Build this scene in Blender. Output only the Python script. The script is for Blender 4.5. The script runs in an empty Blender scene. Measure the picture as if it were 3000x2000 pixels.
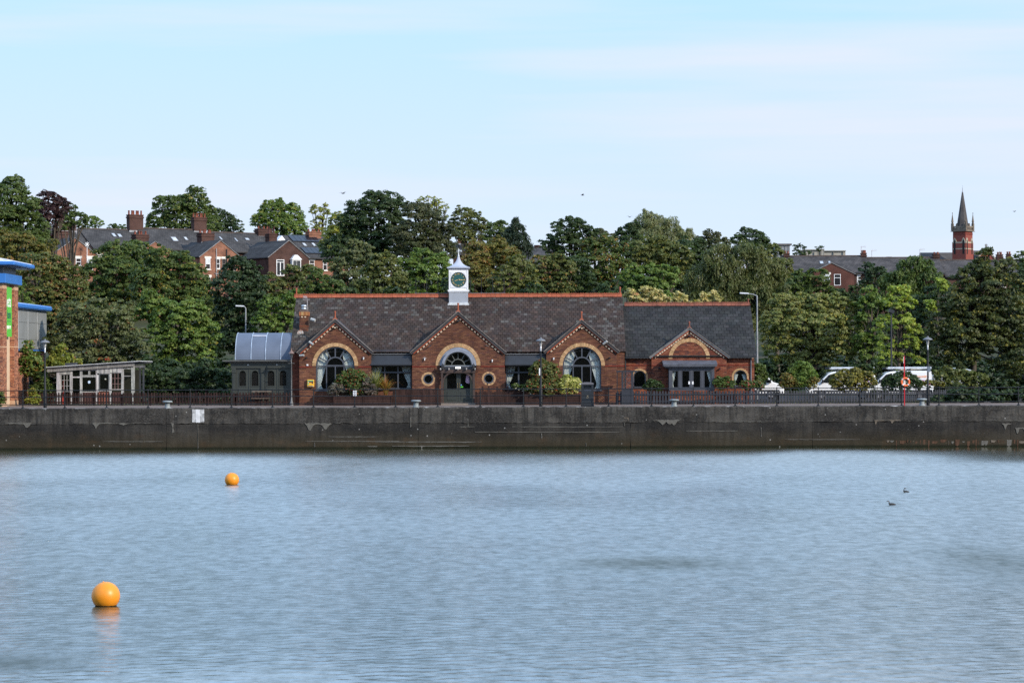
import bpy, bmesh, math, random
import numpy as np
from mathutils import Vector, Matrix, Euler
from mathutils.geometry import tessellate_polygon
R = math.radians
scene = bpy.context.scene
col = scene.collection
random.seed(7)
NP = np.random.default_rng(11)

# ---------------------------------------------------------------- camera
F_PX = 7500.0            # focal length in pixels of the 3000 px wide photograph
EYE = 5.03               # eye height above the water
ROLL = 0.00317
cam_d = bpy.data.cameras.new('camera'); cam = bpy.data.objects.new('camera', cam_d); col.objects.link(cam)
cam_d.sensor_width = 36.0; cam_d.lens = F_PX / 3000.0 * 36.0
cam_d.clip_start = 0.5; cam_d.clip_end = 6000
cam.location = (0, 0, EYE)
CM = Matrix.Rotation(R(90) + math.atan(60 / F_PX), 3, 'X') @ Matrix.Rotation(-ROLL, 3, 'Z')
cam.rotation_euler = CM.to_euler()
scene.camera = cam

# ---------------------------------------------------------------- light
SUN_EL, SUN_AZ = R(27), R(129)     # azimuth clockwise from +Y
tosun = Vector((math.sin(SUN_AZ) * math.cos(SUN_EL), math.cos(SUN_AZ) * math.cos(SUN_EL), math.sin(SUN_EL)))
world = bpy.data.worlds.new('World'); scene.world = world; world.use_nodes = True
wn, wl = world.node_tree.nodes, world.node_tree.links
wn.clear()
w_out = wn.new('ShaderNodeOutputWorld'); w_bg = wn.new('ShaderNodeBackground')
w_sky = wn.new('ShaderNodeTexSky'); w_sky.sky_type = 'NISHITA'; w_sky.sun_disc = False
w_sky.sun_elevation = SUN_EL; w_sky.sun_rotation = SUN_AZ
w_sky.altitude = 0; w_sky.air_density = 1.0; w_sky.dust_density = 0.6; w_sky.ozone_density = 1.6
w_bg.inputs['Strength'].default_value = 0.15
EXPO = 0.35
SKY_HAZE = 1.0 / 0.15 / 2 ** EXPO
# bright summer haze thickening towards the horizon, and thin high cloud in long faint streaks
w_tc = wn.new('ShaderNodeTexCoord'); w_sep = wn.new('ShaderNodeSeparateXYZ'); wl.new(w_tc.outputs['Generated'], w_sep.inputs[0])
w_hr = wn.new('ShaderNodeMapRange'); w_hr.interpolation_type = 'SMOOTHERSTEP'
for k_, v_ in (('From Min', -0.05), ('From Max', 0.45), ('To Min', 0.93), ('To Max', 0.85)): w_hr.inputs[k_].default_value = v_
wl.new(w_sep.outputs['Z'], w_hr.inputs['Value'])
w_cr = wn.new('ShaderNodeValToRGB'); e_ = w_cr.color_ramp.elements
e_[0].position = 0.0; e_[0].color = (0.79, 0.88, 1.02, 1); e_[1].position = 0.45; e_[1].color = (0.74, 1.12, 1.70, 1)  # ramp brightens upward above the view so the water reflects more light
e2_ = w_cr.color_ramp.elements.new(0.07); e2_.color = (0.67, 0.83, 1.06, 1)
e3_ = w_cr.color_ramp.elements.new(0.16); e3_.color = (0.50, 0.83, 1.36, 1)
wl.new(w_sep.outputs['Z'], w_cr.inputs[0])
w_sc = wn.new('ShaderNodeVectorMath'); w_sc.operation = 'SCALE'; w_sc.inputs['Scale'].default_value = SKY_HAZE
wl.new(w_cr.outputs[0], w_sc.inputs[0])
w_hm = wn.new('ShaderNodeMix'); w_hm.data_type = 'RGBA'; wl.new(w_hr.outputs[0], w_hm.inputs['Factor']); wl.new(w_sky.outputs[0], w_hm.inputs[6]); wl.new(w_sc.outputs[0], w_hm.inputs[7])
w_map = wn.new('ShaderNodeMapping')
w_map.inputs['Scale'].default_value = (2.2, 2.2, 34.0)
w_map.inputs['Rotation'].default_value = (0.0, R(-1.6), 0.0)
w_no = wn.new('ShaderNodeTexNoise'); w_no.inputs['Scale'].default_value = 1.3; w_no.inputs['Detail'].default_value = 5; w_no.inputs['Roughness'].default_value = 0.5
w_rp = wn.new('ShaderNodeMapRange'); w_rp.inputs['From Min'].default_value = 0.48; w_rp.inputs['From Max'].default_value = 0.80
w_rp.inputs['To Max'].default_value = 0.8
w_mix = wn.new('ShaderNodeMix'); w_mix.data_type = 'RGBA'
w_mix.inputs[7].default_value = tuple(c * SKY_HAZE for c in (0.87, 0.88, 1.0)) + (1,)
wl.new(w_tc.outputs['Generated'], w_map.inputs['Vector']); wl.new(w_map.outputs[0], w_no.inputs['Vector'])
w_m1 = wn.new('ShaderNodeMapRange'); w_m1.inputs['From Min'].default_value = -0.1; w_m1.inputs['From Max'].default_value = 0.22; w_m1.inputs['To Max'].default_value = 0.19
w_m2 = wn.new('ShaderNodeMapRange'); w_m2.inputs['From Min'].default_value = 0.30; w_m2.inputs['From Max'].default_value = 0.075
wl.new(w_sep.outputs['X'], w_m1.inputs['Value']); wl.new(w_sep.outputs['Z'], w_m2.inputs['Value'])
w_ma = wn.new('ShaderNodeMath'); w_ma.operation = 'MULTIPLY_ADD'; wl.new(w_m1.outputs[0], w_ma.inputs[0]); wl.new(w_m2.outputs[0], w_ma.inputs[1]); wl.new(w_no.outputs['Fac'], w_ma.inputs[2])
wl.new(w_ma.outputs[0], w_rp.inputs['Value']); wl.new(w_rp.outputs[0], w_mix.inputs['Factor'])
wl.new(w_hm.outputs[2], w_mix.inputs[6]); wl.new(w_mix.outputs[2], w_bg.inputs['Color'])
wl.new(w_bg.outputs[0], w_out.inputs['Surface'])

sun_d = bpy.data.lights.new('sun', 'SUN'); sun_d.energy = 3.4; sun_d.angle = R(0.6); sun_d.color = (1.0, 0.90, 0.76)
sun = bpy.data.objects.new('sun', sun_d); col.objects.link(sun)
sun.rotation_euler = (-tosun).to_track_quat('-Z', 'Y').to_euler(); sun.location = (60, -40, 60)

vs = scene.view_settings
vs.view_transform = 'Standard'; vs.look = 'None'; vs.exposure = EXPO; vs.gamma = 1.0; vs.use_curve_mapping = False
scene.cycles.use_denoising = False
scene.cycles.max_bounces = 6; scene.cycles.diffuse_bounces = 2; scene.cycles.glossy_bounces = 3
scene.cycles.transmission_bounces = 4; scene.cycles.transparent_max_bounces = 8
scene.cycles.caustics_reflective = False; scene.cycles.caustics_refractive = False

# ---------------------------------------------------------------- picture point -> world point at distance Y
def at(u, v, Y):
    d = CM @ Vector(((u - 1500) / F_PX, -(v - 1000) / F_PX, -1.0))
    k = Y / d.y
    return Vector((d.x * k, Y, EYE + d.z * k))
def X(u, v, Y): return at(u, v, Y).x
def Z(u, v, Y): return at(u, v, Y).z

# ---------------------------------------------------------------- materials
MATS = {}
def mat(name, color=(0.5, 0.5, 0.5), rough=0.7, src='const', noise=0.25, scale=3.0, bump=0.0, bscale=20.0,
        metal=0.0, spec=0.5, stretch=(1, 1, 1), c2=None, detail=4.0, coat=0.0, fine=0.0, fscale=60.0):
    """plain surface: base colour (constant, the Col attribute or the object's own colour) varied by world-space noise"""
    if name in MATS: return MATS[name]
    m = bpy.data.materials.new(name); m.use_nodes = True
    n, l = m.node_tree.nodes, m.node_tree.links
    b = n['Principled BSDF']
    if rough >= 0.8: spec = 0.12
    b.inputs['Roughness'].default_value = rough; b.inputs['Metallic'].default_value = metal
    b.inputs['Specular IOR Level'].default_value = spec; b.inputs['Coat Weight'].default_value = coat
    geo = n.new('ShaderNodeNewGeometry'); mp = n.new('ShaderNodeMapping'); mp.inputs['Scale'].default_value = stretch
    l.new(geo.outputs['Position'], mp.inputs['Vector'])
    if src == 'attr':
        s = n.new('ShaderNodeAttribute'); s.attribute_name = 'Col'; cs = s.outputs['Color']
    elif src == 'obj':
        s = n.new('ShaderNodeObjectInfo'); cs = s.outputs['Color']
    else:
        s = n.new('ShaderNodeRGB'); s.outputs[0].default_value = (*color, 1); cs = s.outputs[0]
    t = n.new('ShaderNodeTexNoise'); t.inputs['Scale'].default_value = scale; t.inputs['Detail'].default_value = detail
    l.new(mp.outputs[0], t.inputs['Vector'])
    if c2 is not None:
        r = n.new('ShaderNodeMapRange'); r.inputs['From Min'].default_value = 0.42; r.inputs['From Max'].default_value = 0.62
        l.new(t.outputs['Fac'], r.inputs['Value'])
        mx = n.new('ShaderNodeMix'); mx.data_type = 'RGBA'; mx.inputs[7].default_value = (*c2, 1)
        l.new(r.outputs[0], mx.inputs['Factor']); l.new(cs, mx.inputs[6]); cs = mx.outputs[2]
    if noise > 0:
        r = n.new('ShaderNodeMapRange'); r.inputs['From Min'].default_value = 0.3; r.inputs['From Max'].default_value = 0.7
        r.inputs['To Min'].default_value = 1 - noise; r.inputs['To Max'].default_value = 1 + noise
        l.new(t.outputs['Fac'], r.inputs['Value'])
        mu = n.new('ShaderNodeVectorMath'); mu.operation = 'SCALE'
        l.new(cs, mu.inputs[0]); l.new(r.outputs[0], mu.inputs['Scale']); cs = mu.outputs[0]
    if fine > 0:
        t2 = n.new('ShaderNodeTexNoise'); t2.inputs['Scale'].default_value = fscale; t2.inputs['Detail'].default_value = 3
        l.new(mp.outputs[0], t2.inputs['Vector'])
        r = n.new('ShaderNodeMapRange'); r.inputs['From Min'].default_value = 0.3; r.inputs['From Max'].default_value = 0.7
        r.inputs['To Min'].default_value = 1 - fine; r.inputs['To Max'].default_value = 1 + fine
        l.new(t2.outputs['Fac'], r.inputs['Value'])
        mu = n.new('ShaderNodeVectorMath'); mu.operation = 'SCALE'
        l.new(cs, mu.inputs[0]); l.new(r.outputs[0], mu.inputs['Scale']); cs = mu.outputs[0]
    l.new(cs, b.inputs['Base Color'])
    if bump > 0:
        tb = n.new('ShaderNodeTexNoise'); tb.inputs['Scale'].default_value = bscale; tb.inputs['Detail'].default_value = 4
        l.new(mp.outputs[0], tb.inputs['Vector'])
        bp = n.new('ShaderNodeBump'); bp.inputs['Strength'].default_value = bump; bp.inputs['Distance'].default_value = 0.02
        l.new(tb.outputs['Fac'], bp.inputs['Height']); l.new(bp.outputs[0], b.inputs['Normal'])
    MATS[name] = m
    return m

def glass_mat(name, tint=(0.02, 0.022, 0.025), through=0.55):
    if name in MATS: return MATS[name]
    m = bpy.data.materials.new(name); m.use_nodes = True
    n, l = m.node_tree.nodes, m.node_tree.links
    n.clear(); o = n.new('ShaderNodeOutputMaterial')
    tr = n.new('ShaderNodeBsdfTransparent'); tr.inputs[0].default_value = (0.9, 0.93, 0.93, 1)
    df = n.new('ShaderNodeBsdfDiffuse'); df.inputs[0].default_value = (*tint, 1)
    gl = n.new('ShaderNodeBsdfGlossy'); gl.inputs['Roughness'].default_value = 0.02
    m1 = n.new('ShaderNodeMixShader'); m1.inputs[0].default_value = 1 - through
    l.new(tr.outputs[0], m1.inputs[1]); l.new(df.outputs[0], m1.inputs[2])
    # Schlick reflectance, the same from either side of the sheet
    g2 = n.new('ShaderNodeNewGeometry'); dt = n.new('ShaderNodeVectorMath'); dt.operation = 'DOT_PRODUCT'; l.new(g2.outputs['Normal'], dt.inputs[0]); l.new(g2.outputs['Incoming'], dt.inputs[1])
    ops = [('ABSOLUTE', dt.outputs['Value'], None, None), ('SUBTRACT', 1.0, 'p', None), ('POWER', 'p', 5.0, None), ('MULTIPLY_ADD', 'p', 0.97, 0.03)]; pv = None
    for op_, *ar in ops:
        q = n.new('ShaderNodeMath'); q.operation = op_; q.use_clamp = True
        for i_, x_ in enumerate(ar):
            if x_ is None: continue
            if x_ == 'p': l.new(pv, q.inputs[i_])
            elif isinstance(x_, float): q.inputs[i_].default_value = x_
            else: l.new(x_, q.inputs[i_])
        pv = q.outputs[0]
    geo = n.new('ShaderNodeNewGeometry'); t = n.new('ShaderNodeTexNoise'); t.inputs['Scale'].default_value = 1.6
    bp = n.new('ShaderNodeBump'); bp.inputs['Strength'].default_value = 0.15; bp.inputs['Distance'].default_value = 0.02
    l.new(geo.outputs['Position'], t.inputs['Vector']); l.new(t.outputs['Fac'], bp.inputs['Height']); l.new(bp.outputs[0], gl.inputs['Normal'])
    m2 = n.new('ShaderNodeMixShader'); l.new(pv, m2.inputs[0]); l.new(m1.outputs[0], m2.inputs[1]); l.new(gl.outputs[0], m2.inputs[2])
    l.new(m2.outputs[0], o.inputs['Surface'])
    MATS[name] = m
    return m

def leaf_mat(name, trans=0.35, rough=0.55):
    if name in MATS: return MATS[name]
    m = bpy.data.materials.new(name); m.use_nodes = True
    n, l = m.node_tree.nodes, m.node_tree.links
    n.clear(); o = n.new('ShaderNodeOutputMaterial')
    a = n.new('ShaderNodeAttribute'); a.attribute_name = 'Col'
    df = n.new('ShaderNodeBsdfPrincipled'); df.inputs['Roughness'].default_value = rough; df.inputs['Specular IOR Level'].default_value = 0.35
    l.new(a.outputs['Color'], df.inputs['Base Color'])
    tr = n.new('ShaderNodeBsdfTranslucent')
    mu = n.new('ShaderNodeMix'); mu.data_type = 'RGBA'; mu.blend_type = 'MULTIPLY'; mu.inputs['Factor'].default_value = 1
    mu.inputs[7].default_value = (1.25, 1.35, 0.45, 1)
    l.new(a.outputs['Color'], mu.inputs[6]); l.new(mu.outputs[2], tr.inputs[0])
    mx = n.new('ShaderNodeMixShader'); mx.inputs[0].default_value = trans
    l.new(df.outputs[0], mx.inputs[1]); l.new(tr.outputs[0], mx.inputs[2]); l.new(mx.outputs[0], o.inputs['Surface'])
    MATS[name] = m
    return m

# ---------------------------------------------------------------- objects
def tag(o, label=None, cat=None, group=None, kind=None):
    if label: o['label'] = label
    if cat: o['category'] = cat
    if group: o['group'] = group
    if kind: o['kind'] = kind
    return o
ORG = {}
def thing(name, label, cat, loc=(0, 0, 0), group=None):
    o = bpy.data.objects.new(name, None); col.objects.link(o)
    o.empty_display_size = 0.2; o.location = loc; ORG[o.name] = Vector(loc)
    return tag(o, label, cat, group)
def link(name, me, m, parent=None, color=None):
    o = bpy.data.objects.new(name, me); col.objects.link(o)
    if m is not None and len(me.materials) == 0: me.materials.append(m)
    if parent is not None: o.parent = parent
    if color is not None: o.color = (*color, 1)
    return o
def root_of(o):
    while o.parent is not None: o = o.parent
    return o
def org(parent):
    return ORG.get(root_of(parent).name, Vector((0, 0, 0))) if parent is not None else Vector((0, 0, 0))

class MB:
    """collects shapes; build() links them as ONE mesh object"""
    def __init__(s): s.v = []; s.f = []; s.c = []; s.cur = None; s.sm = []; s.smooth = False
    def color(s, c): s.cur = c; return s
    def add(s, vs_, fs, smooth=None):
        o = len(s.v); s.v.extend([tuple(p) for p in vs_])
        sm = s.smooth if smooth is None else smooth
        for f in fs:
            s.f.append(tuple(i + o for i in f)); s.c.append(s.cur); s.sm.append(sm)
        return s
    def box(s, x0, x1, y0, y1, z0, z1):
        return s.add([(x0, y0, z0), (x1, y0, z0), (x1, y1, z0), (x0, y1, z0), (x0, y0, z1), (x1, y0, z1), (x1, y1, z1), (x0, y1, z1)],
                     [(0, 3, 2, 1), (4, 5, 6, 7), (0, 1, 5, 4), (1, 2, 6, 5), (2, 3, 7, 6), (3, 0, 4, 7)])
    def obox(s, c, ax, ay, az):
        """box with centre c and half-axis vectors"""
        c, ax, ay, az = Vector(c), Vector(ax), Vector(ay), Vector(az)
        p = [c + sx * ax + sy * ay + sz * az for sz in (-1, 1) for sx, sy in ((-1, -1), (1, -1), (1, 1), (-1, 1))]
        return s.add(p, [(0, 3, 2, 1), (4, 5, 6, 7), (0, 1, 5, 4), (1, 2, 6, 5), (2, 3, 7, 6), (3, 0, 4, 7)])
    def bar(s, a, b, w, h, up=(0, 0, 1)):
        a, b, up = Vector(a), Vector(b), Vector(up)
        d = b - a; L = d.length; d.normalize(); side = d.cross(up)
        if side.length < 1e-6: side = d.cross(Vector((1, 0, 0)))
        side.normalize(); u2 = side.cross(d)
        return s.obox((a + b) / 2, d * L / 2, side * w / 2, u2 * h / 2)
    def tube(s, a, b, r0, r1=None, n=10, caps=True):
        a, b = Vector(a), Vector(b); r1 = r0 if r1 is None else r1
        d = (b - a).normalized(); q = d.to_track_quat('Z', 'Y'); vv = []
        for p, r in ((a, r0), (b, r1)):
            for i in range(n):
                t = 2 * math.pi * i / n; vv.append(p + q @ Vector((math.cos(t) * r, math.sin(t) * r, 0)))
        fs = [(i, (i + 1) % n, n + (i + 1) % n, n + i) for i in range(n)]
        s.add(vv, fs, True)
        if caps: s.add(vv, [tuple(range(n - 1, -1, -1)), tuple(range(n, 2 * n))], False)
        return s
    def path(s, pts, r, n=8):
        for a, b in zip(pts[:-1], pts[1:]): s.tube(a, b, r, r, n)
        return s
    def lathe(s, c, prof, n=16, axis='Z'):
        """prof: list of (radius, height)"""
        c = Vector(c); vv = []
        for r, h in prof:
            for i in range(n):
                t = 2 * math.pi * i / n
                p = (math.cos(t) * r, math.sin(t) * r, h)
                if axis == 'Y': p = (p[0], h, p[1])
                vv.append(c + Vector(p))
        fs = []
        for k in range(len(prof) - 1):
            for i in range(n):
                j = (i + 1) % n; q = (k * n + i, k * n + j, (k + 1) * n + j, (k + 1) * n + i)
                fs.append(q if axis == 'Z' else q[::-1])
        s.add(vv, fs, True)
        s.add(vv[:n], [tuple(range(n - 1, -1, -1)) if axis == 'Z' else tuple(range(n))], False)
        s.add(vv[-n:], [tuple(range(n)) if axis == 'Z' else tuple(range(n - 1, -1, -1))], False)
        return s
    def prism(s, outer, y0, y1, holes=(), back=True):
        """flat shape in the XZ plane (with holes) given a thickness from y0 (front) to y1"""
        loops = [list(outer)] + [list(h) for h in holes]
        allp = [p for L in loops for p in L]
        tris = tessellate_polygon([[Vector((p[0], p[1], 0)) for p in L] for L in loops])
        nn = len(allp)
        fr = [(p[0], y0, p[1]) for p in allp]; bk = [(p[0], y1, p[1]) for p in allp]
        def fix(t, sign):
            a, b, c = (allp[i] for i in t)
            ar = (b[0] - a[0]) * (c[1] - a[1]) - (c[0] - a[0]) * (b[1] - a[1])
            return tuple(t) if ar * sign > 0 else tuple(reversed(t))
        s.add(fr, [fix(t, 1) for t in tris])
        if back: s.add(bk, [fix(t, -1) for t in tris])
        o = 0
        for k, L in enumerate(loops):
            n = len(L); area = sum(L[i][0] * L[(i + 1) % n][1] - L[(i + 1) % n][0] * L[i][1] for i in range(n))
            ccw = area > 0
            if k > 0: ccw = not ccw
            vv = [fr[o + i] for i in range(n)] + [bk[o + i] for i in range(n)]
            fs = []
            for i in range(n):
                j = (i + 1) % n
                fs.append((i, n + i, n + j, j) if ccw else (j, n + j, n + i, i))
            s.add(vv, fs); o += n
        return s
    def ring(s, cx, cz, r0, r1, y0, y1, a0=0.0, a1=math.pi, n=24):
        """arc band in the XZ plane"""
        out = [(cx + r1 * math.cos(a0 + (a1 - a0) * i / n), cz + r1 * math.sin(a0 + (a1 - a0) * i / n)) for i in range(n + 1)]
        inn = [(cx + r0 * math.cos(a0 + (a1 - a0) * i / n), cz + r0 * math.sin(a0 + (a1 - a0) * i / n)) for i in range(n + 1)]
        vv = [(p[0], y0, p[1]) for p in out] + [(p[0], y0, p[1]) for p in inn] + [(p[0], y1, p[1]) for p in out] + [(p[0], y1, p[1]) for p in inn]
        m = n + 1; fs = []
        for i in range(n):
            fs += [(i, i + 1, m + i + 1, m + i), (2 * m + i + 1, 2 * m + i, 3 * m + i, 3 * m + i + 1),
                   (i + 1, i, 2 * m + i, 2 * m + i + 1), (m + i, m + i + 1, 3 * m + i + 1, 3 * m + i)]
        if abs(a1 - a0) < 6.28: fs += [(0, m, 3 * m, 2 * m), (m + n, n, 2 * m + n, 3 * m + n)]
        return s.add(vv, fs)
    def mesh(s, name, m=None, off=None):
        me = bpy.data.meshes.new(name)
        V = np.array(s.v, dtype=np.float64).reshape(-1, 3)
        if off is not None: V = V - np.array(off)
        me.from_pydata([tuple(p) for p in V], [], s.f)
        if any(s.sm): me.polygons.foreach_set('use_smooth', s.sm)
        if s.c and s.c[0] is not None:
            at_ = me.attributes.new('Col', 'FLOAT_COLOR', 'FACE')
            a = np.array([(*c, 1) for c in s.c], dtype=np.float32).ravel(); at_.data.foreach_set('color', a)
        if m is not None: me.materials.append(m)
        me.update()
        return me
    def build(s, name, m, parent=None, bevel=0.0, color=None):
        me = s.mesh(name, m, org(parent))
        if bevel > 0:
            bm = bmesh.new(); bm.from_mesh(me)
            bmesh.ops.remove_doubles(bm, verts=bm.verts, dist=1e-5)
            bmesh.ops.bevel(bm, geom=bm.edges[:], offset=bevel, segments=1, affect='EDGES'); bm.to_mesh(me); bm.free()
        return link(name, me, m, parent, color)

def copy_thing(o, loc=None, rz=None):
    """a thing with copies of its parts and sub-parts"""
    c = o.copy(); col.objects.link(c); ORG[c.name] = Vector(loc if loc is not None else o.location)
    if loc is not None: c.location = loc
    if rz is not None: c.rotation_euler.z = rz
    for ch in KIDS.get(o.name, ()):
        d = ch.copy(); col.objects.link(d); d.parent = c
        for g in KIDS.get(ch.name, ()):
            e = g.copy(); col.objects.link(e); e.parent = d
    return c
KIDS = {}
def remember(o):
    """note the children of a thing once, so that copying stays fast"""
    KIDS[o.name] = list(o.children)
    for ch in o.children: KIDS[ch.name] = list(ch.children)
def jit(c, a, h=0.03):
    k = 1 + random.uniform(-a, a)
    return tuple(max(0.0, x * k * (1 + random.uniform(-h, h))) for x in c)
def text(s, body, size, loc, rot, m, parent, name='lettering', extrude=0.003, align='CENTER', sx=1.0):
    cu = bpy.data.curves.new(name, 'FONT'); cu.body = body; cu.size = size; cu.extrude = extrude
    cu.align_x = align; cu.align_y = 'CENTER'; cu.resolution_u = 2; cu.offset = size * 0.012
    tmp = bpy.data.objects.new(name, cu); col.objects.link(tmp)
    me = bpy.data.meshes.new_from_object(tmp); bpy.data.objects.remove(tmp); me.materials.clear(); me.materials.append(m)
    o = bpy.data.objects.new(name, me); col.objects.link(o)
    if parent is not None: o.parent = parent
    o.location = Vector(loc) - org(parent); o.rotation_euler = rot; o.scale = (sx, 1, 1)
    return o
# ================================================================ WATER
WAVE_SLOPE = 0.041
QY, QZ = 150.0, 2.39           # quay face distance, quay top height
def water_material():
    m = bpy.data.materials.new('dock_water'); m.use_nodes = True
    n, l = m.node_tree.nodes, m.node_tree.links
    n.clear(); out = n.new('ShaderNodeOutputMaterial'); b = n.new('ShaderNodeBsdfGlossy'); b.inputs['Color'].default_value = (1, 1, 0.94, 1)
    df = n.new('ShaderNodeBsdfDiffuse'); df.inputs['Color'].default_value = (0.020, 0.028, 0.014, 1)     # murky green body of the dock water
    fr = n.new('ShaderNodeFresnel'); fr.inputs['IOR'].default_value = 1.34
    ma = n.new('ShaderNodeMath'); ma.operation = 'MULTIPLY_ADD'; ma.use_clamp = True; ma.inputs[1].default_value = 0.46; ma.inputs[2].default_value = 0.33; l.new(fr.outputs[0], ma.inputs[0])  # mirror share lifted above real water to brighten the surface
    aw_ = n.new('ShaderNodeAttribute'); aw_.attribute_name = 'wind'; mw = n.new('ShaderNodeMath'); mw.operation = 'MULTIPLY_ADD'; mw.inputs[1].default_value = -0.24; mw.inputs[2].default_value = 1.24; l.new(aw_.outputs['Fac'], mw.inputs[0])
    g3 = n.new('ShaderNodeNewGeometry'); m3 = n.new('ShaderNodeMapping'); m3.inputs['Scale'].default_value = (2.4, 1.1, 1); l.new(g3.outputs['Position'], m3.inputs['Vector'])
    t3 = n.new('ShaderNodeTexNoise'); t3.inputs['Scale'].default_value = 1.0; t3.inputs['Detail'].default_value = 6; t3.inputs['Roughness'].default_value = 0.72; l.new(m3.outputs[0], t3.inputs['Vector'])
    m4 = n.new('ShaderNodeMapRange'); l.new(t3.outputs['Fac'], m4.inputs['Value'])
    for k_, v_ in (('From Min', 0.36), ('From Max', 0.6), ('To Min', 0.70), ('To Max', 1.12)): m4.inputs[k_].default_value = v_
    m5 = n.new('ShaderNodeMath'); m5.operation = 'MULTIPLY'; l.new(mw.outputs[0], m5.inputs[0]); l.new(m4.outputs[0], m5.inputs[1]); mw = m5      # noise painted into the mirror share, imitating glints of ripple groups
    mm = n.new('ShaderNodeMath'); mm.operation = 'MULTIPLY'; mm.use_clamp = True; l.new(ma.outputs[0], mm.inputs[0]); l.new(mw.outputs[0], mm.inputs[1])     # steeper ripples mirror less
    mx = n.new('ShaderNodeMixShader'); l.new(mm.outputs[0], mx.inputs[0]); l.new(df.outputs[0], mx.inputs[1]); l.new(b.outputs[0], mx.inputs[2]); l.new(mx.outputs[0], out.inputs['Surface'])
    geo = n.new('ShaderNodeNewGeometry')
    mp = n.new('ShaderNodeMapping'); mp.inputs['Scale'].default_value = (1.0, 1.3, 1); l.new(geo.outputs['Position'], mp.inputs['Vector'])
    t = n.new('ShaderNodeTexNoise'); t.inputs['Scale'].default_value = 9.0; t.inputs['Detail'].default_value = 2
    l.new(mp.outputs[0], t.inputs['Vector'])
    a = n.new('ShaderNodeAttribute'); a.attribute_name = 'wind'
    bp = n.new('ShaderNodeBump'); bp.inputs['Distance'].default_value = 0.0022
    a2 = n.new('ShaderNodeAttribute'); a2.attribute_name = 'blur'; l.new(a2.outputs['Fac'], b.inputs['Roughness'])
    l.new(a.outputs['Fac'], bp.inputs['Strength']); l.new(t.outputs['Fac'], bp.inputs['Height']); l.new(bp.outputs[0], b.inputs['Normal']); l.new(bp.outputs[0], fr.inputs['Normal'])
    return m
def vnoise(x, y, seed, oct_=3):
    """smooth value noise, about -1..1"""
    out = np.zeros_like(x); amp = 1.0; tot = 0
    for k in range(oct_):
        g = np.random.default_rng(seed + k).uniform(-1, 1, (64, 64)); xi, yi = np.floor(x).astype(int), np.floor(y).astype(int)
        fx, fy = x - xi, y - yi; fx, fy = fx * fx * (3 - 2 * fx), fy * fy * (3 - 2 * fy)
        G = lambda a, c: g[a % 64, c % 64]
        out += amp * ((G(xi, yi) * (1 - fx) + G(xi + 1, yi) * fx) * (1 - fy) + (G(xi, yi + 1) * (1 - fx) + G(xi + 1, yi + 1) * fx) * fy)
        tot += amp; amp *= 0.55; x, y = x * 2.03 + 7, y * 2.03 + 3
    return out / tot
def wind_at(x, y):
    w = 1.0 + 0.7 * vnoise(x * 0.055, y * 0.03, 5, 3) + 0.25 * vnoise(x * 0.25, y * 0.12, 9, 2)
    for cx, cy, rx, ry, k in ((3.4, 64, 2.6, 2.4, 2.2), (12.2, 64.0, 1.7, 6.5, 1.9), (-8.6, 43.0, 1.4, 1.5, 2.2), (0.0, 38.5, 22, 5.5, -0.85), (22, 134, 14, 3.5, 0.35)):
        w = w + k * np.exp(-(((x - cx) / rx) ** 2 + ((y - cy) / ry) ** 2))
    e = y + 2.5 * vnoise(x * 0.06, y * 0.1, 21, 3)                      # slack water in the lee of the quay wall
    t = np.clip((149.0 - e) / (24.0 - 17.0 * np.clip((x - 13) / 3, 0, 1)), 0, 1); w = w * (0.06 + 0.94 * t * t * (3 - 2 * t))
    c = np.exp(-(((x - 40) / 19.0) ** 6 + ((y - 141) / 17.0) ** 6)); w = w * (1 - 0.97 * c)
    return np.clip(w, 0.03, 5.0)
kk = 0.0015
ny = int(math.log((QY + 0.4) / 33.0) / kk); nxw = 2 * int(0.245 / kk)
yy = 33.0 * np.exp(np.arange(ny + 1) * kk); yy[-1] = QY + 0.4
tx = np.linspace(-0.245, 0.245, nxw + 1)
YY, TX = np.meshgrid(yy, tx, indexing='ij'); XX = TX * YY
WIND = wind_at(XX, YY); H = np.zeros_like(XX); LOST = np.zeros_like(XX)
rw = np.random.default_rng(3)
for k in range(60):
    lam = 0.12 * (5.0 ** rw.random()); th = rw.random() * 2 * math.pi
    kx, ky = 2 * math.pi / lam * math.cos(th), 2 * math.pi / lam * math.sin(th)
    slope = WAVE_SLOPE / math.sqrt(60) * 1.414 * (1.0 if lam < 1.0 else 0.75)
    fade = np.clip((lam - 2.2 * kk * YY) / (1.5 * kk * YY), 0, 1)       # waves too short for the far grid are left to the fine relief
    LOST += (slope * 0.7071) ** 2 * (1 - fade ** 2)
    H += slope / (2 * math.pi / lam) * fade * np.sin(kx * XX + ky * YY + rw.random() * 6.28 + 0.8 * vnoise(XX * 0.5, YY * 0.5, 40 + k, 1))
FAR = 1.0 + 0.9 * np.clip((YY - 55) / 60, 0, 1) * np.clip((149 - YY) / 8, 0, 1); H *= WIND * FAR; LOST *= FAR ** 2
ROUGH = np.clip(np.sqrt(1.414 * np.sqrt(LOST) * WIND + 0.004), 0.06, 0.5)
nv = (ny + 1) * (nxw + 1)
co = np.stack([XX, YY, H], -1).reshape(-1, 3); wv = WIND.ravel(); rv = ROUGH.ravel()
big = np.array([(-420, -80, -0.25), (420, -80, -0.25), (420, QY + 0.3, -0.25), (-420, QY + 0.3, -0.25)]); co = np.vstack([co, big]); wv = np.append(wv, [1, 1, 1, 1]); rv = np.append(rv, [0.3] * 4)
ii = np.arange(ny)[:, None] * (nxw + 1) + np.arange(nxw)[None, :]
quads = np.stack([ii, ii + 1, ii + nxw + 2, ii + nxw + 1], -1).reshape(-1, 4); quads = np.vstack([quads, [[nv, nv + 1, nv + 2, nv + 3]]])
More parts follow.
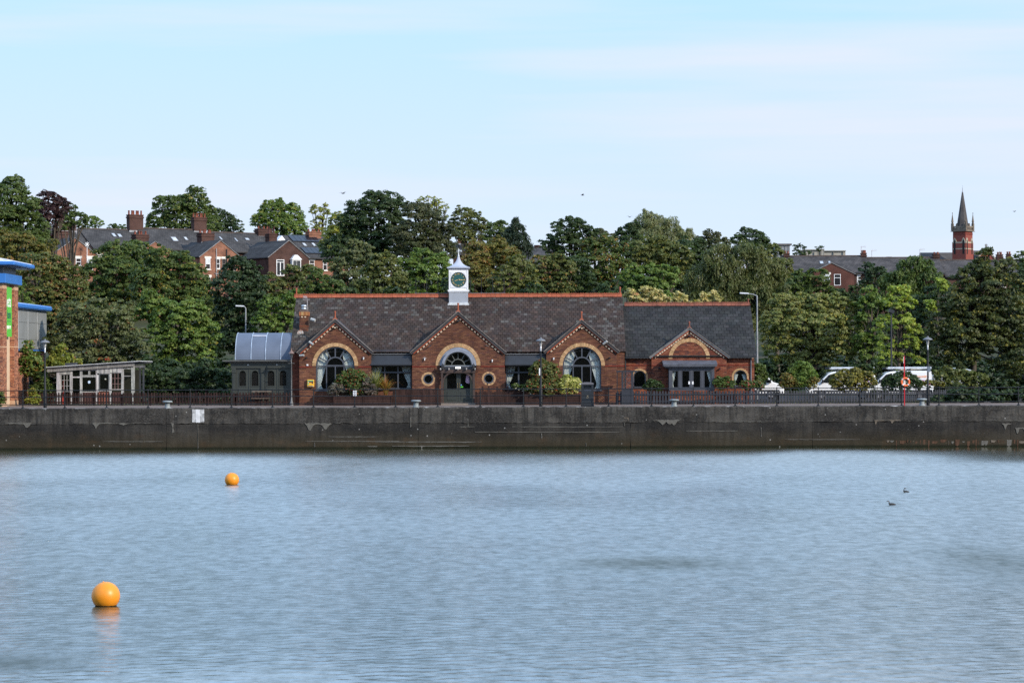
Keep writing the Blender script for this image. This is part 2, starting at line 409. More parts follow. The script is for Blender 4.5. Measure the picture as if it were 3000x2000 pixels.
def quads_mesh(name, co, quads, smooth=False):
    me = bpy.data.meshes.new(name); me.vertices.add(len(co)); me.vertices.foreach_set('co', co.astype(np.float32).ravel())
    nq = len(quads); k = quads.shape[1]; me.loops.add(nq * k); me.loops.foreach_set('vertex_index', quads.astype(np.int32).ravel())
    me.polygons.add(nq); me.polygons.foreach_set('loop_start', np.arange(0, nq * k, k, dtype=np.int32))
    if smooth: me.polygons.foreach_set('use_smooth', np.ones(nq, dtype=bool))
    me.update(calc_edges=True); return me
me = quads_mesh('water', co, quads, True)
aw = me.attributes.new('wind', 'FLOAT', 'POINT'); aw.data.foreach_set('value', wv.astype(np.float32))
aw = me.attributes.new('blur', 'FLOAT', 'POINT'); aw.data.foreach_set('value', rv.astype(np.float32))
o = link('water', me, water_material()); tag(o, kind='structure')

# ================================================================ QUAY WALL
def quay_material(name, top):
    m = bpy.data.materials.new(name); m.use_nodes = True
    n, l = m.node_tree.nodes, m.node_tree.links
    b = n['Principled BSDF']; b.inputs['Roughness'].default_value = 0.9; b.inputs['Specular IOR Level'].default_value = 0.12
    geo = n.new('ShaderNodeNewGeometry'); sep = n.new('ShaderNodeSeparateXYZ'); l.new(geo.outputs['Position'], sep.inputs[0])
    def noise(s, scale, detail=5, rough=0.6):
        mp = n.new('ShaderNodeMapping'); mp.inputs['Scale'].default_value = s; l.new(geo.outputs['Position'], mp.inputs['Vector'])
        t = n.new('ShaderNodeTexNoise'); t.inputs['Scale'].default_value = scale; t.inputs['Detail'].default_value = detail; t.inputs['Roughness'].default_value = rough
        l.new(mp.outputs[0], t.inputs['Vector']); return t.outputs['Fac']
    def ramp(f, a, b_, c0, c1):
        r = n.new('ShaderNodeValToRGB'); l.new(f, r.inputs[0]); e = r.color_ramp.elements
        e[0].position = a; e[0].color = (*c0, 1); e[1].position = b_; e[1].color = (*c1, 1); return r.outputs[0]
    def mix(fac, a, b_, mode='MIX'):
        q = n.new('ShaderNodeMix'); q.data_type = 'RGBA'; q.blend_type = mode
        if isinstance(fac, float): q.inputs['Factor'].default_value = fac
        else: l.new(fac, q.inputs['Factor'])
        for i, x in ((6, a), (7, b_)):
            if isinstance(x, tuple): q.inputs[i].default_value = (*x, 1)
            else: l.new(x, q.inputs[i])
        return q.outputs[2]
    def rng(f, a, b_, c=0.0, d=1.0):
        r = n.new('ShaderNodeMapRange'); l.new(f, r.inputs['Value'])
        for k, x in (('From Min', a), ('From Max', b_), ('To Min', c), ('To Max', d)): r.inputs[k].default_value = x
        return r.outputs[0]
    big = noise((0.35, 1, 0.9), 0.8); fine = noise((1, 1, 1.4), 9.0, 6, 0.7); streak = noise((3.0, 1, 0.25), 1.2, 5, 0.65)
    c0, c1 = ((0.020, 0.018, 0.017), (0.082, 0.075, 0.066)) if top else ((0.014, 0.013, 0.013), (0.054, 0.049, 0.043))
    c = ramp(big, 0.41, 0.62, c0, c1)
    c = mix(rng(fine, 0.42, 0.72, 0, 0.7), c, (0.115, 0.11, 0.10) if top else (0.052, 0.05, 0.046))
    c = mix(rng(streak, 0.47, 0.62, 0, 0.75), c, (0.022, 0.021, 0.020))
    c = mix(rng(noise((0.6, 1, 1.5), 2.3, 6, 0.75), 0.52, 0.66, 0, 0.7), c, (0.018, 0.018, 0.018))
    c = mix(rng(noise((1, 1, 1), 16.0, 3, 0.6), 0.62, 0.70, 0, 0.6 if top else 0.3), c, (0.17, 0.14, 0.115))
    if not top:
        c = mix(rng(sep.outputs['Z'], 1.1, 0.25, 0, 0.55), c, (0.048, 0.037, 0.018))      # brown weed towards the waterline
        c = mix(rng(sep.outputs['Z'], 0.16, 0.05, 0, 0.9), c, (0.012, 0.014, 0.008))
        ox = mix(rng(noise((0.9, 1, 1.6), 1.0, 3), 0.55, 0.7, 0, 0.6), c, (0.10, 0.058, 0.03)); c = mix(rng(sep.outputs['Z'], 1.3, 0.5, 0, 0.4), c, ox)
    vo = n.new('ShaderNodeTexVoronoi'); vo.inputs['Scale'].default_value = 2.1; l.new(geo.outputs['Position'], vo.inputs['Vector'])
    spot = rng(vo.outputs['Distance'], 0.10, 0.07, 0, 0.75)
    pick = rng(noise((0.5, 0.5, 0.5), 1.0, 2), 0.52, 0.56, 0, 1)
    q = n.new('ShaderNodeMath'); q.operation = 'MULTIPLY'; l.new(spot, q.inputs[0]); l.new(pick, q.inputs[1])
    c = mix(q.outputs[0], c, (0.33, 0.32, 0.30))
    l.new(c, b.inputs['Base Color'])
    bp = n.new('ShaderNodeBump'); bp.inputs['Strength'].default_value = 0.7; bp.inputs['Distance'].default_value = 0.05
    l.new(fine, bp.inputs['Height']); l.new(bp.outputs[0], b.inputs['Normal'])
    return m
M_qt, M_qb = quay_material('quay_concrete_top', True), quay_material('quay_concrete_base', False)
quay = thing('quay_wall', 'long stained dark concrete quay wall rising from the water', 'wall', (0, QY, 0))
ZL = Z(1500, 1238, QY)
def ragged_slab(x0, x1, z0, z1, y, step, amp_top, amp_y, thick):
    """one concrete face whose top and front are slightly uneven"""
    nx = int((x1 - x0) / step); zs = [z0, z0 + 0.3 * (z1 - z0), z0 + 0.66 * (z1 - z0), z1 - 0.05, z1]
    vv, ff = [], []
    for k, z in enumerate(zs):
        for i in range(nx + 1):
            x = x0 + (x1 - x0) * i / nx
            yy = y + NP.normal(0, amp_y) + (0.045 if k == len(zs) - 1 else 0)
            vv.append((x, yy, z + (NP.normal(0, amp_top) if k == len(zs) - 1 else NP.normal(0, amp_top) * 1.5 if k == 0 else 0)))
    for i in range(nx + 1):
        vv.append((x0 + (x1 - x0) * i / nx, y + thick, vv[4 * (nx + 1) + i][2]))
    for k in range(len(zs)):
        for i in range(nx):
            a = k * (nx + 1) + i; ff.append((a, a + 1, a + nx + 2, a + nx + 1))
    return vv, ff
joints = [-60] + [X(u, 1200, QY) for u in (-420, 27, 488, 952, 1226, 1716, 2180, 2640, 3100, 3500)] + [60]
for a, b in zip(joints[:-1], joints[1:]):
    mb = MB(); mb.add(*ragged_slab(a + 0.004, b - 0.004, ZL, QZ + 0.004, QY - 0.022, 0.22, 0.010, 0.012, 0.55)); mb.build('coping_block', M_qt, quay)
j2 = [-60] + [X(u, 1200, QY) for u in (-200, 488, 1226, 1848, 2380, 2960, 3400)] + [60]
for a, b in zip(j2[:-1], j2[1:]):
    mb = MB(); mb.add(*ragged_slab(a + 0.005, b - 0.005, -0.6, ZL, QY - 0.012, 0.3, 0.03, 0.012, 0.5)); mb.build('wall_section', M_qb, quay)
mb = MB(); mb.box(-60, 60, QY + 0.12, QY + 0.5, -0.6, QZ - 0.05); mb.build('backing', mat('joint_dark', (0.02, 0.02, 0.02), 0.95), quay)
M_lime = mat('lime_crust', (0.17, 0.162, 0.142), 0.85, noise=0.5, scale=7, bump=0.4, c2=(0.08, 0.075, 0.066))
M_spall = mat('spalled_concrete', (0.14, 0.115, 0.09), 0.9, noise=0.4, scale=5, bump=0.5)
M_rust = mat('rust_streak', (0.085, 0.048, 0.031), 0.9, noise=0.45, scale=4, stretch=(2, 1, 0.6))
def ragged_patch(u0, u1, v0, v1, m, name, drips=2, y=QY - 0.045, n=14, thin=False):
    rs = random.Random(int(u0 * 7 + v0)); pts = []
    for i in range(n + 1):
        t = i / n; pts.append((u0 + (u1 - u0) * t, v0 + rs.uniform(-1, 1) * (0.5 if thin else 1.2)))
    dr = [rs.random() for _ in range(drips)]
    for i in range(n, -1, -1):
        t = i / n
        d = 0.12 + max([math.exp(-((t - q) * 9) ** 2) for q in dr] + [0]) * 0.88 if not thin else rs.uniform(0.3, 1)
        taper = min(1, t * 6, (1 - t) * 6)
        pts.append((u0 + (u1 - u0) * t, v0 + 0.8 + (v1 - v0) * d * (0.3 + 0.7 * taper) * rs.uniform(0.75, 1.1)))
    P = [(X(u, v, y), Z(u, v, y)) for u, v in pts]
    b_ = MB(); b_.prism(P, y, y + 0.035); return b_.build(name, m, quay)
for a in ((19, 91, 1238, 1258, 2), (271, 338, 1238, 1257, 1), (340, 440, 1239, 1244, 1), (893, 972, 1239, 1262, 2), (980, 998, 1239, 1242, 1),
          (1827, 1842, 1222, 1238, 1), (1913, 1991, 1229, 1246, 3), (2562, 2590, 1230, 1248, 1), (2604, 2640, 1229, 1241, 1), (2935, 2962, 1240, 1262, 1), (2974, 3010, 1252, 1272, 2)):
    ragged_patch(a[0], a[1], a[2], a[3], M_lime if (a[0] % 3) else M_spall, 'spalled_patch', a[4])
for u0, u1, v in ((1100, 1411, 1293), (1148, 1375, 1305), (1077, 1106, 1306), (962, 1110, 1278), (1391, 1815, 1264.5), (1500, 1825, 1249), (2106, 2250, 1234), (2560, 2640, 1229),
                  (300, 480, 1292), (2910, 3010, 1231), (893, 1170, 1291.5), (2010, 2160, 1261), (1345, 1391, 1249), (2300, 2520, 1286)):
    ragged_patch(u0, u1, v, v + (2.6 if v in (1305, 1293, 1306) else 1.3), M_lime, 'lime_line', 0, thin=True, n=18, y=QY - 0.035)
for u, v0, v1, w in ((1203, 1222, 1252, 2.2), (1371, 1225, 1250, 1.8), (1587, 1268, 1285, 2.5), (922, 1296, 1310, 1.5), (506, 1238, 1268, 5), (1829, 1236, 1248, 1.5), (2230, 1250, 1280, 1.5), (580, 1242, 1314, 1.2), (1717, 1296, 1308, 1.5), (805, 1210, 1225, 1.5)):
    P = [(X(uu, vv_, QY - 0.045), Z(uu, vv_, QY - 0.045)) for uu, vv_ in ((u - w, v0), (u + w * 0.6, v0 + 2), (u + w * 0.3, (v0 + v1) / 2), (u + w, v1 - 3), (u - w * 0.5, v1), (u - w * 0.2, (v0 + v1) / 2))]
    b_ = MB(); b_.prism(P[::-1], QY - 0.045, QY - 0.01); b_.build('lime_run', M_lime, quay)
u = 2598
while u < 3008:                                    # the crumbling band above the water at the far end
    w = random.choice((2, 4, 7, 12, 17)) * random.uniform(0.7, 1.2); v0 = 1287 + random.uniform(-0.5, 6); v1 = 1305 + random.uniform(-10, 4)
    y = QY - 0.03
    P = [(X(a, c, y), Z(a, c, y)) for a, c in ((u, v0), (u, v1 - 2), (u + w * 0.5, v1), (u + w * 0.85, v1 - 4), (u + w, v0))]
    b_ = MB(); b_.prism(P, y, y + 0.03); b_.build('rust_run', random.choice([M_rust, M_rust, M_rust, M_lime, M_spall, M_spall]), quay); u += w + random.uniform(1, 9)
# the white painted mark and its run
y = QY - 0.055
mb = MB(); mb.box(X(563, 1200, y), X(598, 1200, y), y, y + 0.03, Z(580, 1236, y), Z(580, 1198.5, y)); mb.build('painted_mark', mat('old_white_paint', (0.42, 0.42, 0.42), 0.7, noise=0.45, scale=5, fine=0.25, fscale=25), quay)
mb = MB(); mb.box(X(574, 1200, y), X(586, 1200, y), y - 0.006, y + 0.01, Z(580, 1237, y), Z(580, 1199, y)); mb.build('painted_stripe', mat('white_paint', (0.68, 0.68, 0.69), 0.6, noise=0.15, scale=5), quay)

# ================================================================ GROUND
M_pave = mat('promenade_paving', (0.17, 0.132, 0.112), 0.9, noise=0.25, scale=1.2, fine=0.2, fscale=14, bump=0.3)
mb = MB(); mb.add([(-300, QY + 0.5, QZ), (300, QY + 0.5, QZ), (300, 166, QZ), (-300, 166, QZ)], [(0, 1, 2, 3)])
tag(mb.build('promenade', M_pave), kind='structure')
M_kerb = mat('kerb_stone', (0.33, 0.31, 0.28), 0.85, noise=0.3, scale=3)
def ground_z(x, y):
    ys = [(166, QZ), (190, QZ + 0.1), (215, 4.0), (260, 7.6), (300, 10.4), (330, 12.0), (450, 18), (800, 31), (1500, 42), (5000, 42)]
    if y <= 166: return QZ
    for (a, za), (b_, zb) in zip(ys[:-1], ys[1:]):
        if y <= b_: return za + (zb - za) * (y - a) / (b_ - a)
    return 42
yl = [165.9, 172, 180, 190, 205, 215, 230, 245, 260, 280, 300, 315, 330, 360, 400, 450, 550, 700, 800, 1000, 1500, 3000]
xl = [-1500, -600, -300, -150, -100, -75, -50, -25, 0, 25, 50, 75, 100, 150, 300, 600, 1500]
vv = [(x, y, ground_z(x, y) - 0.012 + (random.uniform(-0.25, 0.25) if y > 185 else 0)) for y in yl for x in xl]; nx = len(xl)
ff = [(j * nx + i, j * nx + i + 1, (j + 1) * nx + i + 1, (j + 1) * nx + i) for j in range(len(yl) - 1) for i in range(nx - 1)]
mb = MB(); mb.smooth = True; mb.add(vv, ff)
tag(mb.build('hillside', mat('hill_grass', (0.045, 0.055, 0.02), 0.95, noise=0.4, scale=0.4, c2=(0.05, 0.042, 0.026), bump=0.4, bscale=3)), kind='structure')
mb = MB(); mb.box(15, 60, 163.4, 165.8, QZ + 0.004, QZ + 0.02); mb.box(15, 60, 165.8, 186, QZ + 0.004, QZ + 0.14)
tag(mb.build('car_park', mat('asphalt', (0.05, 0.05, 0.05), 0.9, noise=0.2, scale=2)), kind='structure')
vv = [(x, y, (-0.6 if y > -12 else 2.0 + (-12 - y) * 0.22 if y > -150 else 32.4) + random.uniform(-0.3, 0.3)) for y in (-260, -150, -110, -80, -55, -35, -20, -12.5, -11) for x in range(-500, 501, 50)]
mb = MB(); mb.smooth = True; mb.add(vv, [(j * 21 + i, j * 21 + i + 1, j * 21 + i + 22, j * 21 + i + 21) for j in range(8) for i in range(20)]); tag(mb.build('unseen_near_bank', MATS['hill_grass']), kind='structure')  # unseen bank behind the camera, added so window panes reflect dark ground
def blades(name, strips, n, m, cols, h=(0.05, 0.16), w=0.02, label=None):
    V, C = [], []
    tot = sum((b_ - a) for a, b_, _, _ in strips)
    vs_, fs_, cs_ = [], [], []
    for a, b_, y0, y1 in strips:
        for _ in range(int(n * (b_ - a) / tot)):
            x, y = random.uniform(a, b_), random.uniform(y0, y1); hh = random.uniform(*h); t = random.uniform(0, 6.28); lx, ly = random.gauss(0, hh * 0.35), random.gauss(0, hh * 0.35)
            i = len(vs_); dx, dy = math.cos(t) * w, math.sin(t) * w; z = ground_z(x, y)
            vs_ += [(x - dx, y - dy, z), (x + dx, y + dy, z), (x + lx, y + ly, z + hh)]; fs_.append((i, i + 1, i + 2)); cs_.append(jit(random.choice(cols), 0.3))
    me = bpy.data.meshes.new(name); me.from_pydata(vs_, [], fs_)
    a_ = me.attributes.new('Col', 'FLOAT_COLOR', 'FACE'); a_.data.foreach_set('color', np.array([(*c, 1) for c in cs_], dtype=np.float32).ravel())
    me.materials.append(m); o_ = link(name, me, None); tag(o_, label, 'grass', kind='stuff'); return o_
M_grass = leaf_mat('grass_blades', 0.3, 0.7)
blades('grass', [(X(110, 1185, 161.4), X(860, 1185, 161.4), 160.9, 161.7), (X(1800, 1185, 161), X(2800, 1185, 161), 160.2, 161.3)], 9000, M_grass,
       [(0.09, 0.10, 0.03), (0.14, 0.14, 0.04), (0.06, 0.08, 0.02), (0.17, 0.15, 0.07)], label='thin strip of grass along the foot of the picket fences')

# ================================================================ QUAY RAILING
M_rail = mat('black_iron', (0.008, 0.009, 0.011), 0.5, noise=0.25, scale=8, spec=0.3)
M_railw = mat('worn_iron', (0.16, 0.16, 0.16), 0.5)
RY = QY + 0.55
rail = thing('railing', 'long black iron railing of posts and three rails along the quay edge', 'railing', (0, RY, QZ))
us = [-300, -178, -56, 67, 190, 312.5, 434, 557, 678, 798.5, 918.6, 1039, 1159, 1282.5, 1407, 1533.5, 1658.5, 1783, 1908.7, 2031.8, 2154, 2276, 2397, 2519.4, 2641.5, 2751, 2868, 2984, 3105, 3225]
def post_mesh():
    b_ = MB(); b_.tube((0, 0, 0), (0, 0, 1.075), 0.034, 0.03, 10); b_.lathe((0, 0, 0), [(0.12, 0), (0.12, 0.02), (0.07, 0.045), (0.05, 0.09)], 12)
    for z in (0.22, 0.66, 1.05): b_.lathe((0, 0, z - 0.035), [(0.03, 0), (0.052, 0.02), (0.052, 0.05), (0.03, 0.07)], 10)
    b_.lathe((0, 0, 1.07), [(0.03, 0), (0.038, 0.02), (0.02, 0.05), (0.004, 0.06)], 10)
    return b_.mesh('post', M_rail)
pm = post_mesh()
for i, u in enumerate(us):
    x = X(u, 1190, RY); o = link('post', pm, None, rail); o.location = (x, 0, 0); o.rotation_euler = (random.uniform(-0.012, 0.012), random.uniform(-0.012, 0.012), random.random())
xa, xb = X(us[0], 1190, RY), X(us[-1], 1190, RY)
for z in (0.22, 0.66, 1.05):
    b_ = MB()
    xs = [X(u, 1190, RY) for u in us]
    for a, c in zip(xs[:-1], xs[1:]): b_.tube((a, RY, QZ + z + random.uniform(-0.006, 0.006)), (c, RY, QZ + z + random.uniform(-0.006, 0.006)), 0.024, n=8)
    b_.build('rail', M_rail, rail)

# ================================================================ BOLLARDS
M_boll = mat('grey_painted_iron', (0.22, 0.245, 0.25), 0.55, noise=0.25, scale=7, bump=0.2)
boll = thing('bollard', 'x', 'bollard', (0, 0, 0), 'mushroom bollards on the quay edge')
b_ = MB(); b_.lathe((0, 0, 0), [(0.19, 0), (0.19, 0.03), (0.16, 0.06), (0.145, 0.14), (0.145, 0.27), (0.17, 0.32)], 20); b_.build('stem', M_boll, boll)
b_ = MB(); b_.lathe((0, 0, 0.31), [(0.17, 0), (0.28, 0.015), (0.3, 0.05), (0.295, 0.085), (0.24, 0.11), (0.1, 0.12)], 24); b_.build('cap', M_boll, boll)
remember(boll)
for k, (u, lab) in enumerate(((491, 'grey mushroom bollard beside the white painted mark on the quay'), (1219, 'grey mushroom bollard in front of the pub, left of its entrance doors'),
                              (1975, 'grey mushroom bollard in front of the slate roofed extension'), (2701, 'grey mushroom bollard beside the lamp post near the orange life ring'))):
    o = boll if k == 0 else copy_thing(boll)
    o.location = (X(u, 1195, QY + 0.32), QY + 0.3, QZ + 0.004); ORG[o.name] = Vector(o.location); o['label'] = lab
# ================================================================ BRICKWORK HELPERS
def inside_intervals(z, loops):
    """x intervals at height z inside the polygon loops (even-odd)"""
    xs = []
    for L in loops:
        n = len(L)
        for i in range(n):
            (x0, z0), (x1, z1) = L[i], L[(i + 1) % n]
            if (z0 <= z < z1) or (z1 <= z < z0): xs.append(x0 + (x1 - x0) * (z - z0) / (z1 - z0))
    xs.sort(); return list(zip(xs[::2], xs[1::2]))
def brick_face(mb, loops, y, cols, bl=0.225, bh=0.068, j=0.009, proud=0.008, flip=False):
    """bricks laid in stretcher bond over a shape in the XZ plane, every brick a block of its own, front at y - proud"""
    zs = [p[1] for p in loops[0]]; z = min(zs) + 0.002; row = 0
    while z + bh < max(zs) + 0.03:
        for (a, b_) in inside_intervals(z + bh / 2, loops):
            x = math.floor(a / (bl + j)) * (bl + j) + (0.5 * (bl + j) if row % 2 else 0) - (bl + j)
            while x < b_:
                x0, x1 = max(x, a), min(x + bl, b_)
                if x1 - x0 > 0.03:
                    p = proud + random.uniform(-0.003, 0.003); mb.color(jit(random.choice(cols), 0.22))
                    mb.add([(x0, y - p, z), (x1, y - p, z), (x1, y - p, z + bh), (x0, y - p, z + bh), (x0, y + 0.01, z), (x1, y + 0.01, z), (x1, y + 0.01, z + bh), (x0, y + 0.01, z + bh)],
                           [(0, 1, 2, 3), (1, 5, 6, 2), (4, 0, 3, 7), (3, 2, 6, 7), (0, 4, 5, 1)])
                x += bl + j
        z += bh + j; row += 1
    return mb
def rect(x0, x1, z0, z1): return [(x0, z0), (x1, z0), (x1, z1), (x0, z1)]
def arch_loop(cx, zs, r, zb, n=20):
    """opening with a round head: springing height zs, radius r, foot zb"""
    return [(cx - r, zb), (cx + r, zb)] + [(cx + r * math.cos(math.pi * i / n), zs + r * math.sin(math.pi * i / n)) for i in range(n + 1)]
def circle_loop(cx, cz, r, n=28): return [(cx + r * math.cos(2 * math.pi * i / n), cz + r * math.sin(2 * math.pi * i / n)) for i in range(n)]
M_brick = mat('pub_brick', src='attr', rough=0.85, noise=0.22, scale=0.9, fine=0.18, fscale=18, bump=0.25, bscale=60)
M_mortar = mat('brick_mortar', (0.10, 0.062, 0.048), 0.95, noise=0.3, scale=2)
M_mortar2 = mat('pale_mortar', (0.26, 0.17, 0.13), 0.95, noise=0.3, scale=2)
M_ybrick = mat('buff_brick', src='obj', rough=0.8, noise=0.12, scale=4, fine=0.15, fscale=25, bump=0.2)
M_slate_s = mat('roof_slates', src='attr', rough=0.82, noise=0.22, scale=1.1, fine=0.16, fscale=12, bump=0.25, bscale=30)
M_slate_o = mat('roof_slate', src='obj', rough=0.82, noise=0.22, scale=1.1, fine=0.16, fscale=12, bump=0.25, bscale=30)
M_under = mat('roof_underlay', (0.025, 0.023, 0.023), 0.9)
M_tc = mat('terracotta', (0.31, 0.078, 0.034), 0.75, noise=0.25, scale=3, fine=0.12, fscale=20)
M_tcd = mat('weathered_terracotta', (0.19, 0.058, 0.034), 0.75, noise=0.4, scale=2.5, fine=0.2, fscale=20)
M_redl = mat('red_moulding', (0.17, 0.03, 0.02), 0.8, noise=0.2)
M_grey = mat('grey_window_paint', (0.060, 0.066, 0.082), 0.45, noise=0.12)
M_lead = mat('lead_sheet', (0.22, 0.24, 0.29), 0.5, noise=0.2, scale=3)
M_dark = mat('black_paint', (0.018, 0.02, 0.024), 0.45, noise=0.2)
M_olive = mat('dark_olive_paint', (0.045, 0.05, 0.042), 0.5, noise=0.15)
M_cream = mat('cream_block', (0.60, 0.46, 0.33), 0.8, noise=0.2, scale=6)
M_white = mat('white_render', (0.78, 0.78, 0.79), 0.6, noise=0.08)
M_curt = mat('curtain_cloth', (0.80, 0.82, 0.78), 0.9, noise=0.1, scale=5)
M_glass = glass_mat('dark_window_glass', through=0.88)
M_glass2 = glass_mat('house_window_glass', (0.02, 0.025, 0.03), through=0.3)
COL_MAIN = [(c[0] * 0.76, c[1] * 0.84, c[2] * 0.84) for c in [(0.190, 0.075, 0.046), (0.172, 0.066, 0.042), (0.205, 0.082, 0.048), (0.155, 0.060, 0.041), (0.215, 0.090, 0.052), (0.135, 0.056, 0.042)]]
COL_WING = [(c[0] * 0.80, c[1] * 0.87, c[2] * 0.87) for c in [(0.25, 0.074, 0.042), (0.215, 0.062, 0.038), (0.27, 0.083, 0.046), (0.19, 0.057, 0.037), (0.12, 0.047, 0.038), (0.28, 0.10, 0.06)]]

YG = 158.5          # front of the gables
YR = 159.1          # recessed walls between them
YE, ZE = 158.95, Z(1150, 1030, 158.95)          # eaves line
YRI, ZRI = 163.4, Z(1343, 870, 163.4)           # ridge
pub = thing('pub', 'long red brick pub with three gables, slate roof and white clock tower', 'pub', (X(1343, 1186, YG), YG, QZ))
def stack_into(mb, name, m, parent, kind=None, bevel=0.0):
    o_ = mb.build(name, m, parent, bevel)
    if kind: o_['kind'] = kind
    return o_

# ---- walls with openings, bricks, arches
class Gable:
    def __init__(g, uc, uL, uR, vapex, vfoot, Y, uxL, uxR):
        g.Y = Y; g.xc = X(uc, 1000, Y); g.xl = X(uL, 1100, Y); g.xr = X(uR, 1100, Y)
        g.za = Z(uc, vapex, Y); g.zf = Z(uc, vfoot, Y); g.zb = QZ
        g.ol = g.xc - X(uxL, 1028, Y); g.orr = X(uxR, 1028, Y) - g.xc
        g.half = (g.ol + g.orr) / 2; g.slope = (g.za - g.zf) / g.half
    def wall_loop(g):
        zt = g.za - 0.25
        return [(g.xl, g.zb), (g.xr, g.zb), (g.xr, min(g.zf, g.za - g.slope * (g.xr - g.xc)) + 0.0), (g.xc, zt), (g.xl, min(g.zf, g.za - g.slope * (g.xc - g.xl)))]
G1 = Gable(982, 877, 1087.3, 935, 1029, YG, 874.5, 1090)
G2 = Gable(1342.3, 1207.8, 1479, 913, 1029, YG, 1206, 1479)
G3 = Gable(1704, 1600.7, 1807.6, 937.5, 1027, YG, 1597, 1811)
YW = 159.4
G4 = Gable(2019.6, 1909, 2128.7, 960, 1043, YW, 1906, 2133)

def verge(g, parent, m_edge, m_red, dent_cols, edge=0.24, n_d=13):
    """roof edge: slate covered band, red moulding under it and a row of cream blocks, both sides of a gable"""
    Y = g.Y; L = math.hypot(1, g.slope); ux, uz = 1 / L, -g.slope / L
    for s, half in ((-1, g.half), (1, g.half)):
        nx_, nz_ = -s * uz * -1, ux          # outward normal of this slope (up and away from the middle)
        nx_ = s * g.slope / L; nz_ = 1 / L
        A = (g.xc, g.za); B = (g.xc + s * g.half, g.za - g.slope * g.half)
        ext = 0.12; B2 = (B[0] + s * ux * ext, B[1] - g.slope / L * ext)
        def off(p, d): return (p[0] - nx_ * d, p[1] - nz_ * d)
        def top(d): return (g.xc, g.za - d * L)
        b_ = MB(); P = [top(0), B2, off(B2, edge * 0.62), top(edge * 0.62)]
        if s < 0: P = P[::-1]
        b_.prism(P, Y - 0.16, Y + 0.05); b_.build('bargeboard', m_edge, parent)
        b_ = MB(); P = [top(-0.035), (B2[0] + nx_ * 0.035, B2[1] + nz_ * 0.035), B2, top(0)]
        if s < 0: P = P[::-1]
        b_.prism(P, Y - 0.2, Y - 0.04); b_.build('verge_tile_edge', M_lightedge, parent)
        b_ = MB(); P = [top(edge * 0.62), off(B, edge * 0.62), off(B, edge * 0.62 + 0.065), top(edge * 0.62 + 0.065)]
        if s < 0: P = P[::-1]
        b_.prism(P, Y - 0.09, Y + 0.02); b_.build('red_moulding', m_red, parent)
        tot = g.half * L; k = 0; step = tot / n_d
        for k in range(n_d):
            t = (k + 0.75) * step
            if t > tot - 0.1: continue
            c = (g.xc + s * ux * t - nx_ * (edge * 0.62 + 0.065 + 0.05), g.za - g.slope / L * t - nz_ * (edge * 0.62 + 0.065 + 0.05))
            b_ = MB(); b_.obox((c[0], Y - 0.03, c[1]), (s * ux * 0.062, 0, -g.slope / L * 0.062), (0, 0.035, 0), (nx_ * 0.042, 0, nz_ * 0.042))
            b_.build('cream_block', M_cream_o, parent, color=jit(random.choice(dent_cols), 0.12))
        b_ = MB(); b_.color((0.05, 0.03, 0.025)); P = [top(edge * 0.62 + 0.065), off(B, edge * 0.62 + 0.065), off(B, edge * 0.62 + 0.165), top(edge * 0.62 + 0.165)]
        if s < 0: P = P[::-1]
        b_.prism(P, Y - 0.014, Y + 0.02); b_.build('dark_brick_course', M_brick, parent)
M_lightedge = mat('verge_mortar', (0.20, 0.175, 0.155), 0.85, noise=0.4, scale=4)
M_cream_o = mat('cream_blocks', src='obj', rough=0.8, noise=0.15, scale=8)
M_slateedge = mat('slate_verge', (0.036, 0.031, 0.031), 0.6, noise=0.25, scale=5)
DENT = [(0.58, 0.44, 0.32), (0.52, 0.38, 0.27), (0.62, 0.50, 0.38)]

def arch_bricks(cx, cz, r0, r1, Y, parent, count, a0=0.0, a1=math.pi, proud=0.03):
    for i in range(count):
        t0 = a0 + (a1 - a0) * (i + 0.07) / count; t1 = a0 + (a1 - a0) * (i + 0.93) / count
        P = [(cx + r * math.cos(t), cz + r * math.sin(t)) for r, t in ((r0, t0), (r1, t0), (r1, t1), (r0, t1))]
        b_ = MB(); p = proud + random.uniform(-0.004, 0.004); b_.prism(P, Y - p, Y + 0.04, back=False)
        b_.build('arch_brick', M_ybrick, parent, color=jit(random.choice([(0.47, 0.29, 0.145), (0.52, 0.33, 0.175), (0.40, 0.245, 0.125)]), 0.12))
    b_ = MB(); b_.ring(cx, cz, r0 + 0.005, r1 - 0.005, Y - 0.012, Y + 0.05, a0, a1, max(24, count)); b_.build('arch_mortar', M_mortar2, parent)

def curtain(x0, x1, z0, z1, Y, tie, parent, side, folds=9):
    """gathered cloth: hangs from z1, drawn in towards the wall at height tie"""
    b_ = MB(); b_.smooth = True; n = 40; rows = 14; vv = []
    for k in range(rows + 1):
        z = z1 + (z0 - z1) * k / rows
        if z > tie: w = 1.0 - 0.72 * ((z1 - z) / (z1 - tie)) ** 1.3
        else: w = 0.28 + 0.22 * ((tie - z) / max(0.01, tie - z0))
        for i in range(n + 1):
            t = i / n; ww = (x1 - x0) * w
            x = (x0 + ww * t) if side < 0 else (x1 - ww * t)
            vv.append((x, Y + 0.018 * math.sin(t * folds * 6.283) + 0.01 * math.sin(t * 23 + k), z))
    ff = [(r * (n + 1) + i, r * (n + 1) + i + 1, (r + 1) * (n + 1) + i + 1, (r + 1) * (n + 1) + i) for r in range(rows) for i in range(n)]
    b_.add(vv, ff); return b_.build('curtain', M_curt, parent)

def wall_piece(loops, Y, parent, cols, name='wall', thick=0.3, mort=None):
    b_ = MB(); b_.prism(loops[0], Y, Y + thick, loops[1:]); w = b_.build(name, mort or M_mortar, parent)
    b_ = MB(); brick_face(b_, loops, Y, cols); q = b_.build('bricks', M_brick, w); q['kind'] = 'stuff'
    return w

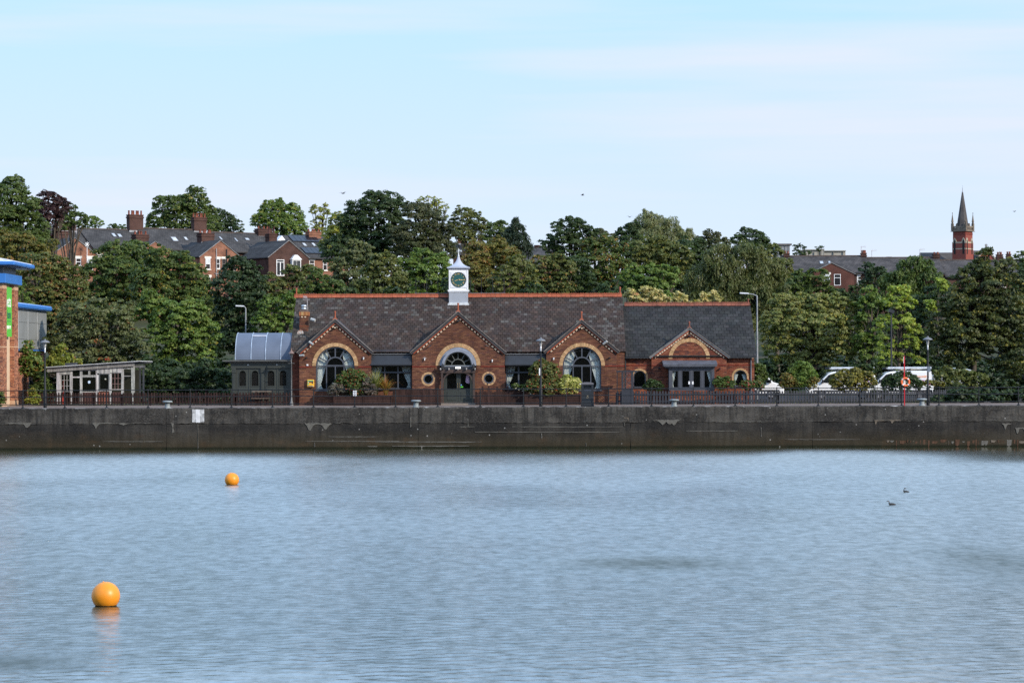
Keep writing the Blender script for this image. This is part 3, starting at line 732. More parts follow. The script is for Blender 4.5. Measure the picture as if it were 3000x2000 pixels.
# ---- big arched windows
def big_arch_window(g, uc, Y):
    cx = X(uc, 1072, Y); zs = Z(uc, 1072, Y); r = 1.185; zb = Z(uc, 1141.5, Y); f = Y + 0.12
    w = MB(); w.ring(cx, zs, r - 0.075, r + 0.01, f - 0.04, f + 0.06, 0, math.pi, 32)
    w.box(cx - r, cx - r + 0.075, f - 0.04, f + 0.06, zb, zs); w.box(cx + r - 0.075, cx + r, f - 0.04, f + 0.06, zb, zs)
    ri = 0.585
    w.ring(cx, zs, ri - 0.085, ri, f - 0.055, f + 0.05, 0, math.pi, 24)
    w.box(cx - r + 0.07, cx + r - 0.07, f - 0.035, f + 0.045, zs - 0.035, zs + 0.035)
    w.box(cx - ri + 0.08, cx + ri - 0.08, f - 0.058, f + 0.04, zs + 0.036, zs + 0.075)
    for dx in (-ri + 0.04, 0.0, ri - 0.04): w.box(cx + dx - 0.033, cx + dx + 0.033, f - 0.037, f + 0.043, zb + 0.05, zs - 0.036)
    w.box(cx - r + 0.07, cx + r - 0.07, f - 0.034, f + 0.046, zb, zb + 0.06)
    for a in (28, 60, 90, 120, 152):
        c, s_ = math.cos(R(a)), math.sin(R(a)); w.bar((cx + c * (ri - 0.01), f + 0.005, zs + s_ * (ri - 0.01)), (cx + c * (r - 0.06), f + 0.005, zs + s_ * (r - 0.06)), 0.075, 0.055, up=(0, 1, 0))
    win = w.build('window', M_grey, pub)
    b_ = MB(); b_.add([(p[0], f + 0.01, p[1]) for p in arch_loop(cx, zs, r - 0.03, zb + 0.02)], [tuple(range(23))]); b_.build('pane', M_glass, win)
    for s in (-1, 1):
        xa = cx + s * (r - 0.06); xb_ = cx + s * 0.42; a, c = min(xa, xb_), max(xa, xb_)
        # the head follows the arch: hang from just under the curve
        curtain(a, c, zb + 0.05, zs + 0.86, f + 0.16, zb + 0.32, win, s)
    b_ = MB(); b_.box(cx - r - 0.07, cx + r + 0.07, Y - 0.07, Y + 0.11, zb - 0.08, zb - 0.002); b_.build('sill', mat('grey_sill', (0.06, 0.065, 0.08), 0.5), win)
    arch_bricks(cx, zs + 0.01, r + 0.012, r + 0.24, Y, pub, 44)
    return arch_loop(cx, zs, r + 0.01, zb)
h1 = big_arch_window(G1, 982, YG); h3 = big_arch_window(G3, 1705, YG)
wall_piece([G1.wall_loop(), h1], YG, pub, COL_MAIN); wall_piece([G3.wall_loop(), h3], YG, pub, COL_MAIN)

# ---- entrance gable: fanlight, doors, portholes
cx = X(1342, 1071, YG); zs = Z(1342, 1071, YG); ro = 1.135
dx0, dx1 = X(1299, 1100, YG), X(1388, 1100, YG)
door_open = [(dx0, QZ), (dx1, QZ), (dx1, zs - 0.28), (cx + ro, zs - 0.28), (cx + ro, zs)] + [(cx + ro * math.cos(math.pi * i / 20), zs + ro * math.sin(math.pi * i / 20)) for i in range(1, 20)] + [(cx - ro, zs), (cx - ro, zs - 0.28), (dx0, zs - 0.28)]
ports = []
for u, v in ((1254.7, 1110), (1432, 1108.6)): ports.append((X(u, v, YG), Z(u, v, YG)))
wall_piece([G2.wall_loop(), door_open] + [circle_loop(px, pz, 0.31) for px, pz in ports], YG, pub, COL_MAIN)
arch_bricks(cx, zs + 0.01, ro + 0.005, ro + 0.25, YG, pub, 48)
for px, pz in ports:
    arch_bricks(px, pz, 0.315, 0.43, YG, pub, 36, 0, 2 * math.pi, 0.015)
    w = MB(); w.ring(px, pz, 0.235, 0.318, YG + 0.01, YG + 0.12, 0, 2 * math.pi, 28); win = w.build('porthole_window', M_grey, pub)
    b_ = MB(); b_.add([(p[0], YG + 0.08, p[1]) for p in circle_loop(px, pz, 0.25)], [tuple(range(28))]); b_.build('pane', M_glass, win)
hood = MB(); hood.ring(cx, zs, 0.86, 1.0, YG - 0.26, YG + 0.1, 0, math.pi, 28); hood.ring(cx, zs, 1.003, ro, YG - 0.02, YG + 0.12, 0, math.pi, 28); hood.box(cx - 1.0, cx + 1.0, YG - 0.25, YG + 0.05, zs - 0.05, zs - 0.012)
hood.build('arched_hood', M_lead, pub)
fan = MB(); f = YG + 0.07
fan.ring(cx, zs, 0.79, 0.858, f - 0.03, f + 0.05, 0, math.pi, 26); fan.ring(cx, zs, 0.375, 0.43, f - 0.04, f + 0.04, 0, math.pi, 20); fan.box(cx - 0.85, cx + 0.85, f - 0.035, f + 0.045, zs - 0.01, zs + 0.05)
for a in (30, 60, 90, 120, 150):
    c, s_ = math.cos(R(a)), math.sin(R(a)); fan.bar((cx + c * 0.42, f, zs + s_ * 0.42), (cx + c * 0.8, f, zs + s_ * 0.8), 0.05, 0.04, up=(0, 1, 0))
fw = fan.build('fanlight', mat('olive_grey_paint', (0.10, 0.105, 0.095), 0.5), pub)
b_ = MB(); b_.add([(p[0], f + 0.01, p[1]) for p in arch_loop(cx, zs + 0.01, 0.82, zs)[1:]], [tuple(range(22))]); b_.build('pane', M_glass, fw)
zt = Z(1342, 1072.5, YG); zc = Z(1342, 1082, YG); zd = Z(1342, 1092, YG)
b_ = MB(); b_.box(cx - 1.03, cx + 1.03, YG - 0.24, YG + 0.12, zc, zt - 0.03); b_.build('door_header', M_dark, pub)
M_brown = mat('dark_brown_timber', (0.05, 0.031, 0.026), 0.75, noise=0.25, scale=3, stretch=(4, 4, 0.6))
b_ = MB(); b_.box(cx - 1.08, cx + 1.08, YG - 0.36, YG + 0.05, zd, zc - 0.004); b_.build('canopy_beam', M_brown, pub)
for k, u in enumerate((1291.5, 1316, 1342, 1367, 1392.5)):
    xx = X(u, 1083, YG); b_ = MB(); b_.box(xx - 0.035, xx + 0.035, YG - 0.56, YG - 0.24, zc - 0.02, zc + 0.10); b_.build('rafter_end', mat('pale_rafter_tip', (0.33, 0.31, 0.30), 0.7), pub)
b_ = MB(); b_.box(cx - 0.165, cx + 0.165, YG - 0.31, YG - 0.242, zt - 0.15, zt - 0.04)
sm = bpy.data.materials.new('lit_sign_panel'); sm.use_nodes = True; sb = sm.node_tree.nodes['Principled BSDF']; sb.inputs['Base Color'].default_value = (0.9, 0.9, 0.85, 1); sb.inputs['Emission Color'].default_value = (1, 1, 0.9, 1); sb.inputs['Emission Strength'].default_value = 0.55
tag(b_.build('entrance_light', sm), 'small white glowing light box above the pub entrance doors', 'light')
for s, u in ((-1, 1295.5), (1, 1388.5)):
    xx = X(u, 1130, YG); b_ = MB(); b_.box(xx - 0.06, xx + 0.06, YG - 0.33, YG - 0.2, QZ, zd - 0.002)
    pts = []
    for i in range(9):
        t = R(90) * i / 8; pts.append((xx - s * (0.06 + 0.62 * (1 - math.cos(t)) * 0.9), YG - 0.26, zd - 0.62 + 0.62 * math.sin(t)))
    for p, q in zip(pts[:-1], pts[1:]): b_.bar(p, q, 0.09, 0.08, up=(0, 1, 0))
    b_.build('canopy_post', M_brown, pub)
mid = (dx0 + dx1) / 2; M_door = mat('dark_green_door', (0.030, 0.034, 0.028), 0.45, noise=0.1)
zg0, zg1 = Z(1342, 1138, YG), Z(1342, 1094, YG); zp0, zp1 = Z(1342, 1172, YG), Z(1342, 1147, YG); zfl = QZ + 0.14
b_ = MB(); b_.box(dx0, dx0 + 0.09, YG + 0.0, YG + 0.14, zfl, zd + 0.3); b_.box(dx1 - 0.09, dx1, YG, YG + 0.14, zfl, zd + 0.3); b_.box(dx0 + 0.09, dx1 - 0.09, YG + 0.004, YG + 0.136, zd - 0.02, zd + 0.3); b_.build('door_frame', M_door, pub)
b_ = MB(); b_.box(dx0 - 0.15, dx1 + 0.15, YG - 0.55, YG + 0.2, QZ + 0.004, zfl - 0.004); b_.build('door_step', mat('stone_step', (0.30, 0.25, 0.21), 0.85), pub)
for a, c in ((dx0 + 0.094, mid - 0.004), (mid + 0.004, dx1 - 0.094)):
    gx0, gx1 = a + 0.13, c - 0.13
    rr = 0.1; hole = [(gx0, zg0), (gx1, zg0)] + [(gx1 - rr + rr * math.cos(R(t)), zg1 - rr + rr * math.sin(R(t))) for t in range(0, 91, 18)] + [(gx0 + rr + rr * math.cos(R(t)), zg1 - rr + rr * math.sin(R(t))) for t in range(90, 181, 18)]
    b_ = MB(); b_.prism(rect(a, c, zfl + 0.01, zd - 0.024), YG + 0.04, YG + 0.095, [hole]); leafd = b_.build('door', M_door, pub)
    b_ = MB(); b_.box(gx0, gx1, YG + 0.02, YG + 0.039, zp0, zp1); b_.build('door_panel', M_door, leafd, bevel=0.012)
    b_ = MB(); b_.add([(p[0], YG + 0.07, p[1]) for p in hole], [tuple(range(len(hole)))]); b_.build('pane', M_glass, leafd)
for s in (-1, 1):
    b_ = MB(); b_.tube((mid + s * 0.06, YG - 0.0, zg0 + 0.05), (mid + s * 0.06, YG - 0.0, zg0 + 0.36), 0.013, n=8); b_.box(mid + s * 0.06 - 0.012, mid + s * 0.06 + 0.012, YG, YG + 0.041, zg0 + 0.06, zg0 + 0.09); b_.build('door_handle', mat('brass', (0.45, 0.32, 0.16), 0.35, metal=0.8), pub)
b_ = MB(); xx = X(1370, 1100, YG)
b_.add([(xx - 0.06, YG + 0.16, zg1 - 0.03), (xx + 0.08, YG + 0.15, zg1 - 0.1), (xx + 0.13, YG + 0.17, zg1 - 0.5), (xx + 0.1, YG + 0.16, zg1 - 0.63), (xx - 0.13, YG + 0.16, zg1 - 0.56), (xx - 0.12, YG + 0.17, zg1 - 0.3)], [(0, 5, 4, 3, 2, 1)])
b_.add([(xx - 0.06, YG + 0.175, zg1 - 0.03), (xx + 0.08, YG + 0.165, zg1 - 0.1), (xx + 0.13, YG + 0.185, zg1 - 0.5), (xx + 0.1, YG + 0.175, zg1 - 0.63), (xx - 0.13, YG + 0.175, zg1 - 0.56), (xx - 0.12, YG + 0.185, zg1 - 0.3)], [(0, 1, 2, 3, 4, 5)])
tag(b_.build('hanging_cloth', mat('lilac_cloth', (0.95, 0.62, 0.85), 0.8)), 'lilac cloth hanging behind the glass of the right entrance door', 'cloth')
for u, v, w_, h_, c_, nm, lab in ((1353, 1133, 0.075, 0.035, (0.12, 0.6, 0.05), 'sticker', 'small bright green sticker low on the right entrance door glass'), (1351.5, 1127.5, 0.04, 0.04, (0.2, 0.4, 0.75), 'sticker', 'round blue sticker on the right entrance door glass')):
    xx, zz = X(u, v, YG), Z(u, v, YG); b_ = MB()
    if nm == 'sticker' and w_ == h_: b_.prism(circle_loop(xx, zz, w_, 14), YG + 0.03, YG + 0.036)
    else: b_.box(xx - w_, xx + w_, YG + 0.03, YG + 0.036, zz - h_, zz + h_)
    tag(b_.build(nm, mat('sticker_%d' % int(c_[1] * 100), c_, 0.5)), lab, 'sticker')

# ---- recessed walls between the gables: awning box, window
M_awn = mat('dark_awning', (0.017, 0.019, 0.024), 0.5, noise=0.2, scale=2)
def recess(u0, u1, ua0, ua1, umull, lab):
    x0, x1 = X(u0, 1050, YR), X(u1, 1050, YR)
    wz0, wz1 = Z(u0, 1139.5, YR), Z(u0, 1068, YR)
    wx0, wx1 = x0 + 0.06, x1 - 0.06
    wall_piece([rect(x0 - 0.2, x1 + 0.2, QZ, ZE + 0.05), rect(wx0, wx1, wz0, wz1)], YR, pub, COL_MAIN)
    b_ = MB(); za_, zb_ = Z(u0, 1067, YR), Z(u0, 1038.5, YR); ax0, ax1 = X(ua0, 1050, YR - 0.5), X(ua1, 1050, YR - 0.5)
    b_.add([(ax0, YR - 0.28, zb_), (ax1, YR - 0.28, zb_), (ax1, YR - 0.62, za_), (ax0, YR - 0.62, za_), (ax0, YR, zb_ + 0.01), (ax1, YR, zb_ + 0.01), (ax1, YR, za_), (ax0, YR, za_)],
           [(3, 2, 1, 0), (4, 0, 1, 5), (7, 6, 2, 3), (0, 4, 7, 3), (1, 2, 6, 5)])
    b_.box(ax0, ax1, YR - 0.66, YR - 0.5, za_ - 0.06, za_ + 0.0); b_.build('awning', M_awn, pub)
    b_ = MB(); b_.box(ax0, ax1, YR - 0.36, YR, zb_ + 0.012, zb_ + 0.05); b_.build('awning_cap', mat('grey_flashing', (0.16, 0.165, 0.175), 0.5), pub)
    f = YR + 0.06; w = MB()
    w.box(wx0, wx0 + 0.07, f, f + 0.09, wz0, wz1); w.box(wx1 - 0.07, wx1, f, f + 0.09, wz0, wz1); w.box(wx0 + 0.07, wx1 - 0.07, f, f + 0.088, wz0, wz0 + 0.07); w.box(wx0 + 0.07, wx1 - 0.07, f, f + 0.088, wz1 - 0.12, wz1)
    ztr = Z(u0, 1090.5, YR); w.box(wx0 + 0.07, wx1 - 0.07, f - 0.004, f + 0.084, ztr - 0.045, ztr + 0.045)
    for um in umull: xx = X(um, 1100, YR); w.box(xx - 0.045, xx + 0.045, f - 0.008, f + 0.08, wz0 + 0.071, wz1 - 0.121)
    win = w.build('window', M_grey, pub)
    b_ = MB(); b_.add([(wx0, f + 0.05, wz0), (wx1, f + 0.05, wz0), (wx1, f + 0.05, wz1), (wx0, f + 0.05, wz1)], [(0, 1, 2, 3)]); b_.build('pane', M_glass, win)
    curtain(wx0 + 0.05, wx0 + 0.62, wz0 + 0.05, wz1 - 0.1, f + 0.2, wz0 + 0.3, win, -1, 7); curtain(wx1 - 0.62, wx1 - 0.05, wz0 + 0.05, wz1 - 0.1, f + 0.2, wz0 + 0.3, win, 1, 7)
    b_ = MB(); b_.box(wx0 - 0.05, wx1 + 0.05, YR - 0.09, YR + 0.05, wz0 - 0.07, wz0 - 0.002); b_.build('sill', M_dark, win)
    # eaves course of cream blocks, gutter
    n = int((x1 - x0) / 0.235)
    for i in range(n):
        xx = x0 + (x1 - x0) * (i + 0.5) / n; b_ = MB(); zz = Z(u0, 1035.5, YR); b_.box(xx - 0.055, xx + 0.055, YR - 0.07, YR - 0.01, zz - 0.045, zz + 0.04); b_.build('cream_block', M_cream_o, pub, color=jit(random.choice(DENT), 0.12))
    b_ = MB(); zz = Z(u0, 1030, YR); b_.box(x0, x1, YR - 0.09, YR, zz - 0.035, zz + 0.0); b_.build('red_moulding', M_redl, pub)
    b_ = MB(); b_.box(x0 - 0.02, x1 + 0.02, YR - 0.27, YR - 0.13, zz + 0.0, zz + 0.09); b_.build('gutter', mat('grey_gutter', (0.05, 0.055, 0.07), 0.4), pub, bevel=0.02)
recess(1087.3, 1207.8, 1085.5, 1206, (1127, 1166), '')
recess(1479, 1600.7, 1480, 1599, (1519.5, 1560), '')
# end walls and back
xe0, xe1 = X(863, 1100, 160), X(1829.5, 1100, 159)
def side_wall(x0, x1, y0, y1, z0, z1, m=None, parent=pub, bricks=None):
    b_ = MB(); b_.box(x0, x1, y0, y1, z0, z1); w = b_.build('wall', m or M_mortar, parent)
    return w
ws = side_wall(xe0 - 0.02, xe0 + 0.25, YG + 0.35, 167.0, QZ, ZE + 0.1)
wall_piece([rect(xe0 - 0.02, G1.xl + 0.02, QZ, ZE + 0.1)], YG + 0.35, pub, [(0.14, 0.045, 0.028), (0.11, 0.036, 0.024)])  # bricks coloured darker, painting in the shaded return
wall_piece([rect(G3.xr - 0.02, xe1, QZ, ZE - 0.02)], YG + 0.3, pub, COL_MAIN)
b_ = MB(); b_.add([(xe0, 158.9, ZE), (xe0, 167.8, ZE), (xe0, 163.4, ZRI - 0.1)], [(0, 1, 2)]); b_.add([(xe1, 158.9, ZE), (xe1, 167.8, ZE), (xe1, 163.4, ZRI - 0.1)], [(0, 1, 2)]); b_.build('gable_end', M_mortar, pub)
b_ = MB(); b_.box(xe0, xe1, 167.0, 167.3, QZ, ZE); b_.build('back_wall', M_mortar, pub)
b_ = MB(); b_.box(xe0 + 0.3, xe1 - 0.1, YG + 1.9, YG + 1.95, QZ + 0.01, ZE - 0.3); b_.build('dark_room_backing', mat('unlit_room_paint', (0.03, 0.022, 0.018), 0.8), pub)  # dark sheet stands in for the unlit room behind the panes
for g in (G1, G2, G3):          # returns of the projecting gables
    for xx, s in ((g.xl, 0), (g.xr, 0)):
        b_ = MB(); b_.box(xx - (0.28 if xx > g.xc else 0.0), xx + (0.0 if xx > g.xc else 0.28), YG + 0.3, YR + 0.3, QZ, g.zf - 0.03); b_.build('return_wall', M_mortar, pub)
    zz = Z(982, 1073.3, YG)
# string course
for (a, c, y) in ((G1.xl, cx * 0 + X(914, 1073, YG), YG), (X(1049, 1073, YG), G1.xr, YG), (G2.xl, X(1276, 1073, YG), YG), (X(1408, 1073, YG), G2.xr, YG), (G3.xl, X(1637, 1073, YG), YG), (X(1772, 1073, YG), G3.xr, YG), (G3.xr, xe1, YG + 0.3)):
    zz = Z(1343, 1073.3, YG); b_ = MB(); b_.box(a, c, y - 0.035, y - 0.004, zz - 0.03, zz + 0.03); b_.build('string_course', M_redl, pub)
for g in (G1, G2, G3): verge(g, pub, M_slateedge, mat('red_verge', (0.30, 0.07, 0.035), 0.8, noise=0.2), DENT, n_d=13 if g is not G2 else 16)

# ---- slate roofs: every slate a block of its own
def slate_roof(parent, x0, x1, e, r, sw, nrow, base_cols, hide, name='roof', n_single=300, pale=None, x1e=None):
    """e, r = (Y, Z) of eaves and ridge"""
    (ye, ze), (yr, zr) = e, r; L = math.hypot(yr - ye, zr - ze); dy, dz = (yr - ye) / L, (zr - ze) / L; ny, nz = -dz, dy
    b_ = MB(); b_.add([(x0, ye, ze - 0.02), (x1, ye, ze - 0.02), (x1, yr, zr - 0.02), (x0, yr, zr - 0.02), (x0, 2 * yr - ye, ze - 0.02), (x1, 2 * yr - ye, ze - 0.02)], [(0, 1, 2, 3), (3, 2, 5, 4)])
    roof = b_.build(name, M_under, parent)
    step = L / nrow; rest = MB(); singles = 0
    base = MB(); base.add([(-0.5, 0, 0), (0.5, 0, 0), (0.5, 1, 0), (-0.5, 1, 0), (-0.5, 0, 1), (0.5, 0, 1), (0.5, 1, 0.5), (-0.5, 1, 0.5)], [(0, 1, 5, 4), (1, 2, 6, 5), (3, 0, 4, 7), (4, 5, 6, 7)])
    me = base.mesh('slate', M_slate_o)
    for k in range(nrow):
        t0 = k * step - 0.03; t1 = (k + 1) * step + 0.01; tm = (k + 0.5) * step
        n = int((x1 - x0) / sw); w = (x1 - x0) / n; off = 0 if k % 2 else 0.5
        for i in range(-1, n + 1):
            a = max(x0, x0 + (i + off) * w + 0.010); c = min(x1, x0 + (i + 1 + off) * w - 0.010)
            if c - a < 0.04: continue
            if hide((a + c) / 2, ze + dz * tm): continue
            cc = jit(random.choice(base_cols), 0.2)
            if pale is not None: cc = pale((a + c) / 2, tm / L, cc)
            th = 0.022 + random.uniform(-0.004, 0.008); sag = random.uniform(-0.008, 0.008)
            def P(x, t, h): return (x, ye + dy * t + ny * h, ze + dz * t + nz * h)
            if singles < n_single:
                singles += 1; o_ = link('slate', me, None, roof, cc); og = org(roof)
                M_ = Matrix(((c - a, 0, 0, (a + c) / 2 - og.x), (0, dy * (t1 - t0), ny * th, ye + dy * (t0 + sag) - og.y), (0, dz * (t1 - t0), nz * th, ze + dz * (t0 + sag) - og.z), (0, 0, 0, 1)))
                o_.matrix_local = M_
            else:
                rest.color(cc); rest.add([P(a, t0 + sag, 0), P(c, t0 + sag, 0), P(c, t1, 0), P(a, t1, 0), P(a, t0 + sag, th), P(c, t0 + sag, th), P(c, t1, th * 0.5), P(a, t1, th * 0.5)], [(0, 1, 5, 4), (1, 2, 6, 5), (3, 0, 4, 7), (4, 5, 6, 7)])
    q = rest.build('slates', M_slate_s, roof); q['kind'] = 'stuff'
    return roof
def hide_main(x, z):
    for g in (G1, G2, G3):
        if z < g.za - 0.1 - g.slope * abs(x - g.xc): return True
    return False
def pale_main(x, t, c):
    u = 1500 + x * 7500 / 161
    p = 0.06
    if u > 1700 and t > 0.25: p = 0.2
    if u > 1730 and 0.25 < t < 0.5: p = 0.45
    if u < 1010: p = 0.2
    elif u < 1330 and t > 0.6: p = 0.16
    if random.random() < p: return jit((0.082, 0.073, 0.066), 0.2)
    if u < 940: return (c[0] * 0.95, c[1] * 1.08, c[2] * 1.1)
    return c
slate_roof(pub, X(857, 1000, 160.6), X(1829.5, 1000, 160.6), (YE - 0.2, ZE - 0.02), (YRI, ZRI), 0.262, 23,
           [(0.054, 0.038, 0.032), (0.047, 0.034, 0.029), (0.060, 0.042, 0.035), (0.044, 0.034, 0.031), (0.052, 0.041, 0.037)], hide_main, pale=pale_main)
# gable roofs running back into the main slope
def gable_roof(g, parent, e, r, m):
    (ye, ze), (yr, zr) = e, r
    def yat(z): return ye + (yr - ye) * (z - ze) / (zr - ze)
    for s in (-1, 1):
        xf = g.xc + s * (g.half + 0.08); zf = g.za - g.slope * (g.half + 0.08)
        b_ = MB(); f = g.Y - 0.12
        top = [(g.xc, f, g.za + 0.03), (xf, f, zf + 0.03), (xf, max(yat(zf), f + 0.05), zf + 0.03), (g.xc, yat(g.za) + 0.1, g.za + 0.03)]
        low = [(p[0], p[1], p[2] - 0.07) for p in top]
        fs = [(0, 1, 2, 3), (7, 6, 5, 4), (0, 4, 5, 1), (1, 5, 6, 2), (3, 7, 4, 0)] if s > 0 else [(3, 2, 1, 0), (4, 5, 6, 7), (1, 5, 4, 0), (2, 6, 5, 1), (0, 4, 7, 3)]
        b_.add(top + low, fs); b_.build('gable_roof_slope', m, parent)
for g in (G1, G2, G3): gable_roof(g, pub, (YE, ZE), (YRI, ZRI), mat('slate_slab', (0.05, 0.045, 0.05), 0.6, noise=0.3, scale=3, bump=0.3))

# ridge tiles and finials
def ridge_tile_mesh(w, m):
    b_ = MB(); b_.add([(0.006, -0.13, -0.115), (w - 0.006, -0.13, -0.115), (w - 0.006, 0, 0.03), (0.006, 0, 0.03), (0.006, 0.13, -0.115), (w - 0.006, 0.13, -0.115)], [(0, 1, 2, 3), (3, 2, 5, 4)])
    out = [(0.006, 0.0), (w - 0.006, 0.0), (w - 0.006, 0.10)] + [(w * 0.5 + 0.0 + x * w, z) for x, z in ((0.36, 0.135), (0.25, 0.145), (0.12, 0.13), (0.0, 0.105), (-0.12, 0.13), (-0.25, 0.145), (-0.36, 0.135))] + [(0.006, 0.10)]
    holes = [circle_loop(w * q, 0.085, 0.02, 8) for q in (0.27, 0.73)]
    b_.prism(out, -0.018, 0.018, holes); return b_.mesh('ridge_tile', m)
def ridge(parent, x0, x1, y, z, n, m, skip=None):
    w = (x1 - x0) / n; me = ridge_tile_mesh(w, m)
    for i in range(n):
        xx = x0 + i * w
        if skip and skip[0] < xx + w / 2 < skip[1]: continue
        o_ = link('ridge_tile', me, None, parent); o_.location = Vector((xx, y + random.uniform(-0.006, 0.006), z + random.uniform(-0.006, 0.006))) - org(parent); o_.rotation_euler.y = random.uniform(-0.008, 0.008)
def finial(parent, x, y, z, h, m=None):
    b_ = MB(); k = h / 0.5
    b_.add([(x - 0.16, y - 0.08, z - 0.06), (x + 0.16, y - 0.08, z - 0.06), (x + 0.05, y - 0.04, z + 0.05), (x - 0.05, y - 0.04, z + 0.05), (x - 0.16, y + 0.08, z - 0.06), (x + 0.16, y + 0.08, z - 0.06), (x + 0.05, y + 0.04, z + 0.05), (x - 0.05, y + 0.04, z + 0.05)], [(0, 1, 2, 3), (5, 4, 7, 6), (3, 2, 6, 7), (1, 5, 6, 2), (4, 0, 3, 7)])
    b_.lathe((x, y, z), [(0.055, 0), (0.05, 0.1 * k), (0.04, 0.3 * k), (0.055, 0.34 * k), (0.04, 0.37 * k), (0.068, 0.42 * k), (0.06, 0.47 * k), (0.01, 0.5 * k)], 12)
    return b_.build('finial', m or M_tc, parent)
zr_ = ZRI + 0.10
towx = X(1343.7, 850, YRI); ridge(pub, X(862, 870, YRI), X(1822, 870, YRI), YRI, zr_, 70, M_tc, (towx - 0.62, towx + 0.62))
finial(pub, X(868.5, 870, YRI), YRI, zr_ + 0.02, 0.5); finial(pub, X(1816.5, 870, YRI), YRI, zr_ + 0.02, 0.5)
for g, h in ((G1, 0.47), (G2, 0.5), (G3, 0.5)): finial(pub, g.xc, g.Y - 0.02, g.za + 0.05, h)

# ---- clock tower
tw = 0.605; ty = YRI + 0.05
def TZ(v): return Z(1343.7, v, ty - tw)
b_ = MB(); b_.box(towx - tw, towx + tw, ty - tw, ty + tw, ZRI - 1.0, TZ(853.5)); tower = b_.build('clock_tower', mat('tower_grey_boards', (0.33, 0.35, 0.39), 0.6, noise=0.08), pub)
b_ = MB(); b_.box(towx - tw - 0.07, towx + tw + 0.07, ty - tw - 0.07, ty + tw + 0.07, TZ(853.4), TZ(849)); b_.box(towx - tw - 0.03, towx + tw + 0.03, ty - tw - 0.03, ty + tw + 0.03, TZ(856), TZ(853.5)); b_.build('ledge', M_white, tower)
b_ = MB(); b_.box(towx - tw, towx + tw, ty - tw, ty + tw, TZ(848.9), TZ(790.2))
fy = ty - tw
zc = TZ(819.5); R0 = 0.478
fr = rect(towx - 0.5, towx + 0.5, zc - 0.5, zc + 0.5)
for a, b2, c, d in ((-tw - 0.004, -tw + 0.07, 0, 1), (tw - 0.07, tw + 0.004, 0, 1)): b_.box(towx + a, towx + b2, fy - 0.025, fy - 0.001, TZ(848), TZ(791))
b_.prism(rect(towx - 0.52, towx + 0.52, zc - 0.52, zc + 0.52), fy - 0.03, fy - 0.0, [circle_loop(towx, zc, R0 + 0.012, 36)])
for sx in (-1, 1):
    for sz in (-1, 1):
        pts = [(towx + sx * 0.47, zc + sz * 0.47)] + [(towx + sx * 0.535 * math.cos(R(a)), zc + sz * 0.535 * math.sin(R(a))) for a in (62, 56, 50, 45, 40, 34, 28)] 
        if sx * sz < 0: pts = pts[::-1]
        b_.prism(pts, fy - 0.04, fy - 0.031)
b_.build('clock_case', M_white, tower)
b_ = MB(); b_.prism(circle_loop(towx, zc, R0, 36), fy - 0.012, fy - 0.002); b_.build('clock_face', mat('clock_green', (0.012, 0.075, 0.07), 0.5, noise=0.08), tower)
b_ = MB(); b_.ring(towx, zc, R0 - 0.016, R0 + 0.01, fy - 0.04, fy - 0.005, 0, 2 * math.pi, 40); b_.build('clock_rim', M_dark, tower)
M_gold = mat('gilding', (0.75, 0.5, 0.2), 0.45, metal=0.3, noise=0.1)
for k, s_ in enumerate(['XII', 'I', 'II', 'III', 'IIII', 'V', 'VI', 'VII', 'VIII', 'IX', 'X', 'XI']):
    a = R(90 - 30 * k); text(None, s_, 0.125, (towx + 0.372 * math.cos(a), fy - 0.02, zc + 0.372 * math.sin(a)), (R(90), -(a - R(90)) if k not in (4, 5, 6, 7, 8) else -(a + R(90)), 0), M_gold, tower, 'numeral', 0.004)
for ang, ln, wd in ((R(-2), 0.40, 0.035), (R(196), 0.29, 0.03)):
    b_ = MB(); c, s_ = math.cos(ang), math.sin(ang); b_.add([(towx - c * 0.1 - s_ * 0.01, fy - 0.026, zc - s_ * 0.1 + c * 0.01), (towx + c * ln * 0.6 + s_ * wd * 0.5, fy - 0.026, zc + s_ * ln * 0.6 - c * wd * 0.5), (towx + c * ln, fy - 0.026, zc + s_ * ln), (towx + c * ln * 0.6 - s_ * wd * 0.5, fy - 0.026, zc + s_ * ln * 0.6 + c * wd * 0.5), (towx - c * 0.1 + s_ * 0.02, fy - 0.026, zc - s_ * 0.1 - c * 0.02)], [(0, 4, 1, 2, 3)]); b_.build('clock_hand', M_gold, tower)
# ogee roof, four sided
b_ = MB(); w0 = 0.725; zt0 = TZ(782.5); zt1 = TZ(751); H = zt1 - zt0
b_.box(towx - w0, towx + w0, ty - w0, ty + w0, TZ(785.8), zt0); b_.box(towx - w0 + 0.05, towx + w0 - 0.05, ty - w0 + 0.05, ty + w0 - 0.05, TZ(788), TZ(785.8)); b_.box(towx - w0 + 0.1, towx + w0 - 0.1, ty - w0 + 0.1, ty + w0 - 0.1, TZ(790.1), TZ(788))
prof = [(w0, 0), (0.60, 0.05), (0.45, 0.155), (0.32, 0.29), (0.22, 0.45), (0.15, 0.62), (0.10, 0.8), (0.065, 1.0)]
for (a, h0), (c, h1_) in zip(prof[:-1], prof[1:]):
    b_.add([(towx - a, ty - a, zt0 + h0 * H), (towx + a, ty - a, zt0 + h0 * H), (towx + a, ty + a, zt0 + h0 * H), (towx - a, ty + a, zt0 + h0 * H), (towx - c, ty - c, zt0 + h1_ * H), (towx + c, ty - c, zt0 + h1_ * H), (towx + c, ty + c, zt0 + h1_ * H), (towx - c, ty + c, zt0 + h1_ * H)], [(0, 1, 5, 4), (1, 2, 6, 5), (2, 3, 7, 6), (3, 0, 4, 7)], True)
b_.build('tower_roof', mat('tower_lead', (0.40, 0.42, 0.48), 0.5, noise=0.12, scale=2), tower)
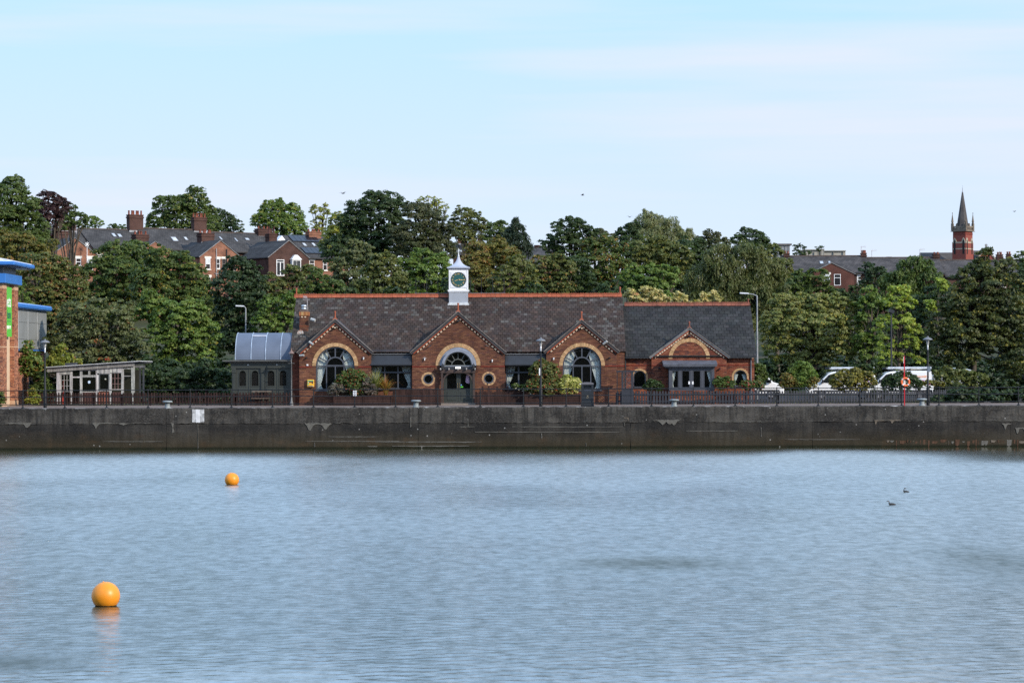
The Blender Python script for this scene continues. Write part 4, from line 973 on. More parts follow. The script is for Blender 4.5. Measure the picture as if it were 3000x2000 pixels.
b_ = MB(); b_.lathe((towx, ty, zt1), [(0.06, 0), (0.075, 0.03), (0.055, 0.06), (0.04, 0.1), (0.05, 0.13), (0.02, 0.18), (0.012, 0.5), (0.004, 0.55)], 12)
b_.bar((towx - 0.16, ty, zt1 + 0.3), (towx + 0.16, ty, zt1 + 0.3), 0.015, 0.015); b_.bar((towx, ty - 0.16, zt1 + 0.3), (towx, ty + 0.16, zt1 + 0.3), 0.015, 0.015)
b_.prism([(towx - 0.14, zt1 + 0.38), (towx + 0.1, zt1 + 0.37), (towx + 0.2, zt1 + 0.3), (towx + 0.22, zt1 + 0.43), (towx + 0.1, zt1 + 0.42), (towx + 0.02, zt1 + 0.5), (towx - 0.02, zt1 + 0.42)], ty - 0.008, ty + 0.008)
b_.build('weather_vane', mat('vane_grey', (0.5, 0.52, 0.52), 0.4, metal=0.4), tower)
# scalloped lead skirt on the slates
b_ = MB(); yb = ty - tw - 0.04
zk0, zk1 = Z(1343.7, 897, yb), Z(1343.7, 889.5, yb); n = 8; ww = 0.68
pts = [(towx - ww, zk1)]
for i in range(n):
    for q in range(5): t = (i + q / 4) / n; pts.append((towx - ww + 2 * ww * t, zk0 + 0.035 * (1 - math.sin(math.pi * q / 4))))
pts.append((towx + ww, zk1)); b_.prism(pts[::-1][::-1], yb - 0.14, yb - 0.10); b_.box(towx - tw - 0.02, towx + tw + 0.02, yb - 0.1, ty + 0.3, zk1 - 0.08, zk1 + 0.06); b_.build('lead_skirt', mat('pale_lead', (0.55, 0.57, 0.58), 0.6, noise=0.2, scale=6), tower)
# roof walk guard rail beside the tower
gr = thing('roof_guard_rail', 'thin black guard rail standing on the ridge either side of the clock tower', 'railing', (towx, YRI + 0.3, ZRI))
zb_, zt_ = Z(1343, 858, YRI + 0.3), Z(1343, 815, YRI + 0.3)
for u in (1218.6, 1250, 1283, 1378, 1410.6, 1443.5, 1476.6):
    xx = X(u, 850, YRI + 0.3); b_ = MB(); b_.box(xx - 0.022, xx + 0.022, YRI + 0.28, YRI + 0.32, zb_, zt_); b_.tube((xx, YRI + 0.3, zt_), (xx, YRI + 0.3, zt_ + 0.03), 0.03, n=8); b_.lathe((xx, YRI + 0.3, zb_), [(0.06, 0), (0.05, 0.04), (0.02, 0.07)], 8); b_.build('post', M_rail, gr)
for a, c in ((1214, 1316), (1372, 1481)):
    xa_, xb_ = X(a, 850, YRI + 0.3), X(c, 850, YRI + 0.3)
    b_ = MB(); b_.box(xa_, xb_, YRI + 0.16, YRI + 0.5, zb_ - 0.06, zb_); b_.build('walkway_board', mat('grey_walkway', (0.10, 0.105, 0.11), 0.6), gr)
    for z in (zt_ - 0.02, zt_ - 0.45): b_ = MB(); b_.tube((xa_ + 0.09, YRI + 0.3, z), (xb_ - 0.09, YRI + 0.3, z), 0.009, n=6); b_.build('rail', M_rail, gr)

# ---- pub chimney
cy = 160.5; cxa, cxb = X(877.5, 950, cy), X(903.5, 950, cy); cz0 = ZE + 0.5
def CZ(v): return Z(890, v, cy)
b_ = MB(); b_.box(cxa, cxb, cy, cy + 0.75, cz0, CZ(925)); chim = b_.build('chimney', M_mortar, pub)
b_ = MB(); brick_face(b_, [rect(cxa, cxb, CZ(990), CZ(925))], cy, COL_MAIN); q = b_.build('bricks', M_brick, chim); q['kind'] = 'stuff'
b_ = MB()
for i in range(9): w = (cxb - cxa + 0.06) / 9; b_.color(jit(random.choice([(0.50, 0.25, 0.10), (0.58, 0.36, 0.16), (0.38, 0.15, 0.07)]), 0.15)); b_.box(cxa - 0.03 + i * w + 0.006, cxa - 0.03 + (i + 1) * w - 0.006, cy - 0.05, cy + 0.8, CZ(924), CZ(913.5))
b_.color((0.2, 0.06, 0.03)); b_.box(cxa - 0.015, cxb + 0.015, cy - 0.02, cy + 0.77, CZ(926), CZ(924)); b_.box(cxa - 0.02, cxb + 0.02, cy - 0.02, cy + 0.77, CZ(956.5), CZ(954.5)); b_.build('chimney_cap', M_brick, chim)
b_ = MB(); b_.box(cxa - 0.02, cxb + 0.02, cy - 0.04, cy + 0.3, CZ(1001), CZ(989)); b_.build('flashing', mat('blue_grey_lead', (0.27, 0.31, 0.37), 0.5, noise=0.25, scale=5), chim)
for u in (885, 894.5): b_ = MB(); xx = X(u, 928, cy); b_.box(xx - 0.05, xx + 0.05, cy - 0.03, cy, CZ(930), CZ(926.5)); b_.build('cream_block', M_cream, chim)
b_ = MB(); xm = X(890.5, 900, cy + 0.3); b_.box(xm - 0.26, xm + 0.26, cy + 0.05, cy + 0.65, CZ(913), CZ(907)); b_.build('flue_slab', mat('slab_brown', (0.13, 0.10, 0.09), 0.8), chim)
b_ = MB(); b_.lathe((xm, cy + 0.33, CZ(907)), [(0.12, 0), (0.17, 0.02), (0.17, 0.09), (0.14, 0.12), (0.14, 0.16), (0.18, 0.17), (0.17, 0.27), (0.12, 0.31), (0.03, 0.32)], 16); b_.build('cowl', mat('galvanised', (0.45, 0.48, 0.5), 0.35, metal=0.6, noise=0.2), chim)
aer = MB(); xa_ = X(900, 890, cy + 0.35); aer.tube((xa_, cy + 0.4, CZ(912)), (xa_, cy + 0.4, CZ(877)), 0.014, n=6); aer.bar((xa_ - 0.25, cy + 0.4, CZ(878)), (xa_ + 0.15, cy + 0.4, CZ(879)), 0.014, 0.014)
for i in range(5): aer.bar((xa_ - 0.26, cy + 0.4, CZ(866 + i * 1.4)), (xa_ - 0.02, cy + 0.4, CZ(867 + i * 1.4)), 0.02, 0.015)
for i in range(4): aer.bar((xa_ - 0.26 + i * 0.07, cy + 0.3, CZ(877)), (xa_ - 0.22 + i * 0.07, cy + 0.5, CZ(879)), 0.014, 0.014)
aer.bar((xa_ - 0.02, cy + 0.4, CZ(870)), (xa_, cy + 0.4, CZ(879)), 0.014, 0.014)
tag(aer.build('television_aerial', mat('aerial_metal', (0.55, 0.5, 0.5), 0.4, metal=0.3)), 'small television aerial above the cowl of the pub chimney', 'aerial')
dish = thing('satellite_dish', 'white satellite dish with rust stains on the side of the pub chimney', 'satellite dish', (X(880, 976, cy - 0.15), cy - 0.1, CZ(976)))
dx_, dz_ = X(880, 976, cy - 0.2), Z(880, 976, cy - 0.2)
b_ = MB(); b_.lathe((dx_, cy - 0.2, dz_), [(0.205, -0.03), (0.19, -0.005), (0.12, 0.03), (0.02, 0.045)], 24, 'Y'); b_.lathe((dx_, cy - 0.188, dz_), [(0.2, -0.03), (0.12, 0.03), (0.02, 0.05)], 24, 'Y'); b_.build('reflector', mat('rusty_white', (0.48, 0.46, 0.43), 0.6, noise=0.2, scale=7, c2=(0.28, 0.13, 0.07)), dish)
b_ = MB(); b_.tube((dx_, cy - 0.15, dz_), (dx_ + 0.05, cy + 0.05, dz_ - 0.02), 0.02, n=8); b_.tube((dx_ + 0.02, cy - 0.2, dz_ - 0.16), (dx_ + 0.06, cy - 0.42, dz_ - 0.2), 0.012, n=6); b_.box(dx_ + 0.03, dx_ + 0.09, cy - 0.48, cy - 0.42, dz_ - 0.23, dz_ - 0.17); b_.build('bracket_arm', mat('grey_bracket', (0.4, 0.4, 0.4), 0.5), dish)

# ---- rooms seen through the panes stay dark; floors
b_ = MB(); b_.box(xe0 + 0.3, xe1 - 0.1, YG + 0.32, 167, QZ + 0.008, QZ + 0.05); b_.build('floor', mat('dark_floor', (0.05, 0.035, 0.025), 0.7), pub)

# ================================================================ EXTENSION (right)
ext = thing('pub_extension', 'lower brick extension with blue-grey slate roof and glazed bay', 'building', (X(2020, 1184, YW), YW, QZ))
wz = Z(2019, 1048, YW); wx0, wx1 = X(1832, 1100, YW + 0.25), X(2210, 1100, YW + 0.25)
ZE2 = Z(2020, 1043.5, YW + 0.2); YE2 = YW + 0.1; YR2 = YW + 3.9; ZR2 = Z(2019, 895, YR2)
ax, az = X(2019.3, 1051, YW), Z(2019.3, 1051, YW)
bay0, bay1 = X(1958, 1100, YW), X(2092, 1100, YW)
bz0, bz1 = QZ, Z(2020, 1074, YW)
loopg = G4.wall_loop()
wall_piece([loopg, rect(bay0, bay1, QZ + 0.01, bz1)], YW, ext, COL_WING, mort=mat('wing_mortar', (0.15, 0.085, 0.065), 0.95, noise=0.3))
arch_bricks(ax, az, 1.055, 1.29, YW, ext, 40)
small = []
for uc, uw, vs_, vb, ro_ in ((1873.7, 0, 1103.5, 1134.5, 0.52), (2168.8, 0, 1103, 1131, 0.53)):
    y = YW + 0.25; sx, sz, zb_ = X(uc, vs_, y), Z(uc, vs_, y), Z(uc, vb, y); ri = ro_ - 0.13
    small.append(arch_loop(sx, sz, ri, zb_))
    w = MB(); w.ring(sx, sz, ri - 0.055, ri + 0.0, y + 0.04, y + 0.12, 0, math.pi, 24); w.box(sx - ri, sx - ri + 0.055, y + 0.04, y + 0.12, zb_, sz); w.box(sx + ri - 0.055, sx + ri, y + 0.04, y + 0.12, zb_, sz); w.box(sx - ri, sx + ri, y + 0.04, y + 0.12, zb_, zb_ + 0.05)
    win = w.build('window', M_grey, ext)
    b_ = MB(); b_.add([(p[0], y + 0.09, p[1]) for p in arch_loop(sx, sz, ri - 0.02, zb_)], [tuple(range(23))]); b_.build('pane', M_glass, win)
    b_ = MB(); b_.box(sx - ri - 0.08, sx + ri + 0.08, y - 0.05, y + 0.06, zb_ - 0.06, zb_ - 0.002); b_.build('sill', M_dark, win)
    arch_bricks(sx, sz, ri + 0.008, ro_, y, ext, 26)
    for s in (-1, 1):
        for q in range(3):
            b_ = MB(); x_a = sx + s * (ri + 0.01); x_b = sx + s * ro_; b_.box(min(x_a, x_b), max(x_a, x_b), y - 0.03, y + 0.03, sz - 0.08 * (q + 1) + 0.006, sz - 0.08 * q - 0.006); b_.build('arch_brick', M_ybrick, ext, color=jit((0.47, 0.29, 0.15), 0.15))
    if uc > 2000:
        for s in (-1, 1): curtain(min(sx + s * (ri - 0.04), sx + s * 0.12), max(sx + s * (ri - 0.04), sx + s * 0.12), zb_ + 0.03, sz + 0.15, y + 0.2, zb_ + 0.25, win, s, 4)
wall_piece([rect(wx0, X(1909.5, 1100, YW + 0.25), QZ, ZE2 + 0.02), small[0]], YW + 0.25, ext, COL_WING, mort=MATS['wing_mortar'])
wall_piece([rect(X(2128.2, 1100, YW + 0.25), wx1, QZ, ZE2 + 0.02), small[1]], YW + 0.25, ext, COL_WING, mort=MATS['wing_mortar'])
side_wall(wx1 - 0.3, wx1, YW + 0.55, YW + 7.6, QZ, ZE2, MATS['wing_mortar'], ext)
b_ = MB(); b_.add([(wx1, YE2, ZE2), (wx1, 2 * YR2 - YE2, ZE2), (wx1, YR2, ZR2 - 0.1)], [(0, 1, 2)]); b_.box(wx0, wx1, YW + 7.3, YW + 7.6, QZ, ZE2); b_.build('back_wall', MATS['wing_mortar'], ext)
b_ = MB(); b_.box(wx0 + 0.1, wx1 - 0.3, YW + 2.5, YW + 2.55, QZ, ZE2); b_.build('dark_room_backing', mat('unlit_room_paint', (0.03, 0.022, 0.018), 0.8), ext)  # dark backing, the shade of the room put into its colour
verge(G4, ext, mat('pale_verge', (0.13, 0.135, 0.14), 0.6, noise=0.35, scale=5), mat('red_verge', (0.30, 0.07, 0.035)), DENT, n_d=17, edge=0.16)
for x0_, x1_ in ((wx0, X(1909, 1, YW + 0.25)), (X(2129, 1, YW + 0.25), wx1)):
    n = int((x1_ - x0_) / 0.21)
    for i in range(n):
        xx = x0_ + (x1_ - x0_) * (i + 0.5) / n; zz = Z(2019, 1048.8, YW + 0.25); b_ = MB(); b_.box(xx - 0.05, xx + 0.05, YW + 0.17, YW + 0.24, zz - 0.04, zz + 0.04); b_.build('cream_block', M_cream_o, ext, color=jit(random.choice(DENT), 0.12))
    b_ = MB(); zz = Z(2019, 1069.5, YW + 0.25); b_.box(x0_, x1_, YW + 0.21, YW + 0.245, zz - 0.025, zz + 0.025); b_.build('string_course', M_redl, ext)
for a, c in ((G4.xl, X(1940, 1, YW)), (X(2101, 1, YW), G4.xr)):
    b_ = MB(); zz = Z(2019, 1069.5, YW); b_.box(a, c, YW - 0.035, YW - 0.006, zz - 0.025, zz + 0.025); b_.build('string_course', M_redl, ext)
def hide_wing(x, z): return z < G4.za - 0.1 - G4.slope * abs(x - G4.xc)
slate_roof(ext, X(1828.5, 1000, YW + 2), X(2211.0, 1000, YW + 1.2), (YE2 - 0.22, ZE2 + 0.0), (YR2, ZR2), 0.33, 18, [(0.033, 0.033, 0.034), (0.028, 0.029, 0.030), (0.038, 0.038, 0.039), (0.034, 0.034, 0.034)], hide_wing)
gable_roof(G4, ext, (YE2, ZE2), (YR2, ZR2), mat('dark_slate_slab', (0.035, 0.038, 0.045), 0.6, noise=0.3, scale=3))
ridge(ext, X(1829, 900, YR2), X(2196, 900, YR2), YR2, ZR2 + 0.10, 27, M_tcd)
finial(ext, X(2192, 890, YR2), YR2, ZR2 + 0.1, 0.32, M_tcd); finial(ext, G4.xc, G4.Y - 0.02, G4.za + 0.04, 0.36, M_tcd)
b_ = MB(); zz = ZE2 - 0.02
for a, c in ((wx0 - 0.05, G4.xc - G4.half), (G4.xc + G4.half, wx1 + 0.08)): b_.box(a, c, YE2 - 0.24, YE2 - 0.1, zz - 0.09, zz - 0.005)
b_.build('gutter', M_dark, ext)
b_ = MB(); xx = X(2201, 1100, YW); b_.tube((xx, YW + 0.17, QZ), (xx, YW + 0.17, zz - 0.08), 0.04, n=8); b_.build('downpipe', mat('grey_pipe', (0.12, 0.125, 0.14), 0.5), ext)
b_ = MB(); xx = X(1832.5, 1100, YW); b_.tube((xx, YW + 0.1, QZ), (xx, YW + 0.1, Z(1832, 1052, YW)), 0.045, n=8); b_.tube((xx, YW + 0.1, Z(1832, 1052, YW)), (xx + 0.28, YW + 0.0, zz - 0.06), 0.045, n=8); b_.build('downpipe', M_dark, ext)
# projecting bay: flat canopy, posts, four glazed leaves
by = YW - 0.85; M_bay = mat('blue_grey_paint', (0.055, 0.060, 0.075), 0.5, noise=0.1)
def BX(u): return X(u, 1100, by)
def BZ(v): return Z(2025, v, by)
bay = MB(); bay.box(BX(1960), BX(1968), by, by + 0.12, BZ(1143), BZ(1077)); bay.box(BX(2085), BX(2093), by, by + 0.12, BZ(1143), BZ(1077))
bay.box(BX(1968), BX(2085), by, by + 0.1, BZ(1084.5), BZ(1077)); bay.box(BX(1968), BX(2085), by, by + 0.1, BZ(1143), BZ(1136))
for u in (1992.5, 2025.5, 2057.5): bay.box(BX(u - 3.6), BX(u + 3.6), by + 0.002, by + 0.098, BZ(1136), BZ(1084.5))
bay.box(BX(1960), BX(1962.5), by + 0.12, YW, BZ(1190), BZ(1077)); bay.box(BX(2090.5), BX(2093), by + 0.12, YW, BZ(1190), BZ(1077))
bayo = bay.build('bay', M_bay, ext)
for a, c in ((1968, 1988.5), (1996.5, 2021.5), (2029.5, 2053.5), (2061.5, 2085)):
    b_ = MB(); b_.prism(rect(BX(a), BX(c), BZ(1136), BZ(1084.5)), by + 0.02, by + 0.07, [rect(BX(a) + 0.05, BX(c) - 0.05, BZ(1134), BZ(1086.5))]); b_.build('casement', M_bay, bayo)
    b_ = MB(); b_.add([(BX(a), by + 0.05, BZ(1136)), (BX(c), by + 0.05, BZ(1136)), (BX(c), by + 0.05, BZ(1084.5)), (BX(a), by + 0.05, BZ(1084.5))], [(0, 1, 2, 3)]); b_.build('pane', M_glass, bayo)
for s, a, c in ((-1, 1969, 1981), (1, 2071, 2084)): curtain(BX(a), BX(c), BZ(1135), BZ(1086), by + 0.2, BZ(1123), bayo, s, 4)
b_ = MB(); b_.prism(rect(BX(1962.5), BX(2090.5), QZ, BZ(1143.2)), by + 0.01, by + 0.2); pl = b_.build('plinth', MATS['wing_mortar'], ext)
b_ = MB(); brick_face(b_, [rect(BX(1962.5), BX(2090.5), QZ, BZ(1143.2))], by + 0.01, COL_WING); q = b_.build('bricks', M_brick, pl); q['kind'] = 'stuff'
b_ = MB(); cx0, cx1 = BX(1944), BX(2099)
b_.add([(cx0, by - 0.3, BZ(1073.5)), (cx1, by - 0.3, BZ(1073.5)), (cx1, YW, BZ(1073.5)), (cx0, YW, BZ(1073.5)), (cx0 - 0.04, by - 0.34, BZ(1066)), (cx1 + 0.04, by - 0.34, BZ(1066)), (cx1 + 0.04, YW, BZ(1055)), (cx0 - 0.04, YW, BZ(1055))], [(0, 3, 2, 1), (4, 5, 6, 7), (0, 1, 5, 4), (1, 2, 6, 5), (3, 0, 4, 7)])
b_.build('bay_canopy', mat('blue_grey_lead2', (0.10, 0.108, 0.13), 0.5, noise=0.25, scale=3), ext)
b_ = MB(); b_.box(cx0 + 0.1, cx1 - 0.1, by - 0.2, by + 0.1, BZ(1077), BZ(1073.6)); b_.build('canopy_soffit', M_bay, ext)
for u, v, lab in ((2019, 1121, 'left'), (2029.5, 1121, 'right')):
    b_ = MB(); xx, zz = BX(u), BZ(v); b_.box(xx - 0.05, xx + 0.05, by - 0.012, by - 0.004, zz - 0.09, zz + 0.09)
    tag(b_.build('notice', M_white), 'white paper notice on the glazed bay door, %s of the pair' % lab, 'notice')
# ================================================================ CONSERVATORY (left of the pub)
CY = 159.3
con = thing('conservatory', 'dark green conservatory with arched windows and curved blue-grey roof, left of the pub', 'conservatory', (X(765, 1184, CY), CY, QZ))
def KX(u): return X(u, 1100, CY)
def KZ(v): return Z(760, v, CY)
M_cgreen = mat('conservatory_green', (0.034, 0.038, 0.031), 0.5, noise=0.12, scale=2)
cr = KX(857)
wins = [(710.5, 9.6), (747, 10.0), (793.8, 10.0), (829, 10.0)]
loops = [rect(KX(679), cr, QZ, KZ(1077))]
for u, w in wins: loops.append(arch_loop(KX(u), KZ(1085.5 + w), w / 47.1, KZ(1130)))
b_ = MB(); b_.prism(loops[0], CY + 0.06, CY + 0.16, loops[1:]); front = b_.build('front_wall', M_cgreen, con)
for u, w in wins:
    r = w / 47.1; sx, sz, zb = KX(u), KZ(1085.5 + w), KZ(1130)
    b_ = MB(); b_.ring(sx, sz, r - 0.0, r + 0.045, CY + 0.035, CY + 0.12, 0, math.pi, 16); b_.box(sx - r - 0.045, sx - r, CY + 0.035, CY + 0.12, zb, sz); b_.box(sx + r, sx + r + 0.045, CY + 0.035, CY + 0.12, zb, sz); b_.box(sx - r - 0.045, sx + r + 0.045, CY + 0.035, CY + 0.12, zb - 0.05, zb); win = b_.build('window', M_cgreen, con)
    b_ = MB(); b_.add([(p[0], CY + 0.1, p[1]) for p in arch_loop(sx, sz, r, zb)], [tuple(range(23))]); b_.build('pane', M_glass, win)
    b_ = MB()
    for k in range(7): xx = sx - r + 2 * r * (k + 0.5) / 7; b_.box(xx - 0.004, xx + 0.004, CY + 0.092, CY + 0.098, zb, sz + r * 0.4)
    b_.build('leading', mat('window_lead', (0.05, 0.045, 0.04), 0.5), win)
for u0, u1 in ((728.5, 731.5), (811, 813.5)): b_ = MB(); b_.box(KX(u0), KX(u1), CY + 0.03, CY + 0.062, QZ, KZ(1080)); b_.build('door_stile', M_cgreen, con)
for u, w in wins:
    b_ = MB(); b_.box(KX(u - 13), KX(u + 13), CY + 0.025, CY + 0.058, KZ(1178), KZ(1138)); b_.build('door_panel', M_cgreen, con, bevel=0.012)
for u0, u1 in ((679, 692), (764, 776.5)):
    b_ = MB(); b_.box(KX(u0 + 1.5), KX(u1 - 1.5), CY - 0.04, CY + 0.06, QZ, KZ(1092)); b_.box(KX(u0), KX(u1), CY - 0.07, CY + 0.062, KZ(1091), KZ(1078)); b_.box(KX(u0 + 4), KX(u1 - 4), CY - 0.055, CY - 0.039, QZ + 0.3, KZ(1095)); b_.ring((KX(u0) + KX(u1)) / 2, KZ(1087), 0.06, 0.09, CY - 0.085, CY - 0.069, 0, math.pi, 10); b_.build('pilaster', M_cgreen, con)
b_ = MB(); b_.box(KX(676), cr, CY - 0.05, CY + 0.2, KZ(1078), KZ(1064)); b_.build('fascia', M_cgreen, con)
b_ = MB(); x0 = KX(663)
for (da, za, zb_) in ((0.05, 1064, 1061), (0.22, 1061, 1058), (0.36, 1058, 1054.5)): b_.box(KX(676) - da * 1.3 , cr, CY - 0.05 - da, CY + 0.25, KZ(za), KZ(zb_))
b_.build('cornice', mat('cornice_grey', (0.085, 0.085, 0.078), 0.55, noise=0.15), con)
b_ = MB(); b_.box(KX(682), cr, CY + 3.2, CY + 3.25, QZ, KZ(1066)); b_.build('back_wall', mat('unlit_room_paint', (0.03, 0.022, 0.018), 0.8), con)  # dark colour stands in for shade inside the conservatory
b_ = MB(); b_.box(KX(679), KX(682), CY + 0.1, CY + 4.5, QZ, KZ(1064)); b_.build('side_wall', M_cgreen, con)
M_poly = mat('blue_grey_polycarbonate', (0.115, 0.14, 0.19), 0.6, noise=0.15, scale=0.8, spec=0.25)
zt0, zt1 = KZ(1053.5), KZ(974); Hh = zt1 - zt0; y0 = CY - 0.05
def barrel(a): return y0 + 1.9 * (1 - math.cos(a)), zt0 + Hh * math.sin(a)
def barrel_patch(xa, xb, a0, a1, name, m, dz=0.0, thick=0.03, n=10):
    b_ = MB(); vv = []
    for i in range(n + 1):
        a = a0 + (a1 - a0) * i / n; y, z = barrel(a); ny_, nz_ = -math.cos(a) * 1.0, math.sin(a)
        for x in (xa, xb): vv.append((x, y + ny_ * dz, z + nz_ * dz))
        for x in (xa, xb): vv.append((x, y + ny_ * (dz - thick), z + nz_ * (dz - thick)))
    fs = []
    for i in range(n):
        k = 4 * i; fs += [(k, k + 1, k + 5, k + 4), (k + 3, k + 2, k + 6, k + 7), (k + 1, k + 3, k + 7, k + 5), (k + 2, k, k + 4, k + 6)]
    fs += [(0, 2, 3, 1), (4 * n, 4 * n + 1, 4 * n + 3, 4 * n + 2)]
    b_.add(vv, fs); return b_.build(name, m, con)
seams = [690, 735.6, 778, 822.5, 857]
for a, c in zip(seams[:-1], seams[1:]):
    barrel_patch(KX(a) + 0.01, KX(c) - 0.01, 0, R(62), 'roof_panel', M_poly); barrel_patch(KX(a) + 0.01, KX(c) - 0.01, R(62), R(95), 'roof_panel', M_poly)
M_bead = mat('pale_glazing_bar', (0.36, 0.42, 0.50), 0.35, metal=0.2)
for s in seams[:-1]: barrel_patch(KX(s) - 0.025, KX(s) + 0.025, 0, R(93), 'glazing_bar', M_bead, dz=0.035)
barrel_patch(KX(736), KX(778), R(59.5), R(64), 'glazing_bar', mat('pale_grey_bar', (0.42, 0.42, 0.46), 0.4), dz=0.03)
b_ = MB(); vv = [(KX(690.5), barrel(R(a))[0], barrel(R(a))[1]) for a in range(0, 91, 10)] + [(KX(690.5), y0 + 1.9, zt0)]; b_.add(vv, [tuple(range(len(vv)))]); b_.build('gable_panel', M_poly, con)
b_ = MB(); b_.box(KX(690), cr, y0 + 1.85, y0 + 4.3, zt0 - 0.2, zt1 - 0.02); b_.build('roof_back', M_poly, con)
for u in (727, 811.5):
    b_ = MB(); b_.lathe((KX(u), CY - 0.06, KZ(1068.5)), [(0.035, -0.03), (0.045, 0.01)], 12, 'Y'); tag(b_.build('wall_light', mat('lamp_white', (0.8, 0.8, 0.78), 0.5)), 'small round white light on the conservatory fascia, %s' % ('nearer the timber shed' if u < 800 else 'nearer the pub'), 'light')

# ================================================================ WALL MOUNTED THINGS ON THE PUB
M_galv = mat('brushed_grey_metal', (0.42, 0.42, 0.40), 0.45, metal=0.2, noise=0.15)
def floodlight(u, v, du, dv, lab, y=None, r=0.075, m=None):
    y = y or YG - 0.22; p = at(u - du, v - dv, y); q = at(u + du, v + dv, y - 0.1)
    t = thing('floodlight', lab, 'floodlight', at(u, v, y)); b_ = MB(); b_.tube(p, q, r, r * 0.92, 14); b_.build('lamp_body', m or M_galv, t)
    b_ = MB(); b_.tube((p + q) / 2, ((p + q) / 2) + Vector((0, 0.24, 0.03)), 0.02, n=6); b_.build('bracket', M_dark, t); return t
floodlight(911.5, 1005, 6, 4, 'tubular grey floodlight on the left gable verge, left end')
floodlight(884, 1041, 6.5, -0.5, 'tubular grey floodlight low on the corner below the left gable', YG - 0.2)
floodlight(1773, 1003.5, 5.5, -4, 'tubular grey floodlight on the right slope of the third gable')
floodlight(917, 937, 6, 1.5, 'silver floodlight on an arm beside the pub chimney', 160.3, 0.11)
for g, u, v, m, lab in ((G1, 981.6, 960, 1, 'small square light under the peak of the left gable'), (G2, 1342, 940.5, 0, 'small dark light under the peak of the entrance gable'), (G3, 1704.5, 961.5, 1, 'small square light under the peak of the third gable'), (G4, 2019.8, 984, 0, 'small dark light under the peak of the extension gable')):
    p = at(u, v, g.Y - 0.1); t = thing('gable_light', lab, 'light', p); b_ = MB(); b_.box(p.x - 0.09, p.x + 0.09, p.y - 0.12, p.y + 0.05, p.z - 0.035, p.z + 0.05); b_.build('housing', M_dark, t, bevel=0.01)
    b_ = MB(); b_.box(p.x - 0.05, p.x + 0.05, p.y - 0.14, p.y - 0.121, p.z - 0.03, p.z + 0.04); b_.build('lens', M_cream if m else M_dark, t)
for u, v, s, lab in ((1259, 1014, -1, 'black security camera on the entrance gable, left side'), (1427, 1013, 1, 'black security camera on the entrance gable, right side')):
    p = at(u, v, YG - 0.2); t = thing('security_camera', lab, 'camera', p); b_ = MB(); b_.tube(p + Vector((0.09, 0, 0.05 * -s)), p + Vector((-0.09, -0.05, 0.05 * s)), 0.035, n=10); b_.build('camera_body', M_dark, t); b_ = MB(); b_.tube(p, p + Vector((0, 0.2, 0)), 0.014, n=6); b_.build('bracket', M_dark, t)
for u, v, y, lab, arrow in ((1244, 1052, YG, 'small pale up-light with angled cap on the entrance gable, left side', 1), (1442, 1056, YG, 'small pale up-light on the entrance gable, right side', 0), (1065, 1049, YG, 'small pale up-light on the left gable, right of its arch', 0), (1622, 1050, YG, 'small pale up-light on the third gable, left of its arch', 0)):
    p = at(u, v, y - 0.1); t = thing('wall_uplight', lab, 'light', p); b_ = MB(); b_.tube(p + Vector((0, 0, -0.08)), p + Vector((0, 0, 0.07)), 0.03, 0.045, 12); b_.build('lamp_body', M_white, t)
    if arrow: b_ = MB(); b_.bar(p + Vector((-0.11, 0, 0.05)), p + Vector((0, 0, 0.13)), 0.03, 0.02); b_.bar(p + Vector((0.11, 0, 0.05)), p + Vector((0, 0, 0.13)), 0.03, 0.02); b_.build('cap', M_galv, t)
    b_ = MB(); b_.box(p.x - 0.02, p.x + 0.02, p.y, p.y + 0.1, p.z - 0.03, p.z); b_.build('bracket', M_dark, t)
for u, v, y, lab in ((898, 1048, YG, 'black round speaker at the left end of the left gable'), (1786, 1048, YG, 'black round speaker at the right end of the third gable'), (1931, 1078.5, YW, 'black speaker left of the glazed bay'), (2108.5, 1080.5, YW, 'black speaker right of the glazed bay')):
    p = at(u, v, y - 0.09); b_ = MB(); b_.lathe(p, [(0.03, -0.09), (0.06, -0.03), (0.055, 0.04), (0.02, 0.095)], 12, 'Y'); tag(b_.build('speaker', M_dark), lab, 'speaker')
p = at(900.5, 1069, YG - 0.06); b_ = MB(); b_.box(p.x - 0.055, p.x + 0.055, p.y - 0.01, p.y + 0.06, p.z - 0.05, p.z + 0.05); tag(b_.build('junction_box', M_white, bevel=0.008), 'small white square box on the wall above the yellow cabinet', 'box')
# entrance lanterns
for u, lab in ((1297, 'black lantern left of the entrance arch'), (1387, 'black lantern right of the entrance arch')):
    p = at(u, 1071, YG - 0.42); t = thing('lantern', lab, 'lantern', p); px_, py_, pz_ = p
    b_ = MB(); b_.lathe((px_, py_, pz_), [(0.13, -0.02), (0.10, 0.03), (0.05, 0.08), (0.03, 0.1), (0.012, 0.17)], 8); b_.build('lantern_cap', M_dark, t)
    b_ = MB(); b_.lathe((px_, py_, pz_), [(0.04, -0.24), (0.06, -0.22), (0.09, -0.02)], 6); b_.build('lantern_glass', glass_mat('lantern_glass', (0.1, 0.1, 0.1), 0.5), t)
    b_ = MB(); b_.bar((px_, py_, pz_ - 0.26), (px_, YG, pz_ - 0.22), 0.03, 0.03)
    for k in range(6): a = k * math.pi / 3; b_.bar((px_ + 0.04 * math.cos(a), py_ + 0.04 * math.sin(a), pz_ - 0.24), (px_ + 0.093 * math.cos(a), py_ + 0.093 * math.sin(a), pz_ - 0.02), 0.012, 0.012)
    b_.build('lantern_frame', M_dark, t)
